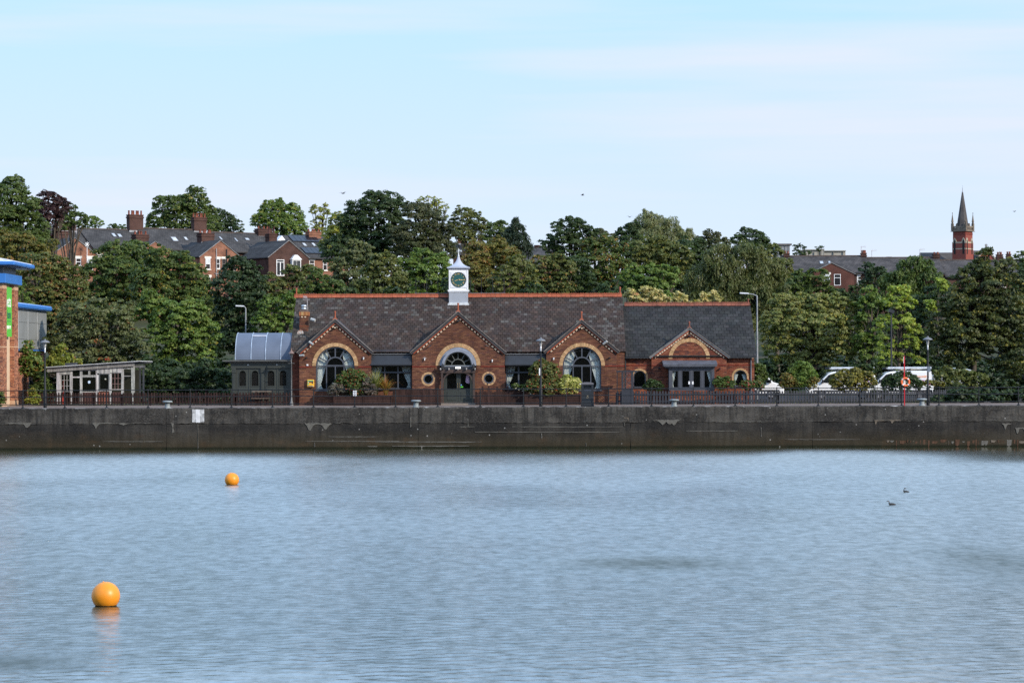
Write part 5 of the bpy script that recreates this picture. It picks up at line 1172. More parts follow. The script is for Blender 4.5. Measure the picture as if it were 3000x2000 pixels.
# defibrillator cabinet
p = at(910.5, 1122.5, YG - 0.02); t = thing('defibrillator_cabinet', 'yellow defibrillator cabinet with green header on the pub wall', 'cabinet', p)
b_ = MB(); b_.box(p.x - 0.215, p.x + 0.215, YG - 0.2, YG - 0.01, p.z - 0.235, p.z + 0.235); b_.build('cabinet_body', mat('cabinet_yellow', (0.75, 0.40, 0.03), 0.45, noise=0.05), t, bevel=0.03)
for x0, x1, z0, z1, c, nm in ((-0.18, 0.18, 0.13, 0.19, (0.10, 0.38, 0.16), 'green_header'), (-0.09, 0.17, 0.05, 0.12, (0.12, 0.04, 0.03), 'dark_window'), (-0.185, -0.105, -0.08, 0.0, (0.15, 0.45, 0.2), 'green_label'), (-0.17, 0.17, -0.2, -0.15, (0.12, 0.12, 0.14), 'black_strip'), (-0.17, -0.1, 0.03, 0.1, (0.5, 0.6, 0.5), 'pale_label'), (0.08, 0.17, -0.01, 0.04, (0.04, 0.04, 0.05), 'latch'), (0.12, 0.17, -0.195, -0.155, (0.6, 0.6, 0.6), 'lock_plate')):
    b_ = MB(); b_.box(p.x + x0, p.x + x1, YG - 0.208 - (0.004 if nm in ('latch', 'lock_plate') else 0), YG - 0.2, p.z + z0, p.z + z1); b_.build(nm, mat('cab_' + nm, c, 0.5), t)
for u, v, w_, lab in ((977, 1125.5, 0.07, 'white paper notice in the left arched window, left of its central bar'), (987.5, 1125, 0.06, 'white paper notice in the left arched window, right of its central bar'), (1698, 1121, 0.09, 'white paper notice low in the third gable window, behind the bush')):
    q = at(u, v, YG + 0.11); b_ = MB(); b_.box(q.x - w_, q.x + w_, q.y - 0.004, q.y, q.z - 0.1, q.z + 0.1); tag(b_.build('notice', M_white), lab, 'notice')

# ================================================================ VICTORIAN LAMP beside the pub
q = at(854, 1188, YG - 0.6); vl = thing('victorian_lamp', 'slim grey Victorian street lamp at the left corner of the pub', 'street lamp', (q.x, q.y, QZ)); x, y = q.x, q.y
VZ = lambda v: Z(854, v, y)
M_vic = mat('weathered_grey_iron', (0.12, 0.12, 0.12), 0.5, noise=0.3, scale=9)
b_ = MB(); b_.lathe((x, y, QZ), [(0.13, 0), (0.12, 0.15), (0.07, 0.25), (0.045, 0.6), (0.04, 1.2), (0.032, VZ(1065) - QZ), (0.05, VZ(1064) - QZ), (0.03, VZ(1062) - QZ), (0.03, VZ(1050) - QZ)], 12); b_.bar((x - 0.2, y, VZ(1064)), (x + 0.2, y, VZ(1064)), 0.025, 0.025); b_.build('pole', M_vic, vl)
b_ = MB(); b_.lathe((x, y, VZ(1050)), [(0.06, 0), (0.13, VZ(1035) - VZ(1050))], 6); b_.build('lantern_glass', glass_mat('lantern_glass'), vl)
b_ = MB(); b_.lathe((x, y, VZ(1035)), [(0.2, -0.01), (0.14, 0.06), (0.08, 0.13), (0.06, 0.16), (0.03, 0.22), (0.04, 0.25), (0.01, 0.33)], 8); b_.build('lantern_cap', mat('copper_brown', (0.16, 0.10, 0.08), 0.5), vl)

# ================================================================ FENCES
M_fbrown = mat('brown_fence_paint', src='obj', rough=0.8, noise=0.3, scale=3, stretch=(3, 3, 0.7), fine=0.15, fscale=15)
M_fblue = mat('slate_blue_fence_paint', src='obj', rough=0.7, noise=0.2, scale=3, stretch=(3, 3, 0.7))
def picket_mesh(w, h, t):
    b_ = MB(); b_.prism([(-w / 2, 0.03), (w / 2, 0.03), (w / 2, h - w * 0.35), (w * 0.3, h - w * 0.08), (0, h), (-w * 0.3, h - w * 0.08), (-w / 2, h - w * 0.35)], -t / 2, t / 2); return b_
def picket_fence(name, lab, pts, w, h, gap, m, cols, hv=0.02, railz=(0.2, 0.62)):
    t = thing(name, lab, 'fence', (*pts[0], QZ)); O = Vector((*pts[0], QZ))
    me = picket_mesh(w, h, 0.02).mesh('picket', m); rm = picket_mesh(w, h, 0.02)
    for (ax_, ay_), (bx_, by_) in zip(pts[:-1], pts[1:]):
        L = math.hypot(bx_ - ax_, by_ - ay_); n = int(L / gap); ang = math.atan2(by_ - ay_, bx_ - ax_); c, s = math.cos(ang), math.sin(ang)
        for i in range(n):
            d = (i + 0.5) * L / n + random.uniform(-0.008, 0.008)
            o_ = link('picket', me, None, t, jit(random.choice(cols), 0.18)); o_.location = (ax_ + c * d - O.x, ay_ + s * d - O.y, random.uniform(-hv, hv) * 0.5); o_.rotation_euler = (0, random.uniform(-0.02, 0.02), ang); o_.scale.z = 1 + random.uniform(-hv, hv)
        for z in railz:
            b_ = MB(); b_.bar((ax_ - s * -0.035, ay_ + 0.035, QZ + z), (bx_ - s * -0.035, by_ + 0.035, QZ + z), 0.04, 0.08); b_.build('fence_rail', m, t, color=cols[0])
        k = max(1, round(L / 1.85))
        for i in range(k + 1):
            d = L * i / k; xx, yy_ = ax_ + c * d, ay_ + s * d; b_ = MB(); b_.box(xx - 0.045, xx + 0.045, yy_ + 0.06, yy_ + 0.15, QZ, QZ + h - 0.08); b_.build('fence_post', m, t, color=cols[0])
    return t
BR = [(0.036, 0.020, 0.017), (0.043, 0.024, 0.020), (0.031, 0.018, 0.016)]
BL = [(0.017, 0.020, 0.029), (0.021, 0.024, 0.034), (0.015, 0.018, 0.026)]
picket_fence('picket_fence', 'dark brown picket fence in front of the timber shed and conservatory', [(X(111, 1186, 161.0), 161.0), (X(690, 1185, 159.6 - 1.3), 158.3), (X(862, 1185, 157.9), 157.9)], 0.105, 0.80, 0.185, M_fbrown, BR)
picket_fence('picket_fence', 'slate blue picket fence running right from the trellis in front of the extension', [(X(1806, 1184, 157.6), 157.6), (X(2280, 1182, 158.0), 158.0), (X(2640, 1182, 160.0), 160.0), (X(2835, 1182, 164.0), 164.0)], 0.105, 0.82, 0.185, M_fblue, BL)
# solid board screens either side of the entrance
def board_screen(lab, u0, u1, tops, y, n):
    x0, x1 = X(u0, 1184, y), X(u1, 1184, y); t = thing('board_fence', lab, 'fence', ((x0 + x1) / 2, y, QZ)); w = (x1 - x0) / n
    for i in range(n):
        top = Z((u0 + u1) / 2, tops[i % len(tops)], y); b_ = MB(); b_.box(x0 + i * w + 0.004, x0 + (i + 1) * w - 0.004, y, y + 0.022 + random.uniform(0, 0.006), QZ + 0.02, top + random.uniform(-0.01, 0.01)); b_.build('board', M_fbrown, t, color=jit(random.choice(BR), 0.2))
    for z in (0.2, 0.7): b_ = MB(); b_.box(x0, x1, y + 0.03, y + 0.07, QZ + z, QZ + z + 0.07); b_.build('fence_rail', M_fbrown, t, color=BR[0])
board_screen('dark brown board screen left of the pub entrance doors', 1150, 1292, [1140, 1141, 1139, 1140], YG - 0.9, 22)
board_screen('dark brown board screen with stepped tops right of the pub entrance doors', 1392, 1540, [1147, 1150, 1146, 1131, 1146, 1148, 1131, 1145, 1150, 1146, 1132, 1140], YG - 0.9, 24)
def planter(lab, u0, u1, v, y):
    x0, x1 = X(u0, 1184, y), X(u1, 1184, y); z1 = Z((u0 + u1) / 2, v, y); t = thing('planter', lab, 'planter', ((x0 + x1) / 2, y, QZ)); n = 5; h = (z1 - QZ) / n
    for i in range(n):
        b_ = MB(); b_.box(x0, x1, y, y + 0.03, QZ + 0.01 + i * h, QZ + (i + 1) * h - 0.006); b_.build('plank', M_fbrown, t, color=jit(random.choice(BR), 0.25))
        for s, xx in ((0, x0), (1, x1 - 0.03)): b_ = MB(); b_.box(xx, xx + 0.03, y + 0.031, y + 0.8, QZ + 0.01 + i * h, QZ + (i + 1) * h - 0.006); b_.build('plank', M_fbrown, t, color=jit(random.choice(BR), 0.25))
    for xx in (x0, (x0 + x1) / 2, x1 - 0.06): b_ = MB(); b_.box(xx, xx + 0.06, y - 0.03, y - 0.001, QZ, z1); b_.build('batten', M_fbrown, t, color=BR[1])
    b_ = MB(); b_.box(x0 + 0.03, x1 - 0.03, y + 0.031, y + 0.8, QZ + 0.05, z1 - 0.05); b_.build('soil', mat('soil', (0.03, 0.022, 0.016), 0.95), t); return z1
PZ1 = planter('long dark brown timber planter under the left arched window', 977, 1148, 1158, YG - 1.3)
PZ2 = planter('long dark brown timber planter under the third gable, left of the bin', 1537, 1702, 1154, YG - 1.3)
# trellis gateway
tg = thing('trellis_gate', 'slate blue trellis panel with posts between the pub and its extension', 'trellis', (X(1836, 1184, 157.2), 157.2, QZ)); y = 157.2
TX_ = lambda u: X(u, 1100, y)
TZ_ = lambda v: Z(1836, v, y)
for a, c in ((1821, 1825.5), (1849, 1855)): b_ = MB(); b_.box(TX_(a), TX_(c), y, y + 0.09, QZ, TZ_(1090)); b_.build('post', M_fblue, tg, color=BL[1])
b_ = MB(); b_.box(TX_(1807), TX_(1809), y + 0.02, y + 0.06, QZ, TZ_(1090)); b_.build('post', M_dark, tg)
b_ = MB(); b_.box(TX_(1806), TX_(1867), y - 0.03, y + 0.12, TZ_(1090), TZ_(1085)); b_.build('lintel', M_fblue, tg, color=BL[0])
b_ = MB(); b_.box(TX_(1825.5), TX_(1849), y + 0.02, y + 0.06, QZ, TZ_(1140)); b_.build('gate_panel', M_fblue, tg, color=BL[0])
for v in (1093, 1140): b_ = MB(); b_.box(TX_(1825.5), TX_(1849), y + 0.01, y + 0.07, TZ_(v + 1.2), TZ_(v - 1.2)); b_.build('frame_rail', M_fblue, tg, color=BL[1])
xa, xb, za, zb = TX_(1825.5), TX_(1849), TZ_(1139), TZ_(1094)
for k in range(-3, 9):
    for s, yo in ((1, 0.02), (-1, 0.04)):
        d = k * 0.16; p = (xa, za + d) if s > 0 else (xa, zb - d); L = xb - xa; q_ = (xb, p[1] + s * L)
        def clip(p, q_):
            (x0_, z0_), (x1_, z1_) = p, q_; ts = [0.0, 1.0]
            for zz in (za, zb):
                if (z0_ - zz) * (z1_ - zz) < 0: ts.append((zz - z0_) / (z1_ - z0_))
            ts = sorted(ts); 
            for a_, c_ in zip(ts[:-1], ts[1:]):
                m_ = (a_ + c_) / 2; zm = z0_ + (z1_ - z0_) * m_
                if za < zm < zb: return (x0_ + (x1_ - x0_) * a_, z0_ + (z1_ - z0_) * a_), (x0_ + (x1_ - x0_) * c_, z0_ + (z1_ - z0_) * c_)
        r_ = clip(p, q_)
        if r_ and s < 0 or (r_ and k % 2 == 0):
            b_ = MB(); b_.bar((r_[0][0], y + yo, r_[0][1]), (r_[1][0], y + yo, r_[1][1]), 0.022, 0.012, up=(0, 1, 0)); b_.build('lattice_slat', M_fblue, tg, color=(0.05, 0.054, 0.066))

# ================================================================ TIMBER SHED
SY = 162.5
shed = thing('timber_shed', 'weathered grey timber shed with mismatched old windows and sloping roof', 'shed', (X(283, 1186, SY), SY, QZ))
M_wood = mat('silvered_timber', src='obj', rough=0.85, noise=0.35, scale=2.2, stretch=(5, 5, 0.7), fine=0.25, fscale=10, bump=0.3, bscale=12)
WD = [(0.40, 0.385, 0.37), (0.33, 0.32, 0.31), (0.46, 0.44, 0.42), (0.27, 0.265, 0.255)]
cs = 340 / 2352.0; SX = lambda c: X(120 + c * cs, 1100, SY)        # columns of the enlarged view
SZ = lambda c: Z(290, 1040 + c * cs, SY)
def sb(x0, x1, z0, z1, name='frame', d=0.0, m=None, c=None, t=0.07, parent=shed):
    b_ = MB(); b_.box(SX(x0), SX(x1), SY + d, SY + d + t, SZ(z1), SZ(z0)); return b_.build(name, m or M_wood, parent, color=c or jit(random.choice(WD), 0.1))
GZ = 1010
sb(318, 375, 290, GZ, 'corner_post', -0.05, t=0.12); sb(1832, 1900, 195, GZ, 'corner_post', -0.05, t=0.12)
for a, c, z in ((375, 410, 385), (585, 640, 290), (790, 838, 285), (1112, 1140, 265), (1140, 1172, 400), (1385, 1432, 370), (1628, 1655, 262), (1655, 1680, 262)): sb(a, c, z, GZ if a != 1140 else 740, 'upright', -0.02)
for a, c, z0, z1 in ((640, 790, 285, 300), (838, 1112, 285, 312), (960, 1000, 312, 405), (838, 1112, 402, 448), (640, 790, 432, 458), (1172, 1385, 360, 378), (1432, 1628, 355, 368), (1680, 1832, 262, 282), (1680, 1832, 415, 434), (790, 1172, 735, 752), (1172, 1432, 705, 730), (410, 585, 375, 392), (1432, 1628, 690, 706)): sb(a, c, z0, z1, 'crossbar', -0.015)
x = 378
while x < 636: w = random.uniform(32, 48); sb(x, min(x + w - 2, 638), 272 - (x - 378) * 0.06, 380 + random.uniform(-8, 8), 'board', -0.045, t=0.024); x += w
x = 1142
while x < 1650: w = random.uniform(24, 46); sb(x, min(x + w - 2, 1652), 230 - (x - 1142) * 0.075, (368 if x < 1400 else 352) + random.uniform(-8, 12), 'board', -0.045, t=0.024); x += w
def pane(a, c, z0, z1, m=None, d=0.04, parent=shed):
    b_ = MB(); b_.add([(SX(a), SY + d, SZ(z1)), (SX(c), SY + d, SZ(z1)), (SX(c), SY + d, SZ(z0)), (SX(a), SY + d, SZ(z0))], [(0, 1, 2, 3)]); return b_.build('pane', m or M_shedglass, parent)
M_shedglass = glass_mat('shed_glass', (0.02, 0.022, 0.015), 0.75)
for a, c, z0, z1 in ((640, 790, 300, 432), (640, 790, 458, 735), (845, 945, 315, 402), (1003, 1105, 315, 402), (838, 1112, 448, 735), (1195, 1365, 385, 690), (1680, 1832, 282, 415), (1680, 1832, 434, 735)): pane(a, c, z0, z1)
def grid_window(a, c, z0, z1, nx, nz, m, cc):
    w = MB()
    for i in range(nx + 1): xx = a + (c - a) * i / nx; w.box(SX(xx - 6), SX(xx + 6), SY + 0.0, SY + 0.05, SZ(z1), SZ(z0))
    for i in range(nz + 1): zz = z0 + (z1 - z0) * i / nz; w.box(SX(a) + 0.01, SX(c) - 0.01, SY + 0.003, SY + 0.047, SZ(zz + 5), SZ(zz - 5))
    win = w.build('window', m, shed, color=cc)
    for i in range(nx):
        for k in range(nz): pane(a + (c - a) * i / nx + 6, a + (c - a) * (i + 1) / nx - 6, z0 + (z1 - z0) * k / nz + 5, z0 + (z1 - z0) * (k + 1) / nz - 5, d=0.03, parent=win)
grid_window(410, 585, 392, 735, 3, 3, M_wood, (0.27, 0.26, 0.25)); grid_window(1432, 1628, 362, 692, 3, 3, M_wood, (0.19, 0.12, 0.11))
w = MB()
for a, c, z0, z1 in ((1172, 1195, 378, 705), (1365, 1385, 378, 705), (1195, 1365, 378, 392), (1195, 1365, 688, 705)): w.box(SX(a), SX(c), SY - 0.03, SY + 0.04, SZ(z1), SZ(z0))
w.build('window', mat('dark_grey_frame', (0.075, 0.08, 0.08), 0.6), shed)
b_ = MB(); b_.box(SX(414), SX(455), SY + 0.3, SY + 0.36, QZ, SZ(505)); b_.build('red_panel', mat('red_paint', (0.42, 0.04, 0.025), 0.6, noise=0.2), shed)
for a, c in ((1160, 1385), (840, 1112), (1455, 1628)):
    x = a
    while x < c: w = 40; sb(x, min(x + w - 2, c), 752, GZ, 'infill_board', 0.0, c=jit((0.22, 0.085, 0.06) if a == 1160 else (0.10, 0.05, 0.045), 0.2), t=0.03, m=M_fbrown); x += w
b_ = MB(); b_.box(SX(320), SX(1895), SY + 2.6, SY + 2.7, QZ, SZ(300)); b_.build('back_wall', mat('shed_shade_paint', (0.03, 0.03, 0.024), 0.9, noise=0.3), shed)  # near-black colour paints in the shade inside the shed
b_ = MB(); b_.box(SX(320), SX(340), SY + 0.08, SY + 2.6, QZ, SZ(300)); b_.build('side_wall', mat('shed_shade_paint', (0.05, 0.048, 0.04)), shed)
for a, c, d in ((1950, 1985, 0.8), (2050, 2082, 0.2)): b_ = MB(); b_.box(SX(a), SX(c), SY + d, SY + d + 0.12, QZ, SZ(250)); b_.build('porch_post', mat('charcoal_post', (0.035, 0.037, 0.042), 0.6), shed)
zl0, zl1 = SZ(250), SZ(130); xl0, xl1 = SX(95), SX(2010)
b_ = MB(); b_.add([(xl0, SY - 0.35, zl0), (xl1, SY - 0.35, zl1), (SX(2190), SY + 1.6, zl1 - 0.02), (xl0 + 0.1, SY + 2.9, zl0), (xl0, SY - 0.35, zl0 + 0.035), (xl1, SY - 0.35, zl1 + 0.04), (SX(2190), SY + 1.6, zl1 + 0.02), (xl0 + 0.1, SY + 2.9, zl0 + 0.035)], [(0, 3, 2, 1), (4, 5, 6, 7), (0, 1, 5, 4), (1, 2, 6, 5), (2, 3, 7, 6), (3, 0, 4, 7)])
b_.build('roof', mat('pale_roof_sheet', (0.55, 0.56, 0.57), 0.5, noise=0.15), shed)
b_ = MB(); b_.prism([(SX(130), zl0 - 0.29), (SX(1905), zl1 - 0.30), (SX(1905), zl1 - 0.02), (SX(130), zl0 + 0.0)], SY - 0.16, SY - 0.12); b_.build('fascia_board', M_wood, shed, color=(0.22, 0.21, 0.20))
b_ = MB(); b_.add([(SX(1905), SY - 0.16, zl1 - 0.22), (SX(2180), SY + 1.6, zl1 - 0.1), (SX(2180), SY + 1.6, zl1 - 0.02), (SX(1905), SY - 0.16, zl1 - 0.02)], [(0, 1, 2, 3)]); b_.build('fascia_board', mat('charcoal_post', (0.035, 0.037, 0.042)), shed)
sb(1900, 2105, 205, 260, 'porch_beam', 0.1, c=(0.12, 0.12, 0.12))
b_ = MB(); q = at(205, 1066, SY + 1.0); b_.add([(q.x - 0.35, q.y, q.z - 0.14), (q.x + 0.3, q.y, q.z - 0.1), (q.x + 0.4, q.y, q.z + 0.1), (q.x - 0.3, q.y, q.z + 0.06), (q.x - 0.35, q.y + 0.6, q.z - 0.14), (q.x + 0.3, q.y + 0.6, q.z - 0.1), (q.x + 0.4, q.y + 0.6, q.z + 0.1), (q.x - 0.3, q.y + 0.6, q.z + 0.06)], [(0, 1, 2, 3), (3, 2, 6, 7), (1, 5, 6, 2), (4, 0, 3, 7), (5, 4, 7, 6)]); b_.build('roof_box', mat('charcoal_post', (0.035, 0.037, 0.042)), shed)
for c, z, w_, h_, cc, lab in ((976, 545, 0.14, 0.16, (0.55, 0.68, 0.85), 'pale blue notice in the wide window of the timber shed'), (1306, 485, 0.09, 0.08, (0.62, 0.6, 0.5), 'small pale card in the dark framed window of the timber shed')):
    b_ = MB(); b_.box(SX(c) - w_ / 2, SX(c) + w_ / 2, SY + 0.012, SY + 0.018, SZ(z) - h_ / 2, SZ(z) + h_ / 2); tag(b_.build('notice', mat('notice_%d' % c, cc, 0.6)), lab, 'notice')

# ================================================================ PICNIC TABLES seen over the fence
def picnic_table(lab, u0, u1, v, y):
    x0, x1 = X(u0, v, y), X(u1, v, y); z = Z((u0 + u1) / 2, v, y); t = thing('picnic_table', lab, 'table', ((x0 + x1) / 2, y, QZ))
    for i in range(4): b_ = MB(); b_.box(x0, x1, y + i * 0.17, y + i * 0.17 + 0.15, z - 0.04, z); b_.build('table_board', M_wood, t, color=jit((0.22, 0.17, 0.13), 0.1))
    for xx in (x0 + 0.25, x1 - 0.3):
        for s in (0, 1): b_ = MB(); b_.bar((xx, y + 0.1 + 0.45 * s, z - 0.04), (xx, y + 0.33 + (0.55 if s else -0.55), QZ), 0.05, 0.09, up=(1, 0, 0)); b_.build('leg', M_fbrown, t, color=BR[0])
    for s in (-0.55, 0.95): b_ = MB(); b_.box(x0, x1, y + s, y + s + 0.22, QZ + 0.42, QZ + 0.46); b_.build('bench', M_wood, t, color=(0.15, 0.11, 0.085))
    return t
picnic_table('wooden picnic table behind the brown fence in front of the conservatory', 738, 793, 1145.5, 158.0 + 0.5)
picnic_table('wooden picnic table behind the brown fence right of the timber shed', 562, 617, 1141.3, 162.6)

# ================================================================ QUAY LAMPS
M_lcap = mat('grey_lamp_cap', (0.15, 0.155, 0.165), 0.5, noise=0.1)
ql = thing('quay_lamp', 'x', 'street lamp', (0, 0, 0), 'quay lamps with dish caps'); Hq = 4.17
b_ = MB(); b_.lathe((0, 0, 0), [(0.10, 0), (0.10, 1.0), (0.085, 1.06), (0.055, 1.1), (0.05, 3.28)], 14); b_.build('pole', M_rail, ql)
b_ = MB(); b_.lathe((0, 0, 3.28), [(0.042, 0), (0.042, 0.28), (0.03, 0.3)], 12); b_.build('neck', mat('silver_collar', (0.55, 0.56, 0.57), 0.35, metal=0.4), ql)
b_ = MB(); b_.lathe((0, 0, 3.55), [(0.05, 0), (0.11, 0.3), (0.12, 0.33)], 14); b_.build('lamp_glass', glass_mat('lamp_glass', (0.6, 0.6, 0.6), 0.45), ql)
b_ = MB(); b_.lathe((0, 0, 3.88), [(0.29, -0.015), (0.295, 0.0), (0.22, 0.07), (0.1, 0.115), (0.05, 0.125), (0.06, 0.15), (0.05, 0.19), (0.01, 0.21)], 24); b_.build('lamp_cap', M_lcap, ql)
remember(ql)
for k, (u, v, lab) in enumerate(((132, 1196, 'black quay lamp with dish cap in front of the timber shed'), (1584.5, 1191, 'black quay lamp with dish cap in front of the pub'), (2719, 1187.5, 'black quay lamp with dish cap beside the orange life ring'))):
    y = QY + 0.85 + 0.3; o = ql if k == 0 else copy_thing(ql); o.location = (X(u, v, y), y, QZ); o['label'] = lab; ORG[o.name] = Vector(o.location)
    o.rotation_euler = (random.uniform(-0.006, 0.006), random.uniform(-0.006, 0.006), random.random())
y = QY + 1.02
def plate(name, cat, lab, u0, u1, v0, v1, y, m, t=0.02):
    b_ = MB(); uc = (u0 + u1) / 2; b_.box(X(u0, v0, y), X(u1, v0, y), y, y + t, Z(uc, v1, y), Z(uc, v0, y)); return tag(b_.build(name, m), lab, cat)
plate('lamp_sign', 'sign', 'narrow white sign strapped to the quay lamp in front of the pub', 1579, 1582.5, 1078, 1099, y, M_white)
plate('lamp_box', 'box', 'blue grey control box high on the quay lamp beside the life ring', 2717, 2726, 1073, 1089, y, mat('box_blue_grey', (0.12, 0.15, 0.19), 0.5), 0.15)
# sign on the railing
sy = RY - 0.09; t = thing('warning_sign', 'white twin sign with dark pictograms on the railing before the planter', 'sign', at(1039.5, 1151.5, sy)); q = at(1039.5, 1151.5, sy)
M_navy = mat('navy_print', (0.03, 0.03, 0.07), 0.6)
for s in (-1, 1):
    b_ = MB(); b_.box(q.x + (0.015 if s > 0 else -0.105), q.x + (0.105 if s > 0 else -0.015), sy, sy + 0.012, q.z - 0.155, q.z + 0.155); pl = b_.build('sign_plate', M_white, t, bevel=0.003)
    for dz in (0.06, -0.075):
        b_ = MB(); b_.bar((q.x + s * 0.02, sy - 0.004, q.z + dz - 0.015), (q.x + s * 0.075, sy - 0.004, q.z + dz + 0.012), 0.03, 0.004, up=(0, 1, 0)); b_.prism(circle_loop(q.x + s * 0.085, q.z + dz + 0.018, 0.012, 8), sy - 0.006, sy - 0.001); b_.build('pictogram', M_navy, pl)
b_ = MB(); b_.box(q.x - 0.014, q.x + 0.014, sy - 0.002, sy + 0.05, q.z - 0.11, q.z + 0.06); b_.build('bracket', M_navy, t)

# ================================================================ LITTER BIN
y = QY + 1.35; q = at(1721.5, 1190.5, y); bn = thing('litter_bin', 'black litter bin with domed top and faded gold emblem', 'bin', (q.x, y, QZ)); x = q.x
bzz = lambda v: Z(1721.5, v, y)
b_ = MB(); hw = 0.365
b_.box(x - hw - 0.02, x + hw + 0.02, y - 0.02, y + 0.72, QZ + 0.004, bzz(1182)); b_.build('base', M_dark, bn, bevel=0.01)
M_bin = mat('black_plastic', (0.016, 0.019, 0.023), 0.4, noise=0.15)
b_ = MB(); b_.prism([(x - hw, bzz(1181.8)), (x + hw, bzz(1181.8)), (x + hw * 0.97, bzz(1140)), (x + hw * 0.97, bzz(1126)), (x - hw * 0.97, bzz(1126)), (x - hw * 0.97, bzz(1140))], y, y + 0.7, [rect(x - 0.24, x + 0.24, bzz(1137), bzz(1128.5))]); b_.box(x - 0.3, x + 0.3, y + 0.2, y + 0.25, bzz(1150), bzz(1126)); b_.build('bin_body', M_bin, bn)
pts = [(x - hw * 1.0, bzz(1125.5)), (x + hw * 1.0, bzz(1125.5)), (x + hw, bzz(1123))] + [(x + hw * math.cos(R(a)), bzz(1123) + 0.075 * math.sin(R(a))) for a in range(10, 180, 14)] + [(x - hw, bzz(1123))]
b_ = MB(); b_.prism(pts, y - 0.03, y + 0.73); b_.build('domed_lid', mat('grey_lid', (0.13, 0.125, 0.14), 0.45, noise=0.15), bn)
b_ = MB(); b_.box(x - 0.21, x + 0.21, y - 0.012, y - 0.001, bzz(1144), bzz(1142)); b_.build('handle_strip', mat('dull_blue', (0.04, 0.05, 0.08), 0.5), bn)
M_em = mat('faded_gold', (0.30, 0.25, 0.17), 0.6, noise=0.3, scale=30)
zc_ = bzz(1160); em = MB(); em.prism([(x - 0.07, zc_ + 0.07), (x - 0.03, zc_ + 0.03), (x - 0.03, zc_ - 0.03), (x, zc_ - 0.03), (x + 0.02, zc_ + 0.0), (x + 0.05, zc_ + 0.0), (x + 0.06, zc_ + 0.07)], y - 0.007, y - 0.001); em.prism([(x - 0.06, zc_ - 0.06), (x - 0.05, zc_ - 0.12), (x - 0.01, zc_ - 0.11), (x - 0.02, zc_ - 0.07)], y - 0.007, y - 0.001); em.prism([(x + 0.02, zc_ - 0.055), (x + 0.05, zc_ - 0.11), (x + 0.065, zc_ - 0.06)], y - 0.007, y - 0.001); em.build('emblem', M_em, bn)

# ================================================================ LIFE RING STAND
y = QY + 0.25; q = at(2650, 1188, y); x = q.x; lr = thing('life_ring_stand', 'red post holding a throw line on the quay edge', 'post', (x, y, QZ)); LZ = lambda v: Z(2650, v, y)
M_red = mat('red_gloss', (0.48, 0.012, 0.02), 0.4, noise=0.12)
b_ = MB(); b_.box(x - 0.028, x + 0.028, y - 0.02, y + 0.03, QZ + 0.004, LZ(1043)); b_.box(x - 0.045, x + 0.03, y - 0.03, y + 0.03, LZ(1110), LZ(1096)); b_.build('post', M_red, lr)
b_ = MB(); b_.box(x - 0.055, x - 0.03, y - 0.025, y + 0.02, LZ(1064), LZ(1045)); b_.build('line_pouch', mat('white_pouch', (0.62, 0.6, 0.6), 0.6), lr)
b_ = MB(); b_.prism([(x - 0.07, LZ(1132)), (x + 0.07, LZ(1132)), (x + 0.05, LZ(1110)), (x - 0.05, LZ(1110))], y - 0.05, y - 0.021); b_.build('holder', mat('white_board', (0.62, 0.6, 0.6), 0.6), lr)
ringz = LZ(1118.5); rg = thing('life_ring', 'orange life ring with white bands hung on the red post', 'life ring', (x, y - 0.1, ringz)); rg.location.x += 0.02; cxr = x + 0.02
def torus_seg(cx_, cy_, cz_, Rr, r, a0, a1, n, m, name, parent):
    b_ = MB(); b_.smooth = True; k = 12; vv = []
    for i in range(n + 1):
        a = a0 + (a1 - a0) * i / n
        for j in range(k):
            t = 2 * math.pi * j / k; rr = Rr + r * math.cos(t); vv.append((cx_ + rr * math.cos(a), cy_ + r * math.sin(t), cz_ + rr * math.sin(a)))
    ff = [(i * k + j, (i + 1) * k + j, (i + 1) * k + (j + 1) % k, i * k + (j + 1) % k) for i in range(n) for j in range(k)]
    b_.add(vv, ff); return b_.build(name, m, parent)
torus_seg(cxr, y - 0.1, ringz, 0.222, 0.058, 0, 2 * math.pi, 40, mat('ring_orange', (0.85, 0.16, 0.04), 0.5, noise=0.06), 'ring_body', rg)
for a in (48, 138, 228, 318): torus_seg(cxr, y - 0.1, ringz, 0.222, 0.060, R(a - 9), R(a + 9), 6, mat('band_white', (0.7, 0.68, 0.66), 0.5), 'band', rg)

# ================================================================ TALL STREET LIGHTS
M_gpole = mat('galvanised_pole', (0.27, 0.28, 0.29), 0.5, metal=0.2, noise=0.25, scale=4)
def street_light(u, vt, y, s, lab, arm=0.75, m=None):
    q = at(u, vt, y); g0 = ground_z(q.x, y); t = thing('street_light', lab, 'street light', (q.x, y, g0))
    b_ = MB(); b_.tube((q.x, y, g0), (q.x, y, q.z), 0.07, 0.045, 12); b_.build('pole', m or M_gpole, t)
    b_ = MB(); b_.path([(q.x, y, q.z - 0.02), (q.x + s * arm * 0.5, y, q.z + 0.1), (q.x + s * arm, y, q.z + 0.12)], 0.035); b_.build('arm', m or M_gpole, t)
    b_ = MB(); b_.obox((q.x + s * (arm + 0.25), y, q.z + 0.15), (s * 0.3, 0, 0.015), (0, 0.12, 0), (0, 0, 0.05)); b_.build('lamp_head', mat('lamp_head_grey', (0.62, 0.63, 0.64), 0.4), t, bevel=0.03)
street_light(720, 903, 176, -1, 'grey street light with white head rising behind the conservatory', 0.15)
street_light(2218, 866, 168, -1, 'tall pale street light with long arm beside the end of the extension', 0.6)
q = at(2611, 915, 166); t = thing('car_park_light', 'dark slim pole with a black floodlight in front of the yellow green tree', 'street light', (q.x, 166, QZ))
b_ = MB(); b_.tube((q.x, 166, QZ), (q.x, 166, q.z), 0.075, 0.05, 10); b_.build('pole', M_dark, t)
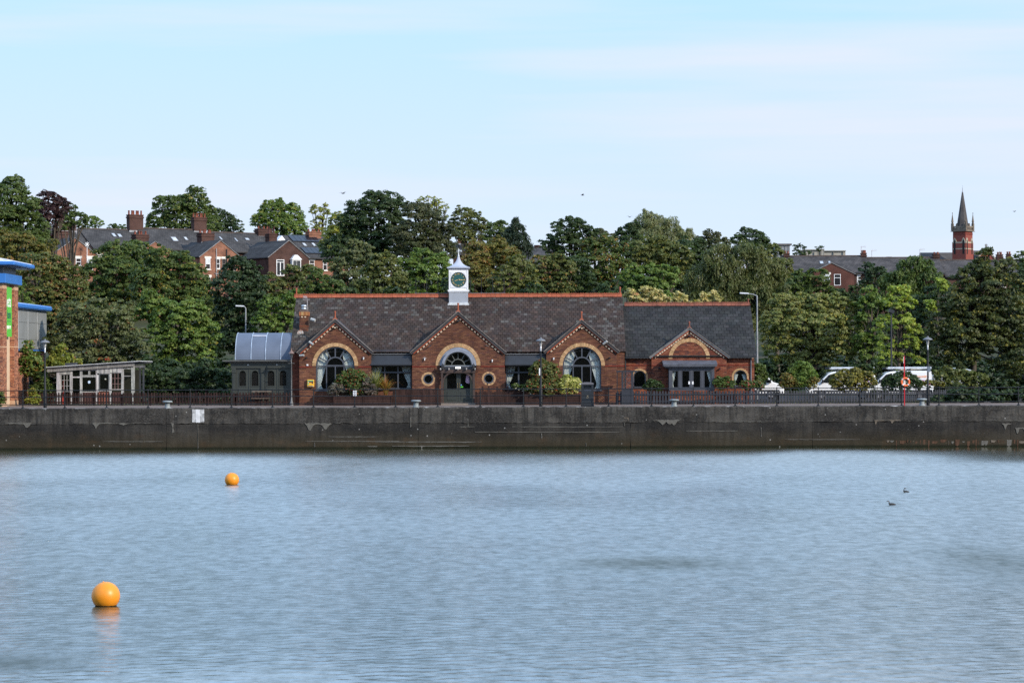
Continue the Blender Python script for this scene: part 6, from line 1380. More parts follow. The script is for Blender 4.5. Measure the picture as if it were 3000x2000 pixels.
b_ = MB(); b_.obox((q.x, 165.85, q.z + 0.08), (0.16, 0, -0.05), (0, 0.12, 0), (0.03, 0, 0.1)); b_.build('lamp_head', M_dark, t)

# ================================================================ STORE (left edge)
M_bblue = mat('bright_blue_cladding', (0.035, 0.17, 0.50), 0.4, noise=0.12, scale=1)
M_gclad = mat('grey_cladding', (0.22, 0.225, 0.215), 0.55, noise=0.08, scale=1)
M_wroof = mat('white_roof_sheet', (0.62, 0.64, 0.66), 0.5, noise=0.1)
M_sbrick = mat('store_brick', src='attr', rough=0.85, noise=0.15, scale=1.5, fine=0.15, fscale=20)
COL_ST = [(0.33, 0.135, 0.075), (0.37, 0.16, 0.09), (0.29, 0.11, 0.065), (0.17, 0.075, 0.055), (0.38, 0.18, 0.105)]
store = thing('retail_store', 'brick and grey clad store with bright blue roof edges at the left edge', 'store', (-32.5, 160, QZ))
zcap = Z(20, 829.5, 158.3)
def pillar(x0, x1, y0, y1, z1, name='brick_pillar'):
    b_ = MB(); b_.box(x0 + 0.008, x1 - 0.008, y0 + 0.008, y1, QZ, z1); p_ = b_.build(name, mat('store_mortar', (0.40, 0.25, 0.17), 0.9, noise=0.2), store)
    b_ = MB(); brick_face(b_, [rect(x0, x1, QZ, z1 - 0.35)], y0 + 0.008, COL_ST, bh=0.066)
    # the side towards the extension: turn a face built in XZ through a right angle
    s_ = MB(); brick_face(s_, [rect(y0, y1, QZ, z1 - 0.35)], 0.0, COL_ST, bh=0.066)
    o0 = len(b_.v); b_.v += [(x1 - 0.008 - vy, vx, vz) for vx, vy, vz in s_.v]; b_.f += [tuple(i + o0 for i in f) for f in s_.f]; b_.c += s_.c; b_.sm += s_.sm
    for zz in (Z(20, 1015, y0),):
        pass
    q_ = b_.build('bricks', M_sbrick, p_); q_['kind'] = 'stuff'
    b_ = MB(); b_.box(x0 - 0.004, x1 + 0.008, y0 - 0.006, y1, Z(20, 1017.5, y0), Z(20, 1014, y0)); b_.box(x0 - 0.004, x1 + 0.008, y0 - 0.006, y1, QZ, QZ + 0.32); b_.box(x0 - 0.004, x1 + 0.008, y0 - 0.006, y1, z1 - 0.36, z1); b_.build('stone_band', mat('buff_stone', (0.52, 0.33, 0.21), 0.85, noise=0.15, scale=4), p_)
pillar(-33.4, -31.24, 157.0, 158.3, zcap); pillar(-31.52, -31.24, 160.7, 161.95, zcap)
b_ = MB(); b_.box(-33.0, -31.53, 158.3, 162.0, QZ, zcap); b_.build('cream_wall', mat('cream_render', (0.62, 0.45, 0.30), 0.8, noise=0.1, scale=2), store)
b_ = MB(); b_.box(-40, -33.4, 157.6, 163, QZ, zcap); b_.build('wall', mat('store_mortar', (0.40, 0.25, 0.17)), store)
zb0, zb1 = Z(19, 829, 157), Z(19, 801, 157)
b_ = MB(); b_.box(-40, -31.0, 156.75, 162.0, zb0, zb1); b_.build('blue_band', M_bblue, store, bevel=0.02)
zr0, zr1 = Z(45, 779.5, 156.5), Z(45, 765, 156.5)
b_ = MB(); b_.box(-40, -31.3, 157.4, 161.5, zb1, zr0 + 0.05); b_.build('upper_wall', M_gclad, store)
b_ = MB(); b_.box(-42, -30.38, 156.3, 163.0, zr0 + 0.06, zr1); b_.build('blue_fascia', M_bblue, store, bevel=0.05)
b_ = MB(); b_.box(-41.8, -30.6, 156.5, 162.8, zr0 - 0.0, zr0 + 0.055); b_.build('soffit', mat('grey_soffit', (0.12, 0.125, 0.13), 0.6), store)
b_ = MB(); b_.add([(-42, 156.4, zr1), (-30.45, 156.4, zr1), (-30.45, 162.9, zr1), (-42, 162.9, zr1), (-36.5, 159.6, zr1 + 1.15)], [(0, 1, 4), (1, 2, 4), (2, 3, 4)])
hip = b_.build('roof', M_wroof, store)
for k in range(12): b_ = MB(); a = 156.6 + k * 0.53; b_.bar((-30.47, a, zr1 + 0.02), (-36.5 + (abs(a - 159.6) / 3.3) * 6.0, a + (159.6 - a) * (1 - abs(a - 159.6) / 3.3) * 0.0, zr1 + 1.17 - abs(a - 159.6) / 3.3 * 1.13), 0.05, 0.05); b_.build('roof_rib', M_wroof, hip)
# vertical sign
sx = -31.28; zs0, zs1 = Z(28, 986, 159), Z(28, 841, 159)
sg = thing('banner_sign', 'tall bright green banner sign with white and dark lettering between brick pillars', 'sign', (sx, 159.2, zs0))
b_ = MB(); b_.box(sx - 0.10, sx, 158.0, 160.1, zs0, zs1); b_.build('sign_board', mat('lime_green', (0.115, 0.50, 0.055), 0.45, noise=0.04), sg)
M_print = mat('sign_white', (0.85, 0.85, 0.78), 0.5); M_dkgreen = mat('sign_dark_green', (0.01, 0.10, 0.07), 0.5)
rot = (R(90), 0, R(90)); SZ2 = lambda v: Z(28, v, 159.2)
text(None, 'pets', 1.05, (sx + 0.004, 158.98, SZ2(884)), rot, M_print, sg, 'lettering', 0.004).scale = (0.95, 1.0, 1)
text(None, 'at home', 0.62, (sx + 0.004, 158.92, SZ2(922)), rot, M_dkgreen, sg, 'lettering', 0.004).scale = (0.82, 1.25, 1)
b_ = MB(); b_.box(sx, sx + 0.006, 158.1, 159.75, SZ2(941.6), SZ2(940.2)); b_.build('rule_line', M_dkgreen, sg)
text(None, 'companion care', 0.30, (sx + 0.004, 158.98, SZ2(957)), rot, M_print, sg, 'lettering', 0.004).scale = (0.80, 1.4, 1)
# lower wing running back, faced in grey panels
wx = -31.8; za0 = 8.58; zb_0 = 5.99
b_ = MB(); b_.box(-42, wx - 0.03, 162.5, 175.0, zb_0 - 0.05, za0); low = b_.build('side_wing', mat('dark_joint', (0.1, 0.1, 0.1), 0.8), store)
ys = [162.5, 164.9, 168.2, 171.55, 174.95]; zs = [zb_0, zb_0 + 0.62, zb_0 + 1.72, za0]
for a, c in zip(ys[:-1], ys[1:]):
    for d, e in zip(zs[:-1], zs[1:]): b_ = MB(); b_.box(wx - 0.03, wx, a + 0.03, c - 0.03, d + 0.01, e - 0.01); b_.build('wall_panel', M_gclad, low)
for a in ys[1:-1]: b_ = MB(); b_.box(wx - 0.02, wx + 0.012, a - 0.03, a + 0.03, zb_0, za0); b_.build('joint_strip', mat('pale_strip', (0.5, 0.5, 0.5), 0.5), low)
b_ = MB(); b_.box(-42, wx + 0.3, 162.1, 175.4, za0, za0 + 0.34); b_.build('blue_fascia', M_bblue, store, bevel=0.08)
b_ = MB(); b_.box(-42, wx + 0.1, 162.1, 175.0, zb_0 - 0.13, zb_0 - 0.05); b_.build('blue_trim', M_bblue, store)
b_ = MB(); b_.add([(-42, 162.1, za0 + 0.34), (wx + 0.2, 162.1, za0 + 0.34), (wx + 0.2, 175.4, za0 + 0.34), (-42, 175.4, za0 + 0.34), (-38, 162.1, za0 + 1.5), (-38, 175.4, za0 + 1.2)], [(1, 2, 5, 4), (0, 1, 4), (2, 3, 5)]); b_.build('wing_roof', M_wroof, store)
b_ = MB(); b_.box(-42, wx - 0.1, 162.5, 174.8, QZ, zb_0 - 0.13); lw = b_.build('wall', mat('store_mortar', (0.40, 0.25, 0.17)), store)
s_ = MB(); brick_face(s_, [rect(162.5, 174.8, QZ, zb_0 - 0.13)], 0.0, COL_ST, bh=0.066); s_.v = [(wx - 0.1 - vy, vx, vz) for vx, vy, vz in s_.v]; q_ = s_.build('bricks', M_sbrick, lw); q_['kind'] = 'stuff'
b_ = MB(); b_.box(wx - 0.1, wx - 0.05, 168.8, 170.6, QZ + 0.9, QZ + 2.3); w = b_.build('window', mat('grey_frame2', (0.2, 0.2, 0.2), 0.5), store)
b_ = MB(); b_.box(wx - 0.05, wx - 0.045, 168.95, 170.45, QZ + 1.0, QZ + 2.2); b_.build('pane', M_glass2, w)

# ================================================================ BUOYS
M_buoy = mat('yellow_orange_buoy', (0.80, 0.27, 0.010), 0.42, noise=0.06, scale=4, spec=0.5)
M_scum = mat('waterline_growth', (0.05, 0.03, 0.01), 0.9)
for k, (u, v, lab) in enumerate(((310, 1773, 'large orange yellow spherical buoy nearest the camera'), (679.5, 1419.5, 'orange yellow spherical buoy further out towards the quay wall'))):
    vt = v + (u - 1500) * ROLL; Yb = EYE * F_PX / (vt - 1060); q = at(u, v, Yb); r = (83 if k == 0 else 42) * Yb / F_PX / 2
    t = thing('buoy', lab, 'buoy', (q.x, Yb, 0)); h = r * 0.70
    me = bpy.data.meshes.new('float'); bm = bmesh.new(); bmesh.ops.create_uvsphere(bm, u_segments=48, v_segments=32, radius=r)
    for f_ in bm.faces: f_.smooth = True
    bm.to_mesh(me); bm.free(); o = link('float', me, M_buoy, t); o.location = (0, 0, h)
    rr = math.sqrt(r * r - h * h); b_ = MB(); n = 40
    b_.v = []; vv = []
    for i in range(n):
        a = 2 * math.pi * i / n; hh = 0.012 + 0.012 * random.random(); r2 = math.sqrt(r * r - (h - hh) ** 2) + 0.002
        vv += [(q.x + (rr + 0.003) * math.cos(a), Yb + (rr + 0.003) * math.sin(a), -0.01), (q.x + r2 * math.cos(a), Yb + r2 * math.sin(a), hh)]
    b_.add(vv, [(2 * i, (2 * i + 2) % (2 * n), (2 * i + 3) % (2 * n), 2 * i + 1) for i in range(n)]); b_.build('weed_line', M_scum, t)
    b_ = MB(); b_.tube((q.x - 0.05, Yb, h + r - 0.004), (q.x - 0.05, Yb, h + r + 0.008), 0.02, 0.015, 10); b_.build('top_plug', M_buoy, t)

# ================================================================ WATER BIRDS AND BIRDS IN THE AIR
M_bird = mat('dark_plumage', (0.03, 0.028, 0.028), 0.7)
def skin(name, pts, edges, rad, m, parent=None, sub=2):
    me = bpy.data.meshes.new(name); me.from_pydata([tuple(p) for p in pts], edges, []); o_ = bpy.data.objects.new(name, me); col.objects.link(o_)
    md = o_.modifiers.new('skin', 'SKIN'); me.skin_vertices[0].data[0].use_root = True
    for i, r_ in enumerate(rad): me.skin_vertices[0].data[i].radius = (r_, r_) if not isinstance(r_, tuple) else r_
    s2 = o_.modifiers.new('sub', 'SUBSURF'); s2.levels = sub; s2.render_levels = sub
    dg = bpy.context.evaluated_depsgraph_get(); dg.update(); me2 = bpy.data.meshes.new_from_object(o_.evaluated_get(dg)); bpy.data.objects.remove(o_)
    me2.materials.clear(); me2.materials.append(m); me2.polygons.foreach_set('use_smooth', [True] * len(me2.polygons)); return link(name, me2, None, parent)
def grebe(u, v, lab, preen, k):
    vt = v + (u - 1500) * ROLL; Yb = EYE * F_PX / (vt - 1060); q = at(u, v, Yb); t = thing('water_bird', lab, 'bird', (q.x, Yb, 0)); t.scale = (k, k, k)
    body = [(-0.20, 0, 0.03), (-0.10, 0, 0.055), (0.02, 0, 0.06), (0.14, 0, 0.045), (0.25, 0, 0.02)]; rb = [0.045, (0.075, 0.07), (0.085, 0.075), (0.06, 0.05), 0.012]
    if not preen: neck = [(-0.15, 0, 0.11), (-0.15, 0, 0.18), (-0.19, 0, 0.235), (-0.235, 0, 0.225), (-0.27, 0, 0.215), (-0.34, 0, 0.205)]; rn = [0.035, 0.022, 0.03, 0.028, 0.012, 0.004]
    else: neck = [(-0.13, 0, 0.12), (-0.13, 0, 0.21), (-0.10, 0, 0.275), (-0.04, 0, 0.29), (0.0, 0, 0.25), (-0.01, 0, 0.17)]; rn = [0.035, 0.028, 0.028, 0.03, 0.022, 0.005]
    pts = body + neck; ed = [(0, 1), (1, 2), (2, 3), (3, 4), (0, 5)] + [(5 + i, 6 + i) for i in range(5)]
    skin('body', pts, ed, rb + rn, M_bird, t)
    b_ = MB(); hx, hz = neck[3][0], neck[3][2] - 0.02
    b_.lathe((hx + 0.03, -0.026, hz), [(0.018, -0.004), (0.01, 0.004)], 8, 'Y'); o_ = b_.mesh('pale_cheek', mat('pale_cheek', (0.5, 0.48, 0.45), 0.8)); link('pale_cheek', o_, None, t)
grebe(2613, 1478.5, 'dark grebe-like water bird swimming left on the open water', False, 0.62)
grebe(2654, 1441, 'dark water bird with its neck curled over, preening', True, 0.55)
def flyer(u, v, Y, rz, lab, span=0.5):
    q = at(u, v, Y); b_ = MB(); c, s = math.cos(rz), math.sin(rz); B = lambda x, y, z: (q.x + (x * c - y * s) * span, Y + (x * s + y * c) * span, q.z + z * span)
    P = [B(0.42, 0, 0), B(0.1, 0.06, 0.03), B(-0.45, 0, 0), B(0.1, -0.06, 0.03), B(0.0, 0, -0.08), B(0.16, 0.5, 0.22), B(-0.12, 1.1, 0.1), B(-0.1, 0.45, 0.2), B(0.16, -0.5, 0.22), B(-0.12, -1.1, 0.1), B(-0.1, -0.45, 0.2), B(-0.15, 0.05, 0.02), B(-0.15, -0.05, 0.02)]
    b_.add(P, [(0, 1, 3), (1, 11, 12, 3), (11, 2, 12), (0, 4, 1), (0, 3, 4), (4, 2, 11), (4, 12, 2), (1, 4, 11), (3, 12, 4), (1, 5, 7, 11), (5, 6, 7), (3, 12, 10, 8), (8, 10, 9)])
    return tag(b_.build('flying_bird', mat('sky_bird', (0.12, 0.12, 0.13), 0.7)), lab, 'bird')
flyer(1005, 567, 200, 0.7, 'tiny bird in the sky above the large dark trees'); flyer(1707, 572, 220, 0.1, 'tiny bird in the sky right of the clock tower'); flyer(1845, 636, 240, 2.2, 'tiny bird flying low beside the pale willow top', 0.45); flyer(2972, 620, 260, 0.4, 'tiny bird in the sky right of the church spire', 0.4)
# ================================================================ HILLSIDE HOUSES
def course_material(name, c1, c2, mortar, bw, bh, msize, rough=0.85, noise=0.25, slope=False, dark=None):
    """distant masonry or slates: courses in fine relief and colour only, set out in the building's own axes"""
    if name in MATS: return MATS[name]
    m = bpy.data.materials.new(name); m.use_nodes = True; n, l = m.node_tree.nodes, m.node_tree.links; b = n['Principled BSDF']; b.inputs['Roughness'].default_value = rough; b.inputs['Specular IOR Level'].default_value = 0.15
    tc = n.new('ShaderNodeTexCoord'); sp = n.new('ShaderNodeSeparateXYZ'); l.new(tc.outputs['Object'], sp.inputs[0])
    ad = n.new('ShaderNodeMath'); ad.operation = 'ADD'; l.new(sp.outputs['X'], ad.inputs[0])
    if slope: ad.inputs[1].default_value = 0
    else: l.new(sp.outputs['Y'], ad.inputs[1])
    cb = n.new('ShaderNodeCombineXYZ'); l.new(ad.outputs[0], cb.inputs[0])
    l.new(sp.outputs['Z'], cb.inputs[1])
    br = n.new('ShaderNodeTexBrick'); l.new(cb.outputs[0], br.inputs['Vector']); br.inputs['Color1'].default_value = (*c1, 1); br.inputs['Color2'].default_value = (*c2, 1); br.inputs['Mortar'].default_value = (*mortar, 1)
    br.inputs['Scale'].default_value = 1; br.inputs['Brick Width'].default_value = bw; br.inputs['Row Height'].default_value = bh; br.inputs['Mortar Size'].default_value = msize; br.inputs['Bias'].default_value = -0.1
    t = n.new('ShaderNodeTexNoise'); t.inputs['Scale'].default_value = 0.9; t.inputs['Detail'].default_value = 5; l.new(tc.outputs['Object'], t.inputs['Vector'])
    r = n.new('ShaderNodeMapRange'); r.inputs['From Min'].default_value = 0.3; r.inputs['From Max'].default_value = 0.7; r.inputs['To Min'].default_value = 1 - noise; r.inputs['To Max'].default_value = 1 + noise; l.new(t.outputs['Fac'], r.inputs['Value'])
    mu = n.new('ShaderNodeVectorMath'); mu.operation = 'SCALE'; l.new(br.outputs['Color'], mu.inputs[0]); l.new(r.outputs[0], mu.inputs['Scale']); l.new(mu.outputs[0], b.inputs['Base Color'])
    bp = n.new('ShaderNodeBump'); bp.inputs['Strength'].default_value = 0.5; bp.inputs['Distance'].default_value = 0.02; bp.invert = True; l.new(br.outputs['Fac'], bp.inputs['Height']); l.new(bp.outputs[0], b.inputs['Normal'])
    MATS[name] = m; return m
M_hbrick = course_material('terrace_brick', (0.32, 0.128, 0.07), (0.19, 0.078, 0.052), (0.20, 0.13, 0.10), 0.225, 0.075, 0.012, noise=0.35)
M_hdark = course_material('sooty_brick', (0.085, 0.042, 0.033), (0.055, 0.030, 0.027), (0.09, 0.055, 0.045), 0.225, 0.075, 0.012, noise=0.3)
M_hslate = course_material('terrace_slate', (0.074, 0.070, 0.068), (0.052, 0.050, 0.050), (0.035, 0.035, 0.037), 0.3, 0.16, 0.02, 0.85, noise=0.3, slope=True)
M_hslate2 = course_material('brown_grey_slate', (0.085, 0.074, 0.070), (0.055, 0.049, 0.048), (0.045, 0.042, 0.04), 0.3, 0.16, 0.02, 0.75, noise=0.4, slope=True)
M_pot = mat('chimney_pot_clay', (0.22, 0.075, 0.05), 0.8, noise=0.2); M_potd = mat('sooty_pot', (0.10, 0.05, 0.045), 0.8)
M_lint = mat('white_lintel', (0.72, 0.68, 0.60), 0.7, noise=0.1); M_upvc = mat('white_window_frame', (0.80, 0.80, 0.80), 0.4, noise=0.04)
M_blind = mat('pale_blind', (0.55, 0.58, 0.60), 0.6)
M_leadf = mat('lead_flashing', (0.30, 0.31, 0.33), 0.6, noise=0.3)
class Fr:
    """a building's own axes: x along the front, -y towards the viewer, heights as in the world"""
    def __init__(s, O, yaw): s.O = Vector((O[0], O[1], 0)); s.yaw = yaw; s.M = Matrix.Rotation(yaw, 3, 'Z'); s.Mi = s.M.inverted()
    def place(s, t): t.location = s.O; t.rotation_euler.z = s.yaw; return t
    def px(s, u, v, e=0.0):
        """pixel -> (x, z) on the plane y = e of this frame"""
        d = s.Mi @ (at(u, v, 100.0) - cam.location); o_ = s.Mi @ (cam.location - s.O); k = (e - o_.y) / d.y; p = o_ + d * k; return p.x, p.z
def hthing(name, lab, fr, group=None):
    t = thing(name, lab, 'house', (0, 0, 0), group); fr.place(t); return t
def slab_roof(mb, x0, x1, ye, ze, yr, zr, th=0.12):
    L = math.hypot(yr - ye, zr - ze); n_ = (-(zr - ze) / L * th, (yr - ye) / L * th)
    P = [(ye, ze), (yr, zr), (yr, zr - th * 1.3), (ye, ze - th)]
    vv = [(x0, *p) for p in P] + [(x1, *p) for p in P]
    f = [(0, 4, 5, 1), (3, 2, 6, 7), (0, 3, 7, 4), (0, 1, 2, 3), (4, 7, 6, 5), (1, 5, 6, 2)]
    mb.add(vv, f)
def hchimney(t, fr, u0, u1, vt, vb, e, depth, pots, m=M_hdark, pm=M_pot, ph=0.42, parent=None):
    x0, z1 = fr.px(u0, vt, e); x1, zb = fr.px(u1, vb, e); x0, x1 = min(x0, x1), max(x0, x1)
    b_ = MB(); b_.box(x0, x1, e, e + depth, zb - 0.8, z1 - 0.12); b_.box(x0 - 0.07, x1 + 0.07, e - 0.07, e + depth + 0.07, z1 - 0.42, z1 - 0.26); b_.box(x0 - 0.05, x1 + 0.05, e - 0.05, e + depth + 0.05, z1 - 0.12, z1); c = b_.build('chimney', m, parent or t)
    for i in range(pots):
        xx = x0 + (x1 - x0) * (i + 0.5) / pots; b_ = MB(); b_.lathe((xx, e + depth * (0.35 if i % 2 else 0.6), z1), [(0.13, 0), (0.11, 0.1), (0.10, ph - 0.06), (0.125, ph - 0.04), (0.11, ph)], 10); b_.build('chimney_pot', pm, c)
    b_ = MB(); b_.box(x0 - 0.04, x1 + 0.04, e - 0.04, e + 0.1, zb - 0.15, zb + 0.05); b_.build('flashing', M_leadf, c)
    return c
def hwindow(t, fr, u0, u1, v0, v1, e, lintel=True, split=0.5, m=None, blind=0.0, sill=True):
    x0, z1 = fr.px(u0, v0, e); x1, z0 = fr.px(u1, v1, e)
    f = 0.055; w = MB(); w.prism(rect(x0, x1, z0, z1), e - 0.03, e + 0.03, [rect(x0 + f, x1 - f, z0 + f, z0 + (z1 - z0) * split - f / 2), rect(x0 + f, x1 - f, z0 + (z1 - z0) * split + f / 2, z1 - f)] if split else [rect(x0 + f, x1 - f, z0 + f, z1 - f)])
    win = w.build('window', m or M_upvc, t)
    b_ = MB(); b_.box(x0 + 0.02, x1 - 0.02, e - 0.012, e + 0.02, z0 + 0.02, z1 - 0.02); b_.build('pane', M_glass2, win)
    if blind: b_ = MB(); b_.box(x0 + f, x1 - f, e - 0.018, e - 0.013, z1 - (z1 - z0) * blind, z1 - f); b_.build('blind', M_blind, win)
    if lintel: b_ = MB(); b_.box(x0 - 0.12, x1 + 0.12, e - 0.04, e + 0.05, z1 + 0.004, z1 + 0.25); b_.build('lintel', M_lint, win)
    if sill: b_ = MB(); b_.box(x0 - 0.08, x1 + 0.08, e - 0.1, e + 0.05, z0 - 0.1, z0 - 0.004); b_.build('sill', M_lint, win)
    return win
def skylight(t, fr, u0, u1, v0, v1, ye, ze, yr, zr, m=None):
    """a roof window lying in the slope"""
    sl = (zr - ze) / (yr - ye)
    def on(u, v):
        d = fr.Mi @ (at(u, v, 100.0) - cam.location); o_ = fr.Mi @ (cam.location - fr.O); k = (ze - o_.z + sl * (o_.y - ye)) / (d.z - sl * d.y); return o_ + d * k
    a, c = on(u0, v0), on(u1, v1); x0, x1 = min(a.x, c.x), max(a.x, c.x); ya, yb = min(a.y, c.y), max(a.y, c.y); h = 0.07
    def q(x, y, hh): return (x, y - hh * sl / math.hypot(1, sl), ze + sl * (y - ye) + hh / math.hypot(1, sl))
    b_ = MB(); b_.add([q(x0, ya, 0), q(x1, ya, 0), q(x1, yb, 0), q(x0, yb, 0), q(x0, ya, h), q(x1, ya, h), q(x1, yb, h), q(x0, yb, h)], [(4, 5, 6, 7), (0, 1, 5, 4), (1, 2, 6, 5), (2, 3, 7, 6), (3, 0, 4, 7)]); s_ = b_.build('skylight', mat('skylight_frame', (0.12, 0.12, 0.125), 0.5), t)
    i = 0.07; b_ = MB(); b_.add([q(x0 + i, ya + i, h + 0.01), q(x1 - i, ya + i, h + 0.01), q(x1 - i, yb - i, h + 0.01), q(x0 + i, yb - i, h + 0.01)], [(0, 1, 2, 3)]); b_.build('pane', m or mat('skylight_pane', (0.42, 0.45, 0.48), 0.15, noise=0.1), s_)
def wing(t, fr, ua, va, half, drop, length, base, m=M_hbrick, mroof=M_hslate, e=0.0, name='rear_wing'):
    x, za = fr.px(ua, va, e); sl = drop / half
    b_ = MB(); b_.prism([(x - half, base), (x + half, base), (x + half, za - drop), (x, za - 0.05), (x - half, za - drop)], e, e + length); w = b_.build(name, m, t)
    for s in (-1, 1):
        xf = x + s * (half + 0.15); zf = za - sl * (half + 0.15); f = e - 0.08; P = [(x, f, za + 0.06), (xf, f, zf + 0.06), (xf, e + length, zf + 0.06), (x, e + length, za + 0.06)]; Q = [(p[0], p[1], p[2] - 0.12) for p in P]
        b_ = MB(); fs = [(0, 1, 2, 3), (7, 6, 5, 4), (0, 4, 5, 1), (1, 5, 6, 2)]
        if s < 0: fs = [tuple(reversed(q)) for q in fs]
        b_.add(P + Q, fs); b_.build('roof_slope', mroof, w)
        b_ = MB(); b_.bar((x, e - 0.05, za + 0.0), (xf, e - 0.05, zf + 0.0), 0.05, 0.07, up=(0, 1, 0)); b_.build('verge', M_leadf if s < 0 else mat('verge_grey', (0.2, 0.2, 0.2), 0.7), w)
    return w, x, za
YAW = R(35)
def terrace_frame(u, v, Y): p = at(u, v, Y); return Fr((p.x, p.y), YAW), p.z
# gable fronts of the rear wings, left to right; one frame per wing so that each front lies on y = 0
specs = [(219.4, 696.7, 289.4), (454.4, 706.6, 295.2), (645.7, 704.0, 300.0), (845.7, 704.0, 305.2)]
frs = [terrace_frame(*s) for s in specs]
E_EAVE, E_RIDGE, E_BACK = 7.0, 11.2, 15.4
def house(k, lab, u0, u1, vr, ve, mroof=M_hslate, base=11.0, wall=M_hbrick):
    fr, za = frs[k]; t = hthing('terraced_house', lab, fr, 'terraced houses on the left of the hill')
    x0, zr = fr.px(u0, vr, E_RIDGE); x1, _ = fr.px(u1, vr, E_RIDGE); _, ze = fr.px((u0 + u1) / 2 - 20, ve, E_EAVE)
    b_ = MB(); b_.box(x0, x1, E_EAVE + 0.3, E_BACK - 0.3, base, ze); b_.add([(x0, E_EAVE + 0.3, ze), (x0, E_BACK - 0.3, ze), (x0, E_RIDGE, zr - 0.1)], [(0, 2, 1)]); b_.add([(x1, E_EAVE + 0.3, ze), (x1, E_BACK - 0.3, ze), (x1, E_RIDGE, zr - 0.1)], [(0, 1, 2)]); b_.build('wall', wall, t)
    b_ = MB(); slab_roof(b_, x0, x1, E_EAVE, ze, E_RIDGE, zr); slab_roof(b_, x0, x1, E_BACK, ze, E_RIDGE, zr); rf = b_.build('roof', mroof, t)
    b_ = MB()
    n = max(2, int((x1 - x0) / 0.45))
    for i in range(n): a = x0 + (x1 - x0) * i / n; b_.box(a + 0.01, a + (x1 - x0) / n - 0.01, E_RIDGE - 0.12, E_RIDGE + 0.12, zr - 0.02, zr + 0.07)
    b_.build('ridge_line', mat('ridge_grey_tile', (0.13, 0.10, 0.09), 0.8, noise=0.3), rf)
    b_ = MB(); b_.box(x0, x1, E_EAVE - 0.14, E_EAVE - 0.01, ze - 0.16, ze - 0.03); b_.build('gutter', M_dark, t)
    return t, fr, x0, x1, ze, zr
# 1: brick house at the left end
t, fr, x0, x1, ze, zr = house(0, 'leftmost terraced house of the row, half hidden by trees, with two low chimneys', 118, 229, 668, 735, mroof=M_hslate, base=10.5)
w, gx, gz = wing(t, fr, 219.4, 696.7, 2.75, 1.85, 7.5, 8.0)
hchimney(t, fr, 181, 224, 650, 678, E_RIDGE - 0.5, 0.9, 4, pm=mat('pale_pot', (0.5, 0.48, 0.45), 0.7), ph=0.25); hchimney(t, fr, 166, 200, 676, 706, 3.6, 1.2, 0)
for (a, c, d, e, bl) in ((256, 272, 756, 792, 0.45), (222, 237, 756, 778, 0), (204, 213, 757, 775, 0)): hwindow(w, fr, a, c, d, e, 0.0, blind=bl)
b_ = MB(); q = fr.px(202, 735, 0); b_.tube((q[0], -0.07, q[1] - 3), (q[0], -0.07, q[1] + 1.0), 0.05, n=6); b_.build('drainpipe', M_dark, w)
q = fr.px(255, 716, -1.0); ra = thing('radio_mast', 'thin white pole with a star shaped aerial in front of the leftmost terraced house', 'aerial'); fr.place(ra)
b_ = MB(); b_.tube((q[0], -1.0, 9.0), (q[0], -1.0, q[1]), 0.04, n=6); b_.build('pole', M_upvc, ra)
b_ = MB()
for k in range(4): a = k * math.pi / 4; b_.bar((q[0] - 0.3 * math.cos(a), -1.0, q[1] - 0.3 * math.sin(a)), (q[0] + 0.3 * math.cos(a), -1.0, q[1] + 0.3 * math.sin(a)), 0.05, 0.05)
b_.build('aerial_star', M_upvc, ra)
# 2
t, fr, x0, x1, ze, zr = house(1, 'terraced house with three open skylights left of the tallest chimney stack', 229, 399, 669, 729)
w, gx, gz = wing(t, fr, 454.4, 706.6, 2.65, 1.75, 7.4, 9.0)
hchimney(t, fr, 379.5, 420, 628, 677, E_RIDGE - 0.4, 0.8, 6, ph=0.5); hchimney(t, fr, 399, 436, 686, 712, 4.4, 1.2, 4)
for (a, c, d, e) in ((324, 343, 684, 695), (341, 360, 686, 696)): skylight(t, fr, a, c, d, e, E_EAVE, ze, E_RIDGE, zr)
skylight(t, fr, 385, 399, 697, 707, E_EAVE, ze, E_RIDGE, zr, mat('skylight_white', (0.48, 0.5, 0.52), 0.4))
for (a, c, d, e) in ((472, 477, 727, 733), (419, 427, 757, 775), (436, 446, 757, 775)): hwindow(w, fr, a, c, d, e, 0.0, lintel=(d > 750), split=0.5)
hwindow(t, fr, 282, 298, 746, 760, E_EAVE + 0.3)
# 3
t, fr, x0, x1, ze, zr = house(2, 'terraced house with two bright skylights between the two tall chimney stacks', 399, 586, 668, 729)
w, gx, gz = wing(t, fr, 645.7, 704.0, 2.7, 1.9, 7.4, 8.0)
hchimney(t, fr, 569, 605.5, 636, 679, E_RIDGE - 0.4, 0.8, 6, ph=0.5); hchimney(t, fr, 591, 628, 682, 711, 4.2, 1.2, 5)
for (a, c, d, e) in ((498, 524, 695, 708), (536, 553, 695, 705)): skylight(t, fr, a, c, d, e, E_EAVE, ze, E_RIDGE, zr, mat('skylight_white', (0.48, 0.5, 0.52), 0.4))
for (a, c, d, e, bl) in ((602, 616, 757, 789, 0.5), (634, 644, 758, 787, 0), (650.5, 661, 758, 788, 0), (677, 689, 759, 792, 0)): hwindow(w, fr, a, c, d, e, 0.0, blind=bl, m=None if a < 650 else mat('brown_frame', (0.13, 0.11, 0.09), 0.5))
hwindow(w, fr, 601, 617, 811, 822, 0.0, lintel=True, split=0)
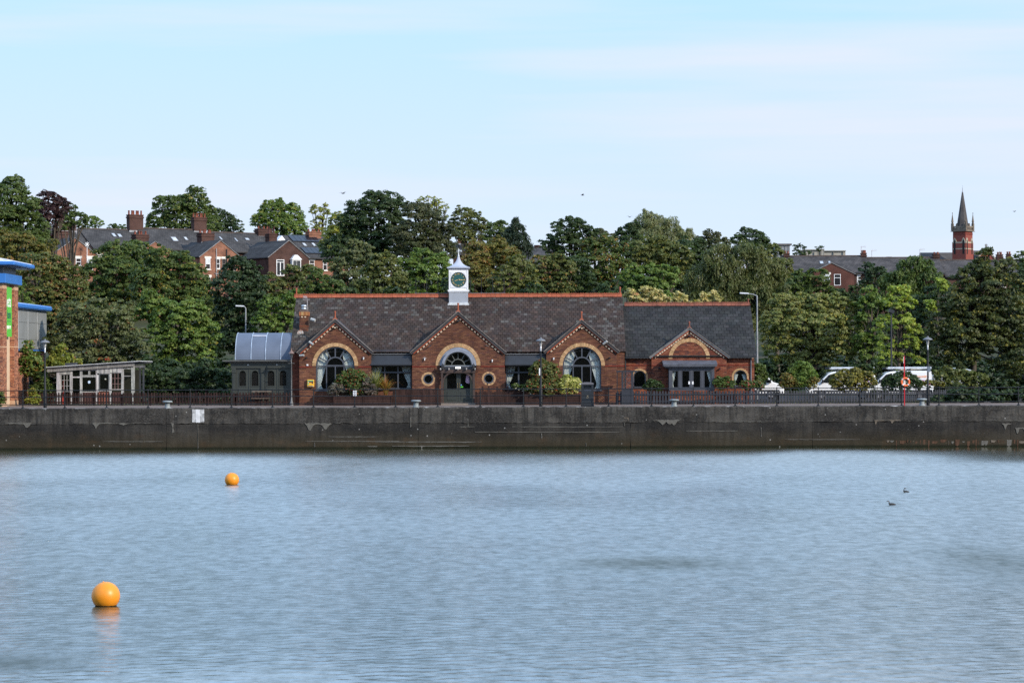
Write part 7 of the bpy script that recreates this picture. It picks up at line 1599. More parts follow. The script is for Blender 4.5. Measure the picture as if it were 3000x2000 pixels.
for u, v0, v1, m in ((633, 728, 850, mat('grey_soil_pipe', (0.38, 0.36, 0.36), 0.5)), (663, 730, 805, M_dark)):
    q = fr.px(u, v0, 0); q2 = fr.px(u, v1, 0); b_ = MB(); b_.tube((q[0], -0.09, q2[1]), (q[0], -0.09, q[1]), 0.06, n=8)
    if m is not M_dark: q3 = fr.px(u, 801, 0); b_.tube((q[0] - 0.25, -0.09, q3[1]), (q[0] + 0.3, -0.09, q3[1] - 0.05), 0.04, n=6)
    b_.build('drainpipe', m, w)
# 4
t, fr, x0, x1, ze, zr = house(3, 'terraced house with a dark sooty rear gable and three small skylights', 586, 805, 679, 736, wall=M_hdark)
w, gx, gz = wing(t, fr, 845.7, 704.0, 2.75, 2.0, 7.6, 8.0, m=M_hdark)
hchimney(t, fr, 757.5, 796, 669, 694, E_RIDGE - 0.6, 1.0, 3, ph=0.3); hchimney(t, fr, 789, 812, 684, 710, 4.6, 1.0, 2, pm=M_potd, ph=0.9)
for (a, c, d, e) in ((639, 654, 694, 704), (684, 699, 698, 709), (715, 733, 698, 705)): skylight(t, fr, a, c, d, e, E_EAVE, ze, E_RIDGE, zr)
for (a, c, d, e) in ((704, 713, 760, 770),): hwindow(t, fr, a, c, d, e, E_EAVE + 0.3, lintel=False)
hwindow(t, fr, 767, 779, 761, 778, E_EAVE + 0.3, lintel=False, blind=0.4)
x0_, z1_ = fr.px(809.5, 760, 0); x1_, z0_ = fr.px(832.5, 808, 0); mid_ = (x0_ + x1_) / 2
b_ = MB(); b_.prism(rect(x0_, x1_, z0_, z1_), -0.04, 0.03, [rect(x0_ + 0.08, mid_ - 0.05, z0_ + 0.08, z1_ - 0.35), rect(mid_ + 0.05, x1_ - 0.08, z0_ + 0.08, z1_ - 0.35), rect(x0_ + 0.08, x1_ - 0.08, z1_ - 0.28, z1_ - 0.07)]); win = b_.build('french_window', M_upvc, w)
b_ = MB(); b_.box(x0_ + 0.03, x1_ - 0.03, -0.02, 0.02, z0_ + 0.03, z1_ - 0.03); b_.build('pane', M_glass2, win)
x0_, z1_ = fr.px(857, 760, -0.5); x1_, z0_ = fr.px(882, 793, -0.5); xm_ = (x0_ + x1_) / 2
b_ = MB(); b_.box(x0_, x1_, -0.5, 0, z0_, z1_); b_.add([(x0_ - 0.1, -0.6, z1_), (x1_ + 0.1, -0.6, z1_), (xm_ + 0.2, -0.35, z1_ + 0.55), (xm_ - 0.2, -0.35, z1_ + 0.55), (x0_ - 0.1, 0, z1_), (x1_ + 0.1, 0, z1_), (xm_ + 0.2, 0, z1_ + 0.55), (xm_ - 0.2, 0, z1_ + 0.55)], [(0, 1, 2, 3), (1, 5, 6, 2), (4, 0, 3, 7), (3, 2, 6, 7), (0, 4, 5, 1)]); win = b_.build('oriel_window', M_upvc, w)
for a, c in ((0.08, 0.48), (0.52, 0.92)): b_ = MB(); ww = x1_ - x0_; b_.box(x0_ + ww * a, x0_ + ww * c, -0.515, -0.5, z0_ + 0.12, z1_ - 0.12); b_.build('pane', M_glass2, win)
# 5: lower house with solar panels
fr, zz = terrace_frame(845.7, 704.0, 305.2); t = hthing('terraced_house', 'house with dark solar panels and two white skylights beside the tall dark trees', fr, 'terraced houses on the left of the hill')
e0, e1, e2 = 3.4, 8.2, 13.0; x0, zr = fr.px(826, 689, e1); x1, _ = fr.px(965, 689, e1); _, ze = fr.px(905, 754, e0)
b_ = MB(); b_.box(x0, x1, e0 + 0.25, e2 - 0.25, 9.5, ze); b_.add([(x0, e0 + 0.25, ze), (x0, e2 - 0.25, ze), (x0, e1, zr - 0.1)], [(0, 2, 1)]); b_.build('wall', M_hbrick, t)
b_ = MB(); slab_roof(b_, x0, x1, e0, ze, e1, zr); slab_roof(b_, x0, x1, e2, ze, e1, zr); b_.build('roof', M_hslate, t)
b_ = MB(); b_.box(x0, x1, e0 - 0.14, e0 - 0.01, ze - 0.16, ze - 0.03); b_.build('gutter', M_dark, t)
M_sol = mat('solar_panel', (0.012, 0.014, 0.02), 0.18, noise=0.1, spec=0.6); slp = (zr - ze) / (e1 - e0)
def on_slope(u, v):
    d = fr.Mi @ (at(u, v, 100.0) - cam.location); o_ = fr.Mi @ (cam.location - fr.O); k = (ze - o_.z + slp * (o_.y - e0)) / (d.z - slp * d.y); return o_ + d * k
def panels(u0, u1, vt, vb, n):
    a, c = on_slope(u0, vt), on_slope(u1, vt); y1 = a.y; y0 = on_slope(u0, vb).y
    for i in range(n):
        xa, xb = a.x + (c.x - a.x) * i / n + 0.02, a.x + (c.x - a.x) * (i + 1) / n - 0.02; b_ = MB(); P = []
        for hh in (0.03, 0.12):
            for x, y in ((xa, y0), (xb, y0), (xb, y1), (xa, y1)): P.append((x, y - hh * slp * 0.8, ze + slp * (y - e0) + hh))
        b_.add(P, [(4, 5, 6, 7), (0, 1, 5, 4), (1, 2, 6, 5), (3, 0, 4, 7), (2, 3, 7, 6)]); b_.build('solar_panel', M_sol, t)
panels(842, 920, 691, 708, 6); panels(880, 944, 727, 743, 5)
for a, c in ((883, 901), (910, 928)): skylight(t, fr, a, c, 712.5, 722.5, e0, ze, e1, zr, mat('skylight_white', (0.48, 0.5, 0.52), 0.4))
hchimney(t, fr, 906, 941, 678, 706, e1 - 0.5, 0.9, 4, m=M_hbrick, ph=0.35)
x, z = fr.px(826, 690, e1 - 1.0)
b_ = MB(); b_.prism([(x - 0.9, z - 1.0), (x + 0.9, z - 1.0), (x, z)], e1 - 1.0, e1 + 0.5); b_.build('dormer_gable', M_upvc, t)
for (a, c, d, e) in ((906, 921, 762, 789), (946, 958, 764, 792)): hwindow(t, fr, a, c, d, e, e0 + 0.25, split=0.6)

# right-hand terrace, seen square on
YT = 300.0; frt = Fr((0, YT), 0.0)
def rhouse(lab, u0, u1, vr, ve, mroof=M_hslate2, base=8.5, wall=M_hdark, v_r1=None):
    t = hthing('terraced_house', lab, frt, 'terraced houses on the right of the hill'); x0, zr = frt.px(u0, vr, 4.4); x1, zr1 = frt.px(u1, v_r1 or vr, 4.4); _, ze = frt.px((u0 + u1) / 2, ve, 0)
    b_ = MB(); b_.box(x0, x1, 0.3, 8.5, base, ze); b_.add([(x0, 0.3, ze), (x0, 8.5, ze), (x0, 4.4, zr - 0.1)], [(0, 2, 1)]); b_.add([(x1, 0.3, ze), (x1, 8.5, ze), (x1, 4.4, zr - 0.1)], [(0, 1, 2)]); b_.build('wall', wall, t)
    b_ = MB(); slab_roof(b_, x0, x1, 0, ze, 4.4, zr); slab_roof(b_, x0, x1, 8.8, ze, 4.4, zr); rf = b_.build('roof', mroof, t)
    b_ = MB(); n = max(2, int((x1 - x0) / 0.45))
    for i in range(n): a = x0 + (x1 - x0) * i / n; b_.box(a + 0.01, a + (x1 - x0) / n - 0.01, 4.28, 4.52, zr - 0.02, zr + 0.07)
    b_.build('ridge_line', mat('ridge_grey_tile', (0.13, 0.10, 0.09), 0.8), rf)
    b_ = MB(); b_.box(x0, x1, -0.14, -0.01, ze - 0.17, ze - 0.04); b_.build('gutter', M_dark, t); return t, ze, zr
t, ze, zr = rhouse('terraced house with a broad brick rear gable, left end of the right row', 2288, 2538, 750, 797)
fw = Fr((0, YT - 4.5), 0.0); w, gx, gz = wing(t, frt, 2436, 769.5, 2.62, 1.25, 4.5, 7.5, m=course_material('dark_red_brick', (0.13, 0.05, 0.037), (0.10, 0.04, 0.032), (0.08, 0.05, 0.042), 0.225, 0.075, 0.012), mroof=M_hslate2, e=-4.4)
for (a, c, d, e, sp, bl, li) in ((2410, 2431, 804, 834, 0.42, 0.5, True), (2443.5, 2463, 803, 836, 0.68, 0.0, False)): hwindow(w, frt, a, c, d, e, -4.4, split=sp, lintel=li, blind=bl, sill=False)
hwindow(t, frt, 2510.5, 2521, 805, 838, 0.3, split=0.75, blind=0.9); hwindow(t, frt, 2327, 2347, 804, 822, 0.3, blind=0.5)
for (a, c, d, e) in ((2400, 2414, 766, 774), (2425, 2435, 766, 773)): skylight(t, frt, a, c, d, e, 0, ze, 4.4, zr, mat('skylight_pane', (0.42, 0.45, 0.48), 0.15))
hchimney(t, frt, 2297.5, 2313, 742, 757, 4.0, 0.9, 2, ph=0.3); hchimney(t, frt, 2524, 2538.5, 741, 759, 4.0, 0.9, 3, ph=0.35)
t, ze, zr = rhouse('terraced house with plain brown grey slates in the middle of the right row', 2539, 2750, 754.5, 800, v_r1=753)
hchimney(t, frt, 2498 + 100, 2612, 752, 760, 5.6, 0.6, 0); hchimney(t, frt, 2735, 2753, 744, 764, 4.0, 0.9, 2, ph=0.25)
hwindow(t, frt, 2596, 2610, 806, 830, 0.3); q = frt.px(2527, 791, -0.3)
t, ze, zr = rhouse('terraced house half hidden behind the big dark tree, right end of the right row', 2751, 3080, 761.5, 808)
for (a, c) in ((2700 + 220, 2945), (2982, 3003)): hwindow(t, frt, a, c, 814, 840, 0.3)
hchimney(t, frt, 2922, 2938, 745, 766, 4.2, 0.9, 2, ph=0.3); hchimney(t, frt, 2951, 2962, 744, 764, 4.2, 0.8, 2, ph=0.3)
# roofs glimpsed between the crowns in the middle
fm = Fr((at(1572, 760, 300).x, 300), R(-20)); t = hthing('hill_house', 'grey slate roof of a house glimpsed between the conifer and the dark tree', fm)
x0, zr = fm.px(1548, 722, 4); x1, _ = fm.px(1612, 724, 4); _, ze = fm.px(1570, 775, -2)
b_ = MB(); slab_roof(b_, x0 - 2, x1 + 1, -2, ze, 4, zr); slab_roof(b_, x0 - 2, x1 + 1, 10, ze, 4, zr); b_.build('roof', M_hslate2, t)
b_ = MB(); b_.box(x0 - 1.8, x1 + 0.8, -1.7, 9.7, 10.5, ze); b_.build('wall', M_hdark, t); hchimney(t, fm, 1566, 1577, 718, 726, 3.6, 0.8, 0)
fm = Fr((at(1380, 760, 330).x, 330), 0); t = hthing('hill_house', 'low roof with two red chimney stacks just above the trees behind the clock tower', fm)
x0, zr = fm.px(1325, 712, 4); x1, _ = fm.px(1452, 716, 4); _, ze = fm.px(1380, 745, 0)
b_ = MB(); slab_roof(b_, x0, x1, 0, ze, 4, zr); slab_roof(b_, x0, x1, 8, ze, 4, zr); b_.build('roof', M_hslate, t)
b_ = MB(); b_.box(x0 + 0.2, x1 - 0.2, 0.3, 7.7, 11.5, ze); b_.build('wall', M_hdark, t)
hchimney(t, fm, 1341, 1361, 700, 714, 3.5, 0.9, 3, m=M_hbrick, ph=0.35); hchimney(t, fm, 1400, 1414, 700, 716, 3.5, 0.9, 3, m=M_hbrick, ph=0.35)
# flat roofed blocks behind the right terrace
M_conc = mat('beige_cladding', (0.30, 0.285, 0.25), 0.8, noise=0.15, scale=0.4)
fb = Fr((0, 400), 0)
t = thing('office_block', 'beige flat roofed block behind the left end of the right row', 'building'); fb.place(t)
for a, c, v in ((2357, 2403, 733), (2403, 2414, 731.5), (2414, 2477, 736)):
    x0, z1 = fb.px(a, v, 0); x1, _ = fb.px(c, v, 0); b_ = MB(); b_.box(x0, x1, -0.2 if a == 2403 else 0, 8, 14, z1); b_.box(x0 - 0.05, x1 + 0.05, -0.3, 8.1, z1 + 0.004, z1 + 0.12); b_.build('clad_block', M_conc, t)
x0, x1 = fb.px(2357, 740, 0)[0], fb.px(2477, 740, 0)[0]; k = x0
while k < x1: b_ = MB(); b_.box(k, k + 0.06, -0.24, -0.2 + 0.19, 14, fb.px(2400, 738, 0)[1]); b_.build('cladding_rib', M_conc, t); k += 1.5
t = thing('stair_tower', 'small grey flat roofed tower at the left end of the right row', 'building'); fb.place(t)
x0, z1 = fb.px(2274, 718.5, 0); x1, _ = fb.px(2314, 718.5, 0); b_ = MB(); b_.box(x0, x1, 0, 5, 14, z1); b_.build('wall', mat('grey_tower_wall', (0.22, 0.23, 0.24), 0.8), t); b_ = MB(); b_.box(x0 - 0.2, x1 + 0.3, -0.2, 5.2, z1 + 0.004, z1 + 0.25); b_.build('roof_slab', mat('roof_slab_dark', (0.1, 0.09, 0.085), 0.7), t)
for i in range(4): xx = x0 + (x1 - x0) * (i + 0.5) / 4; b_ = MB(); b_.box(xx - 0.03, xx + 0.03, -0.05, -0.004, 14, z1); b_.build('mullion', mat('mullion_dark', (0.1, 0.1, 0.1), 0.6), t)

# ================================================================ CHURCH
CYc = 1000.0; px = CYc / F_PX; cc = at(2820.5, 700, CYc); fc = Fr((cc.x, CYc), R(51))
M_chb = mat('church_red_brick', (0.27, 0.075, 0.055), 0.85, noise=0.2, scale=0.5, c2=(0.19, 0.06, 0.05)); M_chs = mat('church_stone', (0.17, 0.14, 0.11), 0.85, noise=0.3, scale=0.6); M_chp = mat('pale_stone', (0.42, 0.35, 0.26), 0.85, noise=0.2); M_chr = mat('spire_slate', (0.085, 0.078, 0.076), 0.85, noise=0.25, scale=0.5)
ch = thing('church', 'red brick church tower with grey spire and corner pinnacles above the roofs', 'church'); fc.place(ch)
CZ_ = lambda v: Z(2820.5, v, CYc)
s = 44.8 * px / 2; s1 = s * 0.93
b_ = MB(); b_.box(-s, s, -s, s, 24, CZ_(711)); b_.box(-s1, s1, -s1, s1, CZ_(711), CZ_(679)); tower = b_.build('tower', M_chb, ch)
b_ = MB(); b_.box(-s - 0.02, s + 0.02, -s - 0.02, s + 0.02, CZ_(713), CZ_(709)); b_.box(-s - 0.03, s + 0.03, -s - 0.03, s + 0.03, CZ_(731), CZ_(728)); b_.build('string_course', M_chp, tower)
b_ = MB(); b_.box(-s - 0.5, s + 0.5, -s - 0.5, s + 0.5, CZ_(679), CZ_(677)); b_.box(-s - 0.2, s + 0.2, -s - 0.2, s + 0.2, CZ_(677), CZ_(674)); b_.build('cornice', M_chs, tower)
for a, ax_ in ((0, 1), (1, 0)):
    for i in range(9):
        c = -s1 + 2 * s1 * (i + 0.5) / 9; b_ = MB()
        if a == 0: b_.box(c - 0.18, c + 0.18, -s1 - 0.2, -s1, CZ_(688), CZ_(684))
        else: b_.box(-s1 - 0.2, -s1, c - 0.18, c + 0.18, CZ_(688), CZ_(684))
        b_.build('corbel', M_chb, tower)
def both_faces(fn):
    for k in range(2):
        for c in (-0.32, 0.32): fn(k, c)
def church_window(k, c):
    w = 0.42; y = -s - 0.03; P = [(c * 2 * s - w, CZ_(745)), (c * 2 * s + w, CZ_(745)), (c * 2 * s + w, CZ_(709)), (c * 2 * s + w * 0.7, CZ_(705)), (c * 2 * s, CZ_(702)), (c * 2 * s - w * 0.7, CZ_(705)), (c * 2 * s - w, CZ_(709))]
    Q = [(c * 2 * s - w * 1.7, CZ_(711)), (c * 2 * s - w * 1.7, CZ_(706)), (c * 2 * s - w * 1.1, CZ_(701)), (c * 2 * s, CZ_(697)), (c * 2 * s + w * 1.1, CZ_(701)), (c * 2 * s + w * 1.7, CZ_(706)), (c * 2 * s + w * 1.7, CZ_(711))][::-1]
    a = MB(); a.prism(P, -s - 0.05, -s + 0.2); b2 = MB(); b2.prism(Q, -s - 0.035 + 0.0, -s + 0.3)
    for i in range(7): zz = CZ_(743 - i * 4.7); a.box(c * 2 * s - w, c * 2 * s + w, -s - 0.1, -s - 0.051, zz, zz + 0.18)
    for mbx in (a, b2):
        if k == 1: mbx.v = [(vy, -vx, vz) for vx, vy, vz in mbx.v]
    b2.build('window_arch', M_chp, tower); a.build('window', mat('louvre_dark', (0.03, 0.028, 0.028), 0.8), tower)
both_faces(church_window)
b_ = MB()
for k in range(2):
    for i in range(9):
        c = -s + 2 * s * (i + 0.5) / 9
        q = MB(); q.box(c - 0.16, c + 0.16, -s - 0.1, -s + 0.15, CZ_(674), CZ_(667))
        if k: q.v = [(vy, -vx, vz) for vx, vy, vz in q.v]
        b_.add(q.v, q.f)
b_.box(-s - 0.1, s + 0.1, -s - 0.1, -s + 0.2, CZ_(667), CZ_(663)); b_.box(-s - 0.1, -s + 0.2, -s + 0.2, s + 0.1, CZ_(667), CZ_(663)); b_.box(-s, s, -s + 0.2, s, CZ_(674), CZ_(668)); b_.build('parapet', M_chs, tower)
b_ = MB(); b_.lathe((0, 0, CZ_(672)), [(2.35, 0), (2.2, CZ_(655) - CZ_(672)), (0.28, CZ_(564) - CZ_(672)), (0.2, CZ_(563) - CZ_(672))], 8); b_.sm = [False] * len(b_.sm); b_.build('spire', M_chr, tower)
b_ = MB(); b_.lathe((0, 0, CZ_(565)), [(0.26, 0), (0.32, 0.3), (0.16, 0.6), (0.1, 1.8), (0.03, 2.6), (0.03, 3.0)], 8); b_.build('spire_finial', M_leadf, tower)
for sx_, sy_ in ((-1, 1), (1, -1), (1, 1), (-1, -1)):
    if (sx_, sy_) == (-1, -1): hgt = (664, 650, 642)
    else: hgt = (655, 651, 627)
    x, y = sx_ * s * 0.97, sy_ * s * 0.97; b_ = MB(); b_.box(x - 0.42, x + 0.42, y - 0.42, y + 0.42, CZ_(675), CZ_(hgt[0])); b_.box(x - 0.27, x + 0.27, y - 0.27, y + 0.27, CZ_(hgt[0]), CZ_(hgt[1])); b_.lathe((x, y, CZ_(hgt[1])), [(0.5, 0), (0.06, CZ_(hgt[2]) - CZ_(hgt[1])), (0.2, CZ_(hgt[2]) - CZ_(hgt[1]) + 0.3), (0.05, CZ_(hgt[2]) - CZ_(hgt[1]) + 0.6)], 8); b_.build('pinnacle', M_chs, tower)
for k in range(2):
    for c in (-0.25, 0.3):
        q = MB(); x = c * 2 * s; q.prism([(x - 0.45, CZ_(668)), (x + 0.45, CZ_(668)), (x + 0.45, CZ_(659)), (x, CZ_(654)), (x - 0.45, CZ_(659))], -s * 0.7, -s * 0.4)
        if k: q.v = [(vy, -vx, vz) for vx, vy, vz in q.v]
        q.build('lucarne', M_chs, tower)
fcn = Fr((cc.x, CYc + 6), 0); nv_ = thing('church_nave', 'long dark slate roofs of the church behind its tower', 'church'); fcn.place(nv_)
for u0, u1, v in ((2694, 2792, 740), (2850, 2893, 734)):
    x0, zr = fcn.px(u0, v, 5); x1, _ = fcn.px(u1, v - (3 if u0 < 2800 else 0), 5); b_ = MB(); slab_roof(b_, x0, x1, 0, zr - 4.6, 5, zr); slab_roof(b_, x0, x1, 10, zr - 4.6, 5, zr); b_.build('roof', M_chr, nv_)
    b_ = MB(); b_.box(x0, x1, 0.3, 9.5, 26, zr - 4.6); b_.build('wall', M_chb, nv_)
x, z = fcn.px(2889, 727, -2); b_ = MB(); b_.prism([(x - 4, 26), (x + 3.6, 26), (x + 3.6, z - 4.5), (x, z), (x - 4, z - 4.5)], -2, 0); b_.build('gable', M_chb, nv_)
b_ = MB(); b_.bar((x, -2.1, z + 0.1), (x + 3.9, -2.1, z - 4.6), 0.5, 0.3, up=(0, 1, 0)); b_.bar((x, -2.1, z + 0.1), (x - 3.9, -2.1, z - 4.6), 0.5, 0.3, up=(0, 1, 0)); b_.build('coping', M_chp, nv_)
b_ = MB(); b_.tube((x, -2, z), (x, -2, z + 0.7), 0.15, n=8); b_.ring(x, z + 1.15, 0.25, 0.5, -2.1, -1.9, 0, 2 * math.pi, 16); b_.bar((x - 0.4, -2, z + 1.15), (x + 0.4, -2, z + 1.15), 0.12, 0.12); b_.build('wheel_cross', M_chs, nv_)
x, z = fcn.px(2929, 750, -4); b_ = MB(); b_.prism([(x - 2.2, 26), (x + 2.4, 26), (x + 2.4, z - 1.3), (x, z), (x - 2.2, z - 1.3)], -4, 3); b_.build('porch_gable', M_chs, nv_)
b_ = MB(); b_.box(x - 0.12, x + 0.12, -4, -3.8, z, z + 1.9); b_.box(x - 0.5, x + 0.5, -4, -3.8, z + 1.0, z + 1.3); b_.build('stone_cross', M_chs, nv_)
# television aerials on the hill roofs
for u, v, Y, h, lab in ((2554, 733, 304.5, 1.4, 'thin television aerial on the chimney in the middle of the right row'), (2695, 730, 304.5, 1.1, 'thin television aerial on the roof left of the church'), (2523, 722, 304.4, 1.5, 'tall thin aerial rod beside the chimney right of the broad gable'), (223, 630, 300.5, 2.2, 'television aerial leaning above the leftmost terraced house')):
    q = at(u, v, Y); b_ = MB(); b_.tube((q.x, Y, q.z - h), (q.x, Y, q.z), 0.03, n=5); b_.bar((q.x - 0.1, Y, q.z - 0.05), (q.x + 0.6, Y, q.z - 0.02), 0.03, 0.03)
    for i in range(4): b_.bar((q.x + 0.05 + i * 0.15, Y, q.z - 0.18), (q.x + 0.05 + i * 0.15, Y, q.z + 0.12), 0.02, 0.02)
    tag(b_.build('television_aerial', mat('aerial_metal', (0.55, 0.5, 0.5), 0.4)), lab, 'aerial')
# ================================================================ FOLIAGE
M_leaf = leaf_mat('tree_leaves', 0.34, 0.5); M_bark = mat('bark', (0.085, 0.07, 0.055), 0.9, noise=0.3, scale=3)
RG = np.random.default_rng(23)
def unit(n):
    v = RG.normal(size=(n, 3)); return v / np.linalg.norm(v, axis=1)[:, None]
def leaf_cloud(lobes, L, W, dens, cols, autumn, droop=0.0, core=True, face=0.35, puff=(0.32, 0.62), rag=0.1, flat=1.0, tri=False):
    """leaf-sized faces gathered in puffs over the lobes of a crown; lobes are (x, y, z, r)"""
    Pc, Nc, Cc, Sz = [], [], [], []
    A = np.array(lobes); la = 0.5 * L * W
    cols = np.array(cols); au = np.array(autumn[0]) if autumn else None
    for li, (x, y, z, r) in enumerate(lobes):
        area = 4 * math.pi * r * r * 0.62; n = int(dens * DENS * area / la / (0.81 if tri else 1.3))
        npf = max(9, int(area / (0.62 * (sum(puff) / 2) ** 2 * 3.14) * 1.9))
        d = unit(npf); d[:, 1] = np.where((d[:, 1] > 0) & (RG.random(npf) > face), -d[:, 1], d[:, 1]); d[:, 2] = np.where((d[:, 2] < -0.2) & (RG.random(npf) > 0.5), -d[:, 2], d[:, 2])
        rr = r * (0.80 + 0.26 * RG.random(npf) + rag * np.abs(RG.normal(size=npf)) * 0.6)
        pc = np.array([x, y, z]) + d * rr[:, None] * np.array([1, 1, flat])
        keep = np.ones(npf, bool)
        for j, (x2, y2, z2, r2) in enumerate(lobes):
            if j != li: keep &= (np.linalg.norm((pc - np.array([x2, y2, z2])) / np.array([1, 1, flat]), axis=1) > r2 * 0.72)
        pc, d = pc[keep], d[keep]
        if len(pc) == 0: continue
        k = RG.integers(0, len(pc), max(8, int(n * len(pc) / npf)))
        pr = RG.uniform(puff[0], puff[1], len(pc)) * (1.0 if puff[1] < 0.3 else min(1.0, max(0.35, r / 1.3))); pd = unit(len(k)); pd[:, 2] = np.abs(pd[:, 2]) * 0.9 - 0.15
        off = pd * (pr[k] * (0.45 + 0.55 * RG.random(len(k))))[:, None]; off[:, 2] *= 0.75
        p = pc[k] + off
        if droop: p[:, 2] -= RG.random(len(k)) ** 2 * droop
        nn = d[k] * 0.55 + pd * 0.6 + RG.normal(size=(len(k), 3)) * 0.55 + np.array([0, 0, 0.25])
        pcol = cols[RG.integers(0, len(cols), len(pc))] * RG.uniform(0.86, 1.16, (len(pc), 1))
        c = pcol[k] * RG.uniform(0.78, 1.25, (len(k), 1))
        if au is not None:
            pa = RG.random(len(pc)) < autumn[1] * (1.4 if li % 3 == 0 else 0.6); m_ = (RG.random(len(k)) < np.where(pa, 0.4, autumn[1] * 0.3)[k]); m_ &= True
            c[m_] = au[RG.integers(0, len(au), m_.sum())] * RG.uniform(0.7, 1.25, (m_.sum(), 1))
        Pc.append(p); Nc.append(nn); Cc.append(c); Sz.append(RG.uniform(0.7, 1.3, len(k)))
        if core:
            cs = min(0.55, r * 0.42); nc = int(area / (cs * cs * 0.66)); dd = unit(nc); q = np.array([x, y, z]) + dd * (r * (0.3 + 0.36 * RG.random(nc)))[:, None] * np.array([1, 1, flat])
            Pc.append(q); Nc.append(dd + RG.normal(size=(nc, 3)) * 0.3); Cc.append(cols[RG.integers(0, len(cols), nc)] * 0.8); Sz.append(np.full(nc, cs / L))  # large inner leaves added to block light, coloured darker as crown shade
    P, N_, C, S = np.vstack(Pc), np.vstack(Nc), np.vstack(Cc) * np.array([1.08, 1.0, 0.92]), np.concatenate(Sz) * (0.86 if tri else 1.0)
    N_ /= np.linalg.norm(N_, axis=1)[:, None] + 1e-9
    t = RG.normal(size=P.shape)
    if droop: t = t * 0.35 + np.array([0, 0, -1.0])
    a = t - N_ * (t * N_).sum(1)[:, None]; a /= np.linalg.norm(a, axis=1)[:, None] + 1e-9; b = np.cross(N_, a)
    a = a * (S * L * 0.5)[:, None]; b = b * (S * W * 0.5)[:, None]
    if tri: return np.stack([P - a * 0.9, P + a * 0.75 - b * 0.95, P + a * 0.75 + b * 0.95], 1).reshape(-1, 3), C * LIFT
    co = np.stack([P - a, P - b * 0.9 + a * 0.1 + N_ * (S * W * 0.08)[:, None], P + a, P + b * 0.9 + a * 0.1 + N_ * (S * W * 0.08)[:, None]], 1).reshape(-1, 3)
    return co, C * LIFT
LEAFCOUNT = [0]; LIFT = 1.36; DENS = 3.0
def leaf_object(name, co, C, parent, m=None):
    n = len(C); LEAFCOUNT[0] += n; o_ = org(parent); co = co - np.array(o_)
    k = len(co) // n; me = quads_mesh(name, co, np.arange(n * k).reshape(-1, k)); at_ = me.attributes.new('Col', 'FLOAT_COLOR', 'FACE')
    at_.data.foreach_set('color', np.clip(np.hstack([C, np.ones((n, 1))]), 0, 1).astype(np.float32).ravel()); me.materials.append(m or M_leaf)
    return link(name, me, None, parent)
PAL = dict(
    dark=[(0.028, 0.052, 0.016), (0.036, 0.062, 0.018), (0.024, 0.044, 0.016)], deep=[(0.020, 0.040, 0.016), (0.027, 0.048, 0.018)],
    mid=[(0.055, 0.088, 0.021), (0.046, 0.077, 0.020), (0.068, 0.100, 0.024)], olive=[(0.076, 0.095, 0.027), (0.062, 0.083, 0.024), (0.088, 0.104, 0.031)],
    bright=[(0.080, 0.132, 0.026), (0.066, 0.113, 0.024), (0.102, 0.152, 0.033)], yellow=[(0.155, 0.18, 0.030), (0.12, 0.155, 0.028), (0.19, 0.20, 0.034)],
    gold=[(0.105, 0.108, 0.028), (0.088, 0.097, 0.027), (0.13, 0.12, 0.031)], grey=[(0.090, 0.100, 0.050), (0.110, 0.118, 0.062), (0.070, 0.082, 0.040)],
    purple=[(0.030, 0.013, 0.014), (0.038, 0.016, 0.015), (0.022, 0.010, 0.011)], willow=[(0.125, 0.145, 0.068), (0.10, 0.120, 0.052), (0.155, 0.17, 0.085)],
    cream=[(0.30, 0.28, 0.12), (0.24, 0.24, 0.10), (0.36, 0.32, 0.15)], lime=[(0.17, 0.23, 0.035), (0.14, 0.20, 0.035), (0.21, 0.26, 0.045)],
    fir=[(0.018, 0.032, 0.017), (0.024, 0.040, 0.020)])
AUT = [(0.19, 0.10, 0.028), (0.16, 0.13, 0.03), (0.13, 0.07, 0.025)]; AUY = [(0.21, 0.19, 0.035), (0.17, 0.165, 0.032)]; RED = [(0.24, 0.045, 0.02), (0.20, 0.08, 0.03)]
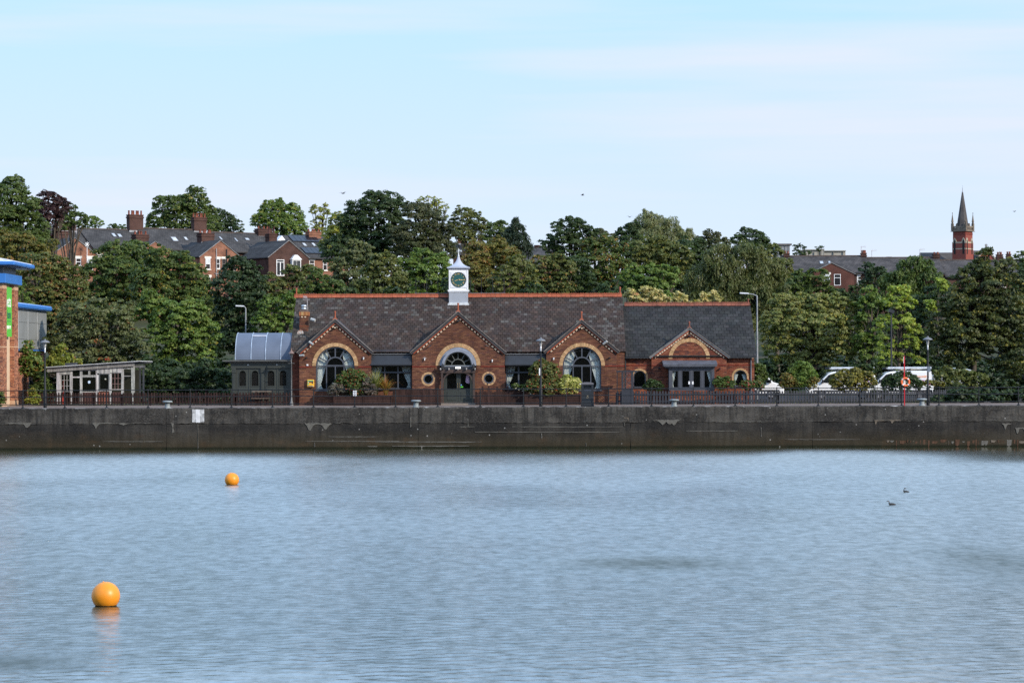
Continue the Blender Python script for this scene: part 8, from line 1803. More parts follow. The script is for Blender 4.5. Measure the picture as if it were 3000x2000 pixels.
def plant(kind, lab, Y, pal, lobes, dens=1.35, L=0.24, W=0.17, autumn=None, droop=0.0, group=None, sat=3, trunk=True, depth=0.45, cat=None, twig=0, base=None, core=True, puff=(0.32, 0.62), rag=0.12, flat=1.0, tu=None, face=0.35, sat_r=(0.32, 0.5)):
    k = Y / F_PX; W3 = []
    for (u, v, r) in lobes:
        p = at(u, v, Y); R_ = r * k; W3.append((p.x, Y + random.uniform(-depth, depth) * R_, p.z, R_))
        for _ in range(sat):
            a = random.uniform(-0.5, math.pi + 0.5); q = random.uniform(*sat_r) * R_; W3.append((p.x + math.cos(a) * (R_ - q * 0.35), Y - random.uniform(-0.3, 0.8) * R_, p.z + math.sin(a) * (R_ - q * 0.35), q))
    cx = sum(w[0] * w[3] for w in W3) / sum(w[3] for w in W3) if tu is None else X(tu, 1100, Y); gz = ground_z(cx, Y) if base is None else base
    t = thing(kind, lab, cat or {'tree': 'tree', 'shrub': 'shrub'}.get(kind.split('_')[-1], 'tree'), (cx, Y, gz), group)
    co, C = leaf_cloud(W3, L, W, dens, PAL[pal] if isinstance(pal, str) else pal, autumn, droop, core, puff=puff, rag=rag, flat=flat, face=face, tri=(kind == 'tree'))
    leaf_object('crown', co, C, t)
    if trunk:
        top = max(w[2] for w in W3); low = min(w[2] - w[3] for w in W3); b_ = MB(); zt = gz + (top - gz) * 0.72; r0 = max(0.05, (top - gz) * 0.022); seg = 6; pts = []
        for i in range(seg + 1): f = i / seg; pts.append((cx + random.uniform(-1, 1) * 0.12 * f, Y + random.uniform(-1, 1) * 0.12 * f, gz - 0.1 + (zt - gz + 0.1) * f))
        for i in range(seg): b_.tube(pts[i], pts[i + 1], r0 * (1 - 0.11 * i), r0 * (1 - 0.11 * (i + 1)), 7, caps=False)
        for (x, y, z, r) in W3:
            f = random.uniform(0.35, 0.95); s_ = Vector(pts[0]).lerp(Vector(pts[-1]), f); e_ = Vector((x, y, z)); mid_ = s_.lerp(e_, 0.5) + Vector((0, 0, random.uniform(-0.1, 0.3) * r))
            rl = r0 * 0.42 * (1.1 - f * 0.5); b_.tube(s_, mid_, rl, rl * 0.7, 5, caps=False); b_.tube(mid_, e_, rl * 0.7, rl * 0.3, 5, caps=False)
            for _ in range(twig): d_ = Vector((random.gauss(0, 1), random.gauss(0, 1) - 0.6, random.gauss(0.3, 1))).normalized() * r * random.uniform(0.8, 1.2); b_.tube(e_, e_ + d_, rl * 0.3, 0.012, 4, caps=False)
        b_.build('trunk', M_bark, t)
    return t
GH, GB, GM, GL = 'trees along the skyline', 'trees on the slope behind the pub', 'trees on the slope left of the pub', 'trees beyond the car park'
T = lambda lab, Y, pal, lobes, **kw: plant('tree', lab, Y, pal, lobes, **kw)
# ---- skyline
T('big dark green tree at the left edge, tallest on the skyline', 235, 'mid', [(30, 580, 46), (75, 615, 38), (-10, 630, 55), (60, 680, 60), (110, 670, 30), (45, 545, 24), (120, 720, 40), (20, 740, 60)], group=GH, dens=1.5, rag=0.2)
T('copper purple tree beside the left skyline tree', 262, 'purple', [(140, 598, 32), (118, 615, 26), (168, 612, 30), (145, 640, 40), (185, 590, 9)], group=GH, rag=0.25, L=0.36)
T('rounded green tree just right of the copper tree', 275, 'mid', [(205, 635, 26), (185, 655, 24), (235, 650, 22), (210, 610, 14)], group=GH)
T('small green treetop with flat right side above the first slate roof', 340, 'bright', [(270, 652, 18), (290, 660, 14), (255, 662, 14)], group=GH)
T('low green treetops peeping over the slate roof left of the tallest chimney', 360, 'mid', [(322, 668, 10), (345, 668, 12), (366, 668, 10)], group=GH, sat=2)
T('huge domed green tree rising behind the two tall chimney stacks', 345, 'mid', [(572, 590, 38), (525, 610, 34), (490, 615, 36), (470, 650, 34), (530, 655, 48), (590, 640, 40), (615, 665, 30), (445, 668, 18)], group=GH, L=0.36, W=0.26, autumn=(AUY, 0.03))
T('darker green tree sloping down right behind the second tall chimney', 365, 'dark', [(640, 640, 26), (665, 655, 26), (692, 668, 20), (640, 670, 28)], group=GH, L=0.36, W=0.26)
T('wide yellow green tree behind the solar panel house', 375, 'bright', [(800, 630, 38), (850, 640, 34), (770, 655, 32), (830, 675, 46), (880, 672, 22), (815, 605, 20), (860, 612, 14)], group=GH, L=0.36, W=0.26, autumn=(AUY, 0.08))
T('small sparse yellow tree standing alone against the sky', 330, 'yellow', [(925, 622, 18), (948, 628, 17), (935, 655, 20), (930, 690, 22), (955, 605, 8)], group=GH, dens=0.75, core=False, twig=2, autumn=(AUY, 0.2))
T('yellow green tree tucked left of the large dark trees', 290, 'yellow', [(990, 650, 24), (975, 685, 26), (1000, 700, 36), (965, 720, 24)], group=GH, autumn=(AUY, 0.1))
T('very large dark tree with a flat topped crown, highest left of the clock', 252, 'dark', [(1095, 600, 34), (1140, 595, 32), (1055, 625, 36), (1035, 660, 38), (1110, 660, 62), (1060, 715, 62), (990, 745, 46), (1165, 625, 30), (1150, 705, 50)], group=GH, dens=1.6)
T('large dark tree with olive leaves directly behind the clock tower', 247, [(0.045, 0.058, 0.022), (0.036, 0.048, 0.021), (0.060, 0.068, 0.030)], [(1215, 640, 38), (1260, 665, 42), (1300, 700, 36), (1210, 710, 60), (1275, 745, 52), (1195, 770, 50), (1240, 615, 20)], group=GH, dens=1.5)
T('airy yellow leaved tree above the dark crowns', 300, 'yellow', [(1235, 598, 15), (1262, 592, 14), (1285, 600, 14), (1300, 612, 12), (1270, 618, 18), (1298, 632, 14)], group=GH, dens=0.55, core=False, twig=3, L=0.3, rag=0.4)
T('rounded yellow green tree right of the clock tower top', 300, 'olive', [(1360, 640, 28), (1395, 655, 26), (1340, 665, 24), (1375, 690, 34), (1410, 680, 14)], group=GH, autumn=(AUY, 0.08), twig=1, dens=1.1)
T('low dark green tree between the rounded tree and the conifer', 330, 'mid', [(1445, 680, 24), (1470, 670, 20), (1435, 705, 26), (1475, 700, 28)], group=GH)
T('tall dark conifer with drooping boughs', 262, 'fir', [(1511, 645, 7), (1510, 662, 15), (1520, 685, 22), (1500, 690, 22), (1515, 712, 30), (1530, 735, 26), (1495, 735, 28), (1535, 712, 14)], group=GH, droop=0.5, L=0.4, W=0.14, rag=0.35, sat=4)
T('bushy dark tree with pointed shoots right of the conifer', 245, 'dark', [(1665, 670, 26), (1640, 695, 32), (1700, 690, 34), (1690, 660, 18), (1730, 690, 20), (1620, 725, 28), (1680, 735, 44), (1730, 725, 30)], group=GH, rag=0.35, twig=1)
T('low dark round crown between the bushy tree and the willow', 262, [(0.05, 0.06, 0.025)], [(1760, 695, 22), (1785, 705, 20), (1755, 720, 26)], group=GH)
T('pale feathery willow, highest right of the clock tower', 250, 'willow', [(1890, 650, 26), (1925, 660, 26), (1965, 672, 26), (1865, 680, 28), (1900, 700, 42), (1955, 705, 36), (1995, 700, 28), (2015, 690, 16), (1890, 625, 10)], group=GH, droop=1.1, L=0.4, W=0.09, rag=0.35, twig=1, dens=1.3)
T('dark green crown at the left foot of the willow', 240, 'dark', [(1835, 690, 26), (1855, 665, 16), (1820, 700, 18), (1850, 720, 32)], group=GH)
T('tree with sparse upright shoots above the slope, right of the willow', 240, [(0.06, 0.068, 0.028), (0.045, 0.055, 0.022)], [(2075, 690, 14), (2098, 700, 16), (2060, 710, 22), (2100, 725, 28), (2050, 735, 26)], group=GH, twig=2, rag=0.4, dens=1.1)
T('dark crown with knobbly top left of the grey stair tower', 245, 'dark', [(2185, 685, 16), (2215, 690, 16), (2165, 710, 22), (2205, 715, 30), (2235, 705, 14), (2225, 735, 28), (2180, 740, 30)], group=GH, twig=1, rag=0.3)
T('thin dark sapling tops in front of the beige office block', 310, 'dark', [(2330, 728, 9), (2345, 722, 7), (2356, 729, 6), (2332, 744, 12), (2352, 745, 9), (2370, 742, 6)], group=GH, dens=0.9, twig=2, sat=1)
T('two tiny dark leafy shoots above the office block', 310, 'dark', [(2394, 728, 5), (2406, 726, 5), (2400, 736, 3)], group=GH, dens=0.9, sat=1)
T('scrubby green trees at the right end of the skyline', 290, 'mid', [(2985, 750, 14), (3002, 760, 16), (2998, 785, 20)], group=GH)
# ---- slope left of the pub
T('olive brown tree at the left edge above the blue store roof', 215, 'gold', [(20, 715, 36), (75, 725, 32), (120, 745, 26), (35, 760, 36), (150, 720, 20)], group=GM, autumn=(AUT, 0.1))
T('autumn tinted maple right of the store', 196, 'olive', [(110, 800, 50), (165, 805, 46), (215, 830, 42), (130, 860, 60), (200, 885, 52), (90, 900, 44), (150, 940, 50)], group=GM, autumn=(AUT, 0.22))
T('green tree squeezed between store and maple', 185, 'bright', [(70, 870, 20), (85, 900, 20), (65, 835, 14)], group=GM)
T('broad dark green tree below the middle rear gables', 212, 'mid', [(330, 760, 46), (390, 745, 40), (300, 810, 46), (370, 820, 60), (350, 890, 56), (425, 760, 30), (290, 870, 44)], group=GM, autumn=(AUY, 0.05))
T('great green tree with golden tipped top in front of the terrace', 200, 'mid', [(470, 775, 44), (530, 785, 42), (565, 810, 38), (500, 850, 70), (580, 880, 50), (440, 840, 60), (610, 850, 28)], group=GM, autumn=(AUY, 0.12), dens=1.5)
T('bright green maple with wide drooping boughs left of the conservatory', 178, 'bright', [(500, 930, 46), (560, 925, 44), (450, 905, 40), (600, 985, 42), (540, 1010, 60), (470, 990, 50), (590, 1055, 40), (500, 1075, 44), (440, 880, 26)], group=GM, autumn=(AUY, 0.05), dens=1.5)
T('grey green rowan with scattered red berries behind the timber shed', 172, [(0.082, 0.102, 0.042), (0.10, 0.12, 0.052), (0.066, 0.086, 0.034)], [(230, 935, 44), (290, 920, 40), (345, 935, 42), (200, 985, 48), (270, 990, 56), (350, 1000, 54), (410, 1015, 40), (180, 1030, 34), (250, 1050, 40), (330, 1060, 36), (400, 1065, 30), (365, 905, 22)], group=GM, autumn=(RED, 0.035), dens=1.4, L=0.26, W=0.15)
T('mid green tree right of the golden tipped tree', 205, 'olive', [(620, 900, 36), (640, 950, 40), (600, 940, 44), (655, 1000, 34), (625, 1050, 36)], group=GM)
T('very dark tree below the sooty rear gable', 190, 'deep', [(700, 800, 42), (740, 830, 40), (680, 850, 50), (730, 900, 50), (680, 930, 46), (655, 880, 26), (700, 990, 44), (740, 1010, 34), (650, 1000, 30)], group=GM, dens=1.5)
T('dull green tree with brown tips right of the french window', 205, 'olive', [(800, 835, 30), (850, 815, 30), (885, 830, 28), (770, 860, 30), (830, 870, 40), (900, 800, 20)], group=GM, autumn=(AUT, 0.08))
T('fresh green tree whose boughs reach the left end of the pub roof', 176, 'bright', [(800, 905, 34), (835, 890, 30), (855, 930, 24), (780, 950, 34), (825, 960, 36), (755, 1000, 26), (860, 870, 18), (790, 1010, 30)], group=GM, dens=1.4)
T('dark shrubby tree standing behind the brown picket fence, right of the shed', 170, 'deep', [(470, 1110, 34), (530, 1120, 34), (590, 1115, 34), (645, 1110, 30), (500, 1155, 34), (570, 1160, 34), (640, 1160, 30), (450, 1150, 30)], group=GM)
T('dark leafy thicket behind the timber shed porch', 168, 'dark', [(420, 1100, 28), (150, 1080, 26), (110, 1110, 30), (440, 1060, 20), (125, 1150, 30)], group=GM)
# ---- slope behind the pub
T('grey green tree with silvery top left of the clock', 195, [(0.085, 0.105, 0.045), (0.070, 0.090, 0.035), (0.12, 0.135, 0.065)], [(1040, 735, 26), (1010, 770, 34), (1065, 770, 32), (990, 810, 34), (1040, 830, 44), (1080, 730, 18), (985, 850, 26)], group=GB, dens=1.4)
T('olive green tree directly above the left half of the pub ridge', 188, 'olive', [(1120, 790, 40), (1090, 820, 34), (1150, 820, 38), (1115, 850, 44), (1060, 850, 26), (1135, 760, 20)], group=GB, autumn=(AUY, 0.05))
T('green tree above the pub chimney', 186, 'mid', [(930, 815, 26), (960, 840, 30), (905, 850, 26), (985, 850, 26), (940, 870, 26), (880, 870, 20)], group=GB)
T('bright green tree left of the clock tower', 192, 'bright', [(1240, 770, 34), (1280, 780, 34), (1205, 800, 34), (1255, 820, 42), (1300, 830, 32), (1200, 845, 30), (1225, 745, 16), (1180, 780, 20)], group=GB, dens=1.4)
T('russet brown tinted tree right of the clock tower', 205, 'gold', [(1400, 745, 36), (1450, 735, 34), (1385, 790, 40), (1445, 790, 46), (1410, 835, 44), (1490, 760, 34), (1370, 830, 30)], group=GB, autumn=(AUT, 0.3), dens=1.4)
T('olive tree with a few bright leaves above the centre of the ridge', 190, 'olive', [(1480, 810, 34), (1520, 790, 34), (1510, 840, 36), (1545, 820, 30), (1460, 845, 30)], group=GB, autumn=(AUY, 0.1))
T('rust flecked tree with bare twigs on top, below the glimpsed slate roof', 200, 'olive', [(1580, 790, 34), (1620, 775, 32), (1650, 800, 34), (1590, 835, 38), (1640, 845, 36), (1560, 800, 22)], group=GB, autumn=(AUT, 0.22), twig=2)
T('golden topped maple on the slope right of the centre', 210, 'mid', [(1735, 735, 32), (1780, 725, 32), (1820, 735, 26), (1760, 780, 46), (1710, 770, 30), (1800, 790, 40), (1740, 830, 46)], group=GB, autumn=(AUT, 0.3), dens=1.4)
T('dark green tree filling the slope below the bushy skyline tree', 204, 'dark', [(1690, 790, 36), (1700, 840, 40), (1660, 845, 30), (1730, 860, 30)], group=GB)
T('deep green maple below the willow', 215, 'olive', [(1880, 735, 36), (1925, 730, 34), (1965, 745, 36), (1900, 780, 46), (1960, 800, 44), (1860, 775, 34), (2000, 760, 30)], group=GB, autumn=(AUY, 0.08))
T('dark tree in the hollow right of the willow', 218, 'dark', [(2010, 740, 34), (2045, 730, 26), (2020, 790, 44), (1985, 830, 40), (2060, 760, 26)], group=GB)
T('light green tree with upright shoots above the extension gable', 186, 'bright', [(1850, 825, 34), (1895, 820, 34), (1935, 805, 28), (1960, 830, 24), (1870, 855, 36), (1925, 860, 34), (1850, 790, 14), (1905, 785, 12), (1975, 795, 12)], group=GB, dens=1.3, rag=0.25)
T('very wide feathery green willow scrub filling the slope right of the ridge', 200, [(0.075, 0.092, 0.030), (0.060, 0.080, 0.026), (0.095, 0.108, 0.040)], [(2110, 760, 44), (2180, 760, 46), (2230, 800, 46), (2130, 830, 60), (2060, 820, 44), (2200, 860, 56), (2100, 890, 50), (2260, 850, 40), (2240, 910, 44), (2160, 930, 50), (2040, 870, 34), (2280, 790, 26)], group=GB, droop=0.7, L=0.4, W=0.09, dens=1.5, twig=1)
T('cream variegated bush just above the left end of the extension ridge', 170, 'cream', [(1850, 875, 22), (1885, 865, 22), (1920, 875, 22), (1945, 885, 16), (1870, 895, 24), (1910, 900, 24)], group=GB, L=0.24, autumn=([(0.30, 0.16, 0.09)], 0.1))
T('slim cream leaved shoots above the middle of the extension ridge', 170, 'cream', [(1988, 865, 10), (2003, 880, 12), (1985, 890, 14), (2015, 892, 10)], group=GB, L=0.24, sat=2)
T('cream green bush above the right part of the extension ridge', 170, 'cream', [(2055, 875, 14), (2085, 868, 13), (2100, 882, 12), (2070, 893, 16), (2045, 890, 10)], group=GB, L=0.24, sat=2)
T('dark filler tree low behind the pub ridge', 180, 'dark', [(1340, 850, 40), (1560, 870, 34), (1780, 870, 34), (1150, 875, 30), (1020, 880, 30)], group=GB)
# ---- beyond the car park
T('large rounded olive tree with gold tips right of the extension', 174, [(0.125, 0.15, 0.046), (0.105, 0.135, 0.040), (0.155, 0.168, 0.06)], [(2300, 905, 40), (2340, 895, 36), (2390, 900, 36), (2440, 900, 36), (2480, 925, 38), (2270, 950, 42), (2330, 960, 56), (2410, 965, 60), (2490, 980, 42), (2280, 1010, 46), (2360, 1030, 56), (2440, 1035, 50), (2500, 1030, 26), (2255, 1000, 26)], group=GL, autumn=(AUY, 0.10), dens=1.5, L=0.22, W=0.15, puff=(0.25, 0.5))
T('dark olive tree between the street light and the right terrace', 215, 'olive', [(2265, 745, 26), (2285, 790, 34), (2250, 790, 30), (2310, 830, 30), (2270, 840, 40)], group=GL, autumn=(AUY, 0.06))
T('green bush like tree hiding the foot of the broad gable', 205, 'mid', [(2350, 830, 32), (2390, 825, 32), (2320, 850, 28), (2370, 865, 36), (2415, 860, 28), (2430, 880, 24)], group=GL)
T('thin scrub below the dark red gable', 198, 'dark', [(2460, 870, 20), (2480, 885, 24), (2440, 895, 22), (2510, 860, 22), (2520, 900, 22)], group=GL, twig=1)
T('dark dense bush beside the right end of the broad gable', 230, 'deep', [(2545, 800, 26), (2570, 815, 28), (2550, 835, 30)], group=GL)
T('narrow green poplar like tree left of the yellow green tree', 173, 'bright', [(2545, 860, 20), (2530, 900, 26), (2560, 890, 22), (2540, 950, 32), (2530, 1010, 30), (2555, 1040, 26), (2560, 1000, 26)], group=GL)
T('bright yellow green tree with open lower branches', 169, 'lime', [(2630, 865, 24), (2650, 860, 20), (2620, 900, 28), (2650, 905, 28), (2600, 950, 26), (2640, 955, 34), (2680, 975, 22), (2600, 1010, 22), (2665, 1020, 26), (2690, 1060, 14), (2590, 1050, 20), (2620, 1060, 24)], group=GL, dens=1.0, core=False, twig=2, autumn=(AUY, 0.08))
T('round topped feathery dark green tree right of centre of the right row', 225, 'mid', [(2680, 775, 24), (2650, 785, 22), (2710, 785, 22), (2680, 805, 36), (2640, 820, 32), (2720, 820, 34), (2600, 840, 32), (2680, 860, 44), (2750, 850, 30)], group=GL, droop=0.4, L=0.4, W=0.16, dens=1.4)
T('dark green mass between the yellow tree and the big right hand tree', 190, 'dark', [(2740, 880, 40), (2720, 930, 40), (2700, 900, 30), (2730, 990, 40), (2700, 1040, 34), (2640, 1000, 40), (2580, 990, 40), (2620, 1060, 40)], group=GL)
T('lime green leafy patch below the right hand chimneys', 188, 'lime', [(2750, 835, 18), (2770, 850, 14), (2720, 895, 14), (2735, 915, 12)], group=GL, sat=2)
T('big dark gold flecked tree with a visible trunk at the right', 172, [(0.042, 0.058, 0.018), (0.054, 0.070, 0.020), (0.034, 0.048, 0.016), (0.068, 0.080, 0.024)], [(2885, 760, 22), (2860, 790, 28), (2900, 800, 34), (2950, 795, 26), (2830, 830, 34), (2880, 850, 50), (2950, 850, 44), (2800, 890, 44), (2860, 920, 60), (2940, 930, 60), (2770, 960, 46), (2830, 990, 54), (2910, 1010, 60), (2990, 960, 50), (2760, 1030, 40), (2990, 1040, 50), (2820, 1050, 36), (2950, 1070, 44), (2893, 735, 10), (2960, 770, 12)], group=GL, autumn=(AUY, 0.06), dens=1.45, L=0.27, W=0.17, tu=2853, rag=0.25, face=0.5)
T('dark tree at the far right edge behind the gold flecked one', 200, 'dark', [(2985, 830, 40), (3020, 880, 50), (2990, 900, 44), (3010, 790, 20)], group=GL)
for i, (u, v, r) in enumerate(()): pass
# understorey that no one could count
def mass(name, lab, Y, pal, lobes, **kw):
    k = Y / F_PX; W3 = [(at(u, v, Y).x, Y + random.uniform(-1, 1), at(u, v, Y).z, r * k) for u, v, r in lobes]; co, C = leaf_cloud(W3, kw.get('L', 0.3), 0.2, kw.get('dens', 1.3), PAL[pal], kw.get('autumn'), 0, True)
    o_ = leaf_object(name, co, C, None); tag(o_, lab, 'undergrowth', kind='stuff'); return o_
mass('undergrowth', 'dark undergrowth along the back of the car park', 188, 'deep', [(u, 1085 + random.uniform(-12, 10), 34) for u in range(2230, 3060, 34)] + [(u, 1130, 30) for u in range(2230, 3060, 34)])
mass('undergrowth', 'dark undergrowth at the foot of the slope left of the pub', 176, 'deep', [(u, 1090 + random.uniform(-12, 12), 36) for u in range(60, 690, 36)] + [(u, 1145, 34) for u in range(60, 690, 36)])
mass('undergrowth', 'dark scrub covering the slope between the houses and the trees', 222, 'dark', [(u, 905 + random.uniform(-14, 14), 34) for u in range(-20, 880, 34)] + [(u, 905 + random.uniform(-10, 10), 34) for u in range(2230, 3060, 34)] + [(u, 850 + random.uniform(-10, 10), 34) for u in range(1560, 2300, 40)], L=0.4)

# ---- shrubs by the pub and along the right-hand fence
S = lambda lab, Y, pal, lobes, **kw: plant('shrub', lab, Y, pal, lobes, **{**dict(L=0.13, W=0.075, trunk=False, cat='shrub', puff=(0.08, 0.17), dens=1.5, sat=3, base=QZ, face=0.5), **kw})
YP = YG - 0.9
S('wide green and red tipped shrub in the planter under the left arched window', YP, 'mid', [(1025, 1108, 22), (1050, 1112, 22), (1005, 1120, 18), (1070, 1122, 14), (1040, 1135, 26), (1005, 1140, 16), (1015, 1100, 12), (1000, 1108, 10)], autumn=(RED, 0.22), base=QZ + 0.5)
S('grey lavender bush at the left end of the planter', YP - 0.1, [(0.12, 0.115, 0.09), (0.09, 0.09, 0.07), (0.10, 0.085, 0.085)], [(988, 1138, 16), (1005, 1146, 14), (978, 1148, 14), (1020, 1150, 10)], L=0.13, W=0.05, base=QZ + 0.5)
S('grey purple lavender bush in the middle of the planter', YP - 0.1, [(0.13, 0.11, 0.10), (0.09, 0.085, 0.07), (0.07, 0.075, 0.055)], [(1072, 1124, 16), (1084, 1138, 16), (1062, 1143, 16), (1092, 1146, 12)], L=0.14, W=0.05, base=QZ + 0.5)
def spiky(lab, u, v, Y, n, h, cols, spread=1.0, w=0.018, zb=None, name='spiky_plant'):
    """sword leaved clump: every blade a bent strip"""
    q = at(u, v, Y); z0 = q.z if zb is None else zb; t = thing(name, lab, 'plant', (q.x, Y, z0)); vs_, fs_, cs_ = [], [], []
    for i in range(n):
        a = random.uniform(0, 6.28); lean = random.uniform(0.1, 0.85) * spread; L_ = h * random.uniform(0.6, 1.1); b0 = Vector((q.x + random.gauss(0, 0.04), Y + random.gauss(0, 0.04), z0)); c = jit(random.choice(cols), 0.25); prev = None; side = Vector((-math.sin(a), math.cos(a), 0)) * w
        for k in range(6):
            f = k / 5; p = b0 + Vector((math.cos(a) * lean * L_ * f * (0.5 + 0.5 * f), math.sin(a) * lean * L_ * f * (0.5 + 0.5 * f), L_ * (f - 0.42 * lean * f * f * f * 1.5))); ww = side * (1 - f * f * 0.95); vs_ += [p - ww, p + ww]
            if k: j = len(vs_) - 4; fs_.append((j, j + 1, j + 3, j + 2)); cs_.append(c)
    me = bpy.data.meshes.new('leaves'); o_ = org(t); me.from_pydata([tuple(p - o_) for p in vs_], [], fs_); at_ = me.attributes.new('Col', 'FLOAT_COLOR', 'FACE'); at_.data.foreach_set('color', np.array([(*c, 1) for c in cs_], dtype=np.float32).ravel()); me.materials.append(M_leaf); link('leaves', me, None, t); return t
spiky('green and cream striped sword leaved plant in the planter', 1100, 1156, YP, 130, 1.75, [(0.20, 0.22, 0.07), (0.13, 0.17, 0.05), (0.34, 0.32, 0.14)], 0.8, w=0.03)
spiky('orange bronze sword leaved plant spilling over the right end of the planter', 1130, 1157, YP - 0.15, 150, 1.45, [(0.42, 0.17, 0.04), (0.30, 0.12, 0.04), (0.34, 0.24, 0.07), (0.18, 0.16, 0.05)], 1.1, w=0.026)
S('tall green and red leaved bush behind the pub lamp post', YP - 0.2, 'olive', [(1590, 1078, 22), (1575, 1095, 24), (1610, 1092, 24), (1590, 1115, 30), (1618, 1125, 22), (1568, 1130, 20), (1600, 1138, 24), (1588, 1066, 12), (1612, 1075, 12)], autumn=(RED, 0.18), base=QZ + 0.5, L=0.15, W=0.09)
S('pale yellow green variegated mound left of the litter bin', YP - 0.2, [(0.27, 0.30, 0.09), (0.20, 0.24, 0.06), (0.36, 0.36, 0.15)], [(1662, 1120, 18), (1680, 1125, 16), (1650, 1132, 16), (1672, 1138, 20), (1690, 1138, 10), (1650, 1145, 12)], base=QZ + 0.5, L=0.11)
S('low green plants with white flecks right of the stepped board screen', YP - 0.2, 'mid', [(1510, 1133, 8), (1530, 1137, 8), (1545, 1143, 9), (1560, 1148, 8)], autumn=([(0.4, 0.42, 0.38)], 0.2), base=QZ + 0.5)
spiky('small red green grass tuft hanging from the second planter', 1676, 1150, YG - 1.45, 14, 0.28, [(0.4, 0.07, 0.03), (0.2, 0.2, 0.05)], 1.4, w=0.012)
S('rounded dark green hebe left of the glazed bay', YW - 1.0, 'dark', [(1908, 1127, 14), (1925, 1130, 12), (1895, 1134, 9), (1935, 1136, 7)])
S('rounded dark green spreading bush right of the glazed bay', YW - 1.0, 'mid', [(2105, 1118, 12), (2125, 1120, 14), (2143, 1128, 10), (2110, 1130, 14)])
S('bush with red flowers under the right arched window of the extension', YW - 1.0, 'mid', [(2180, 1128, 10), (2200, 1125, 12), (2220, 1128, 10), (2190, 1133, 10), (2228, 1134, 8)], autumn=([(0.42, 0.04, 0.05), (0.35, 0.1, 0.1)], 0.22))
S('clipped green column shrub at the right corner of the extension', 163.0, 'mid', [(2222, 1085, 14), (2230, 1080, 12), (2225, 1100, 18), (2235, 1105, 12), (2222, 1122, 18)], L=0.16, W=0.1)
S('leafy green sumac bush with fern like fronds before the nose of the first van', 161.5, 'bright', [(2345, 1078, 14), (2330, 1088, 16), (2365, 1085, 14), (2350, 1102, 22), (2325, 1110, 14), (2372, 1105, 16), (2350, 1124, 18)], L=0.3, W=0.09, rag=0.4)
S('orange tinged bush left of the sumac', 161.3, 'gold', [(2302, 1105, 12), (2312, 1118, 16), (2298, 1125, 12), (2330, 1125, 14), (2375, 1125, 16), (2382, 1112, 12)], autumn=(AUT, 0.35), L=0.16)
S('yellow and orange leaved dome in front of the second van', 161.2, 'gold', [(2478, 1103, 20), (2508, 1101, 18), (2455, 1114, 20), (2500, 1118, 26), (2535, 1112, 20), (2445, 1128, 16), (2475, 1128, 22), (2525, 1130, 20), (2552, 1122, 14)], autumn=(AUY, 0.35), L=0.15, W=0.09)
S('dark sumac fronds above the yellow dome', 162.0, 'dark', [(2520, 1085, 12), (2538, 1082, 12), (2552, 1092, 10)], autumn=(AUT, 0.1), L=0.3, W=0.09, rag=0.4)
S('dense dark green clipped dome behind the life ring', 161.0, 'dark', [(2632, 1111, 21), (2655, 1110, 20), (2612, 1120, 19), (2672, 1121, 19), (2640, 1128, 26), (2600, 1130, 15), (2688, 1130, 13)], L=0.12)
S('low golden green hedge right of the life ring', 161.4, 'gold', [(2700, 1126, 10), (2720, 1125, 10), (2740, 1126, 10), (2758, 1128, 8), (2690, 1130, 8)], L=0.12, autumn=(AUY, 0.2))
S('olive bush behind the right hand quay lamp', 165.0, 'olive', [(2750, 1098, 14), (2772, 1094, 16), (2760, 1110, 20), (2795, 1100, 16), (2820, 1098, 16), (2812, 1115, 20), (2845, 1110, 18), (2870, 1112, 18), (2790, 1122, 18), (2840, 1125, 18)], L=0.2, W=0.12)
PH = [(0.07, 0.085, 0.05), (0.10, 0.12, 0.07), (0.05, 0.065, 0.04)]
spiky('tall grey green sword leaved clump between the yellow dome and the dark dome', 2562, 1135, 160.9, 60, 1.35, PH, 0.6, w=0.03, zb=QZ); spiky('sword leaved clump in front of the dark clipped dome', 2592, 1135, 160.8, 60, 1.25, PH, 0.6, w=0.03, zb=QZ)
spiky('wide sword leaved clump left of the big tree trunk', 2800, 1130, 164.0, 90, 1.7, PH, 0.9, w=0.035, zb=QZ); spiky('sword leaved clump at the foot of the olive bush', 2775, 1132, 163.5, 60, 1.3, PH, 0.9, w=0.03, zb=QZ)
mass('ground_cover', 'dark ground cover plants along the quay right of the picket fence', 160.0, 'deep', [(u, 1158 + random.uniform(-6, 6), 20) for u in range(2790, 3040, 18)] + [(u, 1172, 14) for u in range(2740, 3040, 16)], L=0.14, dens=1.3)
# climber over the corner of the store and beside the shed
plant('climbing_plant', 'orange and green climbing plant on the corner of the store', 163.5, 'bright', [(85, 1010, 10), (82, 1030, 16), (92, 1050, 22), (80, 1060, 20), (105, 1060, 16), (95, 1080, 24), (120, 1085, 14), (78, 1088, 16)], autumn=(AUT, 0.4), cat='climbing plant', trunk=False, L=0.18, W=0.12, base=QZ, puff=(0.12, 0.25))
plant('climbing_plant', 'yellow green climbing plant above the left end of the timber shed', 165.5, 'yellow', [(180, 1020, 12), (170, 1035, 16), (160, 1060, 18), (200, 1060, 18), (140, 1075, 14), (225, 1065, 12), (180, 1070, 18)], autumn=(AUT, 0.1), cat='climbing plant', trunk=False, L=0.18, W=0.12, base=QZ, puff=(0.12, 0.25))
S('yellow green shrub low between the store and the timber shed', 160.3, 'yellow', [(95, 1150, 10), (100, 1165, 12), (90, 1175, 12), (108, 1178, 10)], autumn=(AUT, 0.2))
S('dark green hedge between the store corner and the lamp post', 163.0, 'mid', [(115, 1110, 16), (130, 1125, 18), (110, 1140, 16), (145, 1140, 14), (125, 1160, 16)], L=0.16)
S('small clipped green bush at the left edge of the quay', 155.5, 'mid', [(0, 1160, 11), (2, 1172, 12), (-4, 1180, 12)], L=0.09)

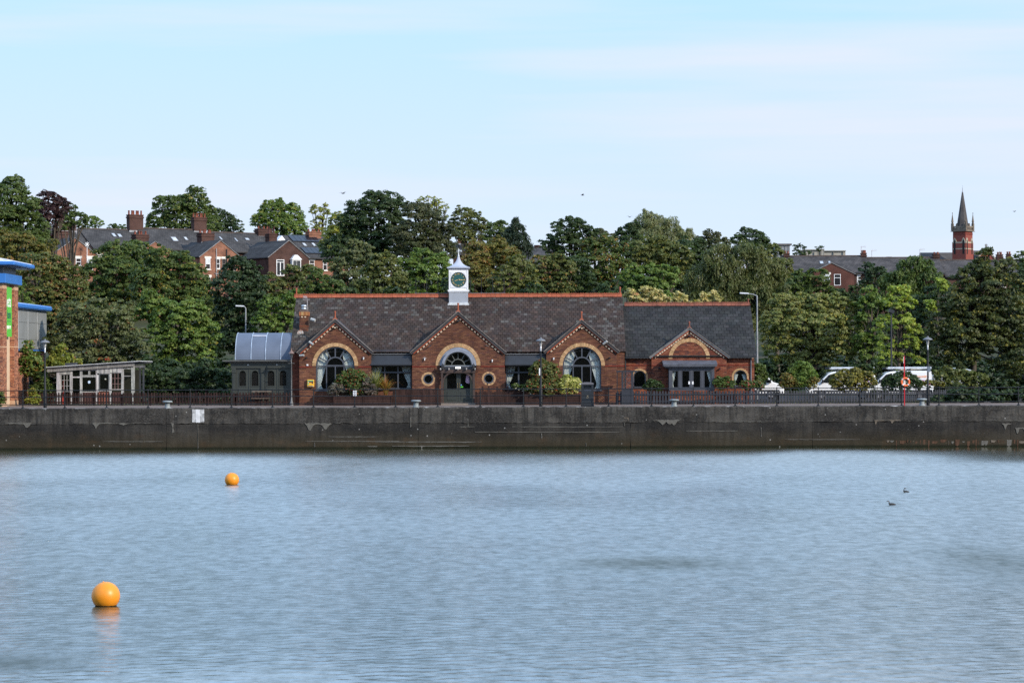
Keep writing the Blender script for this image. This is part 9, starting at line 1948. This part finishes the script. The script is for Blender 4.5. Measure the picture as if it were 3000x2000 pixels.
# ================================================================ VANS
M_van = mat('van_white_paint', (0.82, 0.82, 0.82), 0.28, noise=0.03, coat=0.4); M_tyre = mat('tyre_rubber', (0.02, 0.02, 0.02), 0.85); M_rim = mat('wheel_rim', (0.35, 0.35, 0.36), 0.4, metal=0.6); M_vg = glass_mat('vehicle_glass', (0.02, 0.025, 0.025), 0.35)
def vehicle(kind, lab, cat, x_front, Y, s, prof, wins, wheels, L, Wd, zg, m, lamp=None):
    """side profile built nose-left (s=1) or nose-right (s=-1); x measured back from the nose"""
    t = thing(kind, lab, cat, (x_front + s * L / 2, Y, zg)); fx = lambda x: x_front + s * x
    P = [(fx(x), zg + z) for x, z in prof]; P = P if s > 0 else P[::-1]
    b_ = MB(); b_.prism(P[::-1], Y, Y + Wd); body = b_.build('body', m, t, bevel=0.05)
    for nm, q in wins:
        Q = [(fx(x), zg + z) for x, z in q]; Q = Q if s > 0 else Q[::-1]; b_ = MB(); b_.prism(Q, Y - 0.012, Y - 0.002); b_.build('side_window', M_vg, t)
        cxm, czm = sum(p[0] for p in Q) / len(Q), sum(p[1] for p in Q) / len(Q); O2 = [(cxm + (p[0] - cxm) * 1.08, czm + (p[1] - czm) * 1.09) for p in Q]; b_ = MB(); b_.prism(O2, Y - 0.006, Y - 0.0, ); b_.build('window_seal', M_dark, t)
    for wx_ in wheels:
        b_ = MB(); b_.lathe((fx(wx_), Y + 0.06, zg + 0.31), [(0.31, -0.08), (0.33, -0.04), (0.33, 0.12)], 24, 'Y'); w = b_.build('wheel', M_tyre, t); b_ = MB(); b_.lathe((fx(wx_), Y - 0.03, zg + 0.31), [(0.2, -0.012), (0.18, 0.0), (0.06, 0.01)], 18, 'Y'); b_.build('rim', M_rim, w)
    return t, fx
VP = [(0.0, 0.32), (0.0, 0.72), (0.12, 0.95), (0.72, 1.12), (1.30, 1.68), (1.62, 1.80), (2.4, 1.84), (4.25, 1.84), (4.38, 1.2), (4.42, 0.32)]
VW = [('w', [(0.88, 1.12), (1.33, 1.58), (1.70, 1.68), (1.74, 1.08)])]
zg = QZ + 0.142
def van(lab, uf, Y, s, rack=True, words=True):
    x0 = X(uf, 1110, Y); t, fx = vehicle('van', lab, 'van', x0, Y, s, VP, VW, (0.85, 3.55), 4.42, 1.8, zg, M_van)
    b_ = MB(); b_.add([(fx(0.74), Y + 0.12, zg + 1.16), (fx(0.74), Y + 1.68, zg + 1.16), (fx(1.27), Y + 1.6, zg + 1.675), (fx(1.27), Y + 0.2, zg + 1.675)], [(0, 1, 2, 3) if s < 0 else (3, 2, 1, 0)]); b_.v = [(a - s * 0.02, b, c + 0.02) for a, b, c in b_.v]; b_.build('windscreen', M_vg, t)
    b_ = MB(); b_.box(min(fx(0.86), fx(0.98)), max(fx(0.86), fx(0.98)), Y - 0.2, Y - 0.03, zg + 1.06, zg + 1.3); b_.build('wing_mirror', M_dark, t, bevel=0.03)
    b_ = MB(); b_.box(min(fx(1.45), fx(1.65)), max(fx(1.45), fx(1.65)), Y - 0.02, Y - 0.001, zg + 0.98, zg + 1.02); b_.build('door_handle', M_dark, t)
    b_ = MB(); b_.box(min(fx(0.3), fx(4.3)), max(fx(0.3), fx(4.3)), Y - 0.012, Y - 0.002, zg + 0.5, zg + 0.62); b_.build('side_strip', M_dark, t)
    b_ = MB(); b_.box(min(fx(1.79), fx(1.80)), max(fx(1.79), fx(1.80)), Y - 0.004, Y - 0.001, zg + 0.6, zg + 1.7); b_.build('door_gap', M_dark, t)
    if rack:
        M_al = mat('aluminium_tube', (0.55, 0.56, 0.57), 0.4, metal=0.4)
        b_ = MB(); b_.tube((fx(1.5), Y + 0.3, zg + 2.02), (fx(4.3), Y + 0.3, zg + 2.02), 0.085, n=14); b_.build('pipe_carrier', M_al, t)
        for x in (1.9, 2.9, 4.0): b_ = MB(); b_.box(min(fx(x), fx(x + 0.06)), max(fx(x), fx(x + 0.06)), Y + 0.1, Y + 1.7, zg + 1.88, zg + 1.935); b_.box(min(fx(x), fx(x + 0.06)), max(fx(x), fx(x + 0.06)), Y + 0.12, Y + 0.2, zg + 1.83, zg + 1.89); b_.build('roof_bar', M_dark, t)
        b_ = MB()
        for y2 in (0.9, 1.3): b_.bar((fx(1.3), Y + y2, zg + 2.0), (fx(4.2), Y + y2, zg + 2.0), 0.03, 0.07)
        for i in range(10): b_.bar((fx(1.45 + i * 0.29), Y + 0.9, zg + 2.0), (fx(1.45 + i * 0.29), Y + 1.3, zg + 2.0), 0.03, 0.03)
        b_.build('ladder', M_al, t)
        b_ = MB(); b_.tube((fx(1.35), Y + 0.25, zg + 1.95), (fx(1.35), Y + 0.25, zg + 2.1), 0.07, n=8); b_.tube((fx(1.15), Y + 0.35, zg + 2.0), (fx(1.4), Y + 0.35, zg + 2.02), 0.05, n=8); b_.build('carrier_clamp', M_dark, t)
    if words:
        xm = fx(3.45)
        for body_, dz, sz_, c in (('community', 1.48, 0.27, (0.78, 0.28, 0.10)), ('gateway', 1.22, 0.30, (0.40, 0.14, 0.42))):
            text(None, body_, sz_, (xm, Y - 0.006, zg + dz), (R(90), 0, 0), mat('van_print_%d' % int(c[0] * 100), c, 0.5), t, 'lettering', 0.002)
        b_ = MB(); b_.prism([(xm + 0.55, zg + 1.0), (xm + 0.66, zg + 0.93), (xm + 0.75, zg + 1.0), (xm + 0.70, zg + 1.07), (xm + 0.65, zg + 1.03), (xm + 0.60, zg + 1.07)], Y - 0.008, Y - 0.002); b_.build('logo', mat('logo_pink', (0.75, 0.1, 0.25), 0.5), t)
    return t
van('white van nosing right beyond the extension, no roof rack', 2297, 168.2, -1, False, False)
van('white van facing left with pipe carrier, partly behind the yellow dome', 2368, 165.2, 1)
van('white van with lettered side and pipe carrier directly behind the life ring', 2535, 164.8, 1)
tq = at(2655, 1079, 171.5); b_ = MB()
for dy in (0, 0.35): b_.bar((X(2611, 1080, 171.5), 171.5 + dy, tq.z - 0.04), (X(2700, 1078, 171.5), 171.5 + dy, tq.z + 0.0), 0.04, 0.16)
for i in range(8): xx = X(2618 + i * 11, 1079, 171.5); b_.bar((xx, 171.5, tq.z), (xx, 171.85, tq.z), 0.05, 0.05)
tl = thing('ladder', 'cream wooden ladder carried on the roof behind the lettered van', 'ladder', (tq.x, 171.5, tq.z)); b_.build('ladder_frame', mat('cream_ladder', (0.72, 0.60, 0.45), 0.6), tl)
CP = [(0.0, 0.3), (0.0, 0.7), (0.25, 0.85), (1.1, 0.98), (1.75, 1.42), (2.9, 1.48), (3.7, 1.28), (4.0, 0.95), (4.1, 0.3)]
CW_ = [('a', [(1.25, 0.98), (1.8, 1.36), (2.3, 1.41), (2.3, 0.98)]), ('b', [(2.4, 0.98), (2.4, 1.41), (2.9, 1.40), (3.5, 1.2), (3.55, 0.98)])]
zc2 = Z(2760, 1077, 182) - 1.48
t, fx = vehicle('parked_car', 'silver estate car roof showing behind the olive bush at the right', 'car', X(2700, 1100, 182), 182, 1, CP, CW_, (0.8, 3.2), 4.1, 1.7, zc2, mat('silver_paint', (0.45, 0.47, 0.48), 0.3, metal=0.3))
print('leaves', LEAFCOUNT[0])
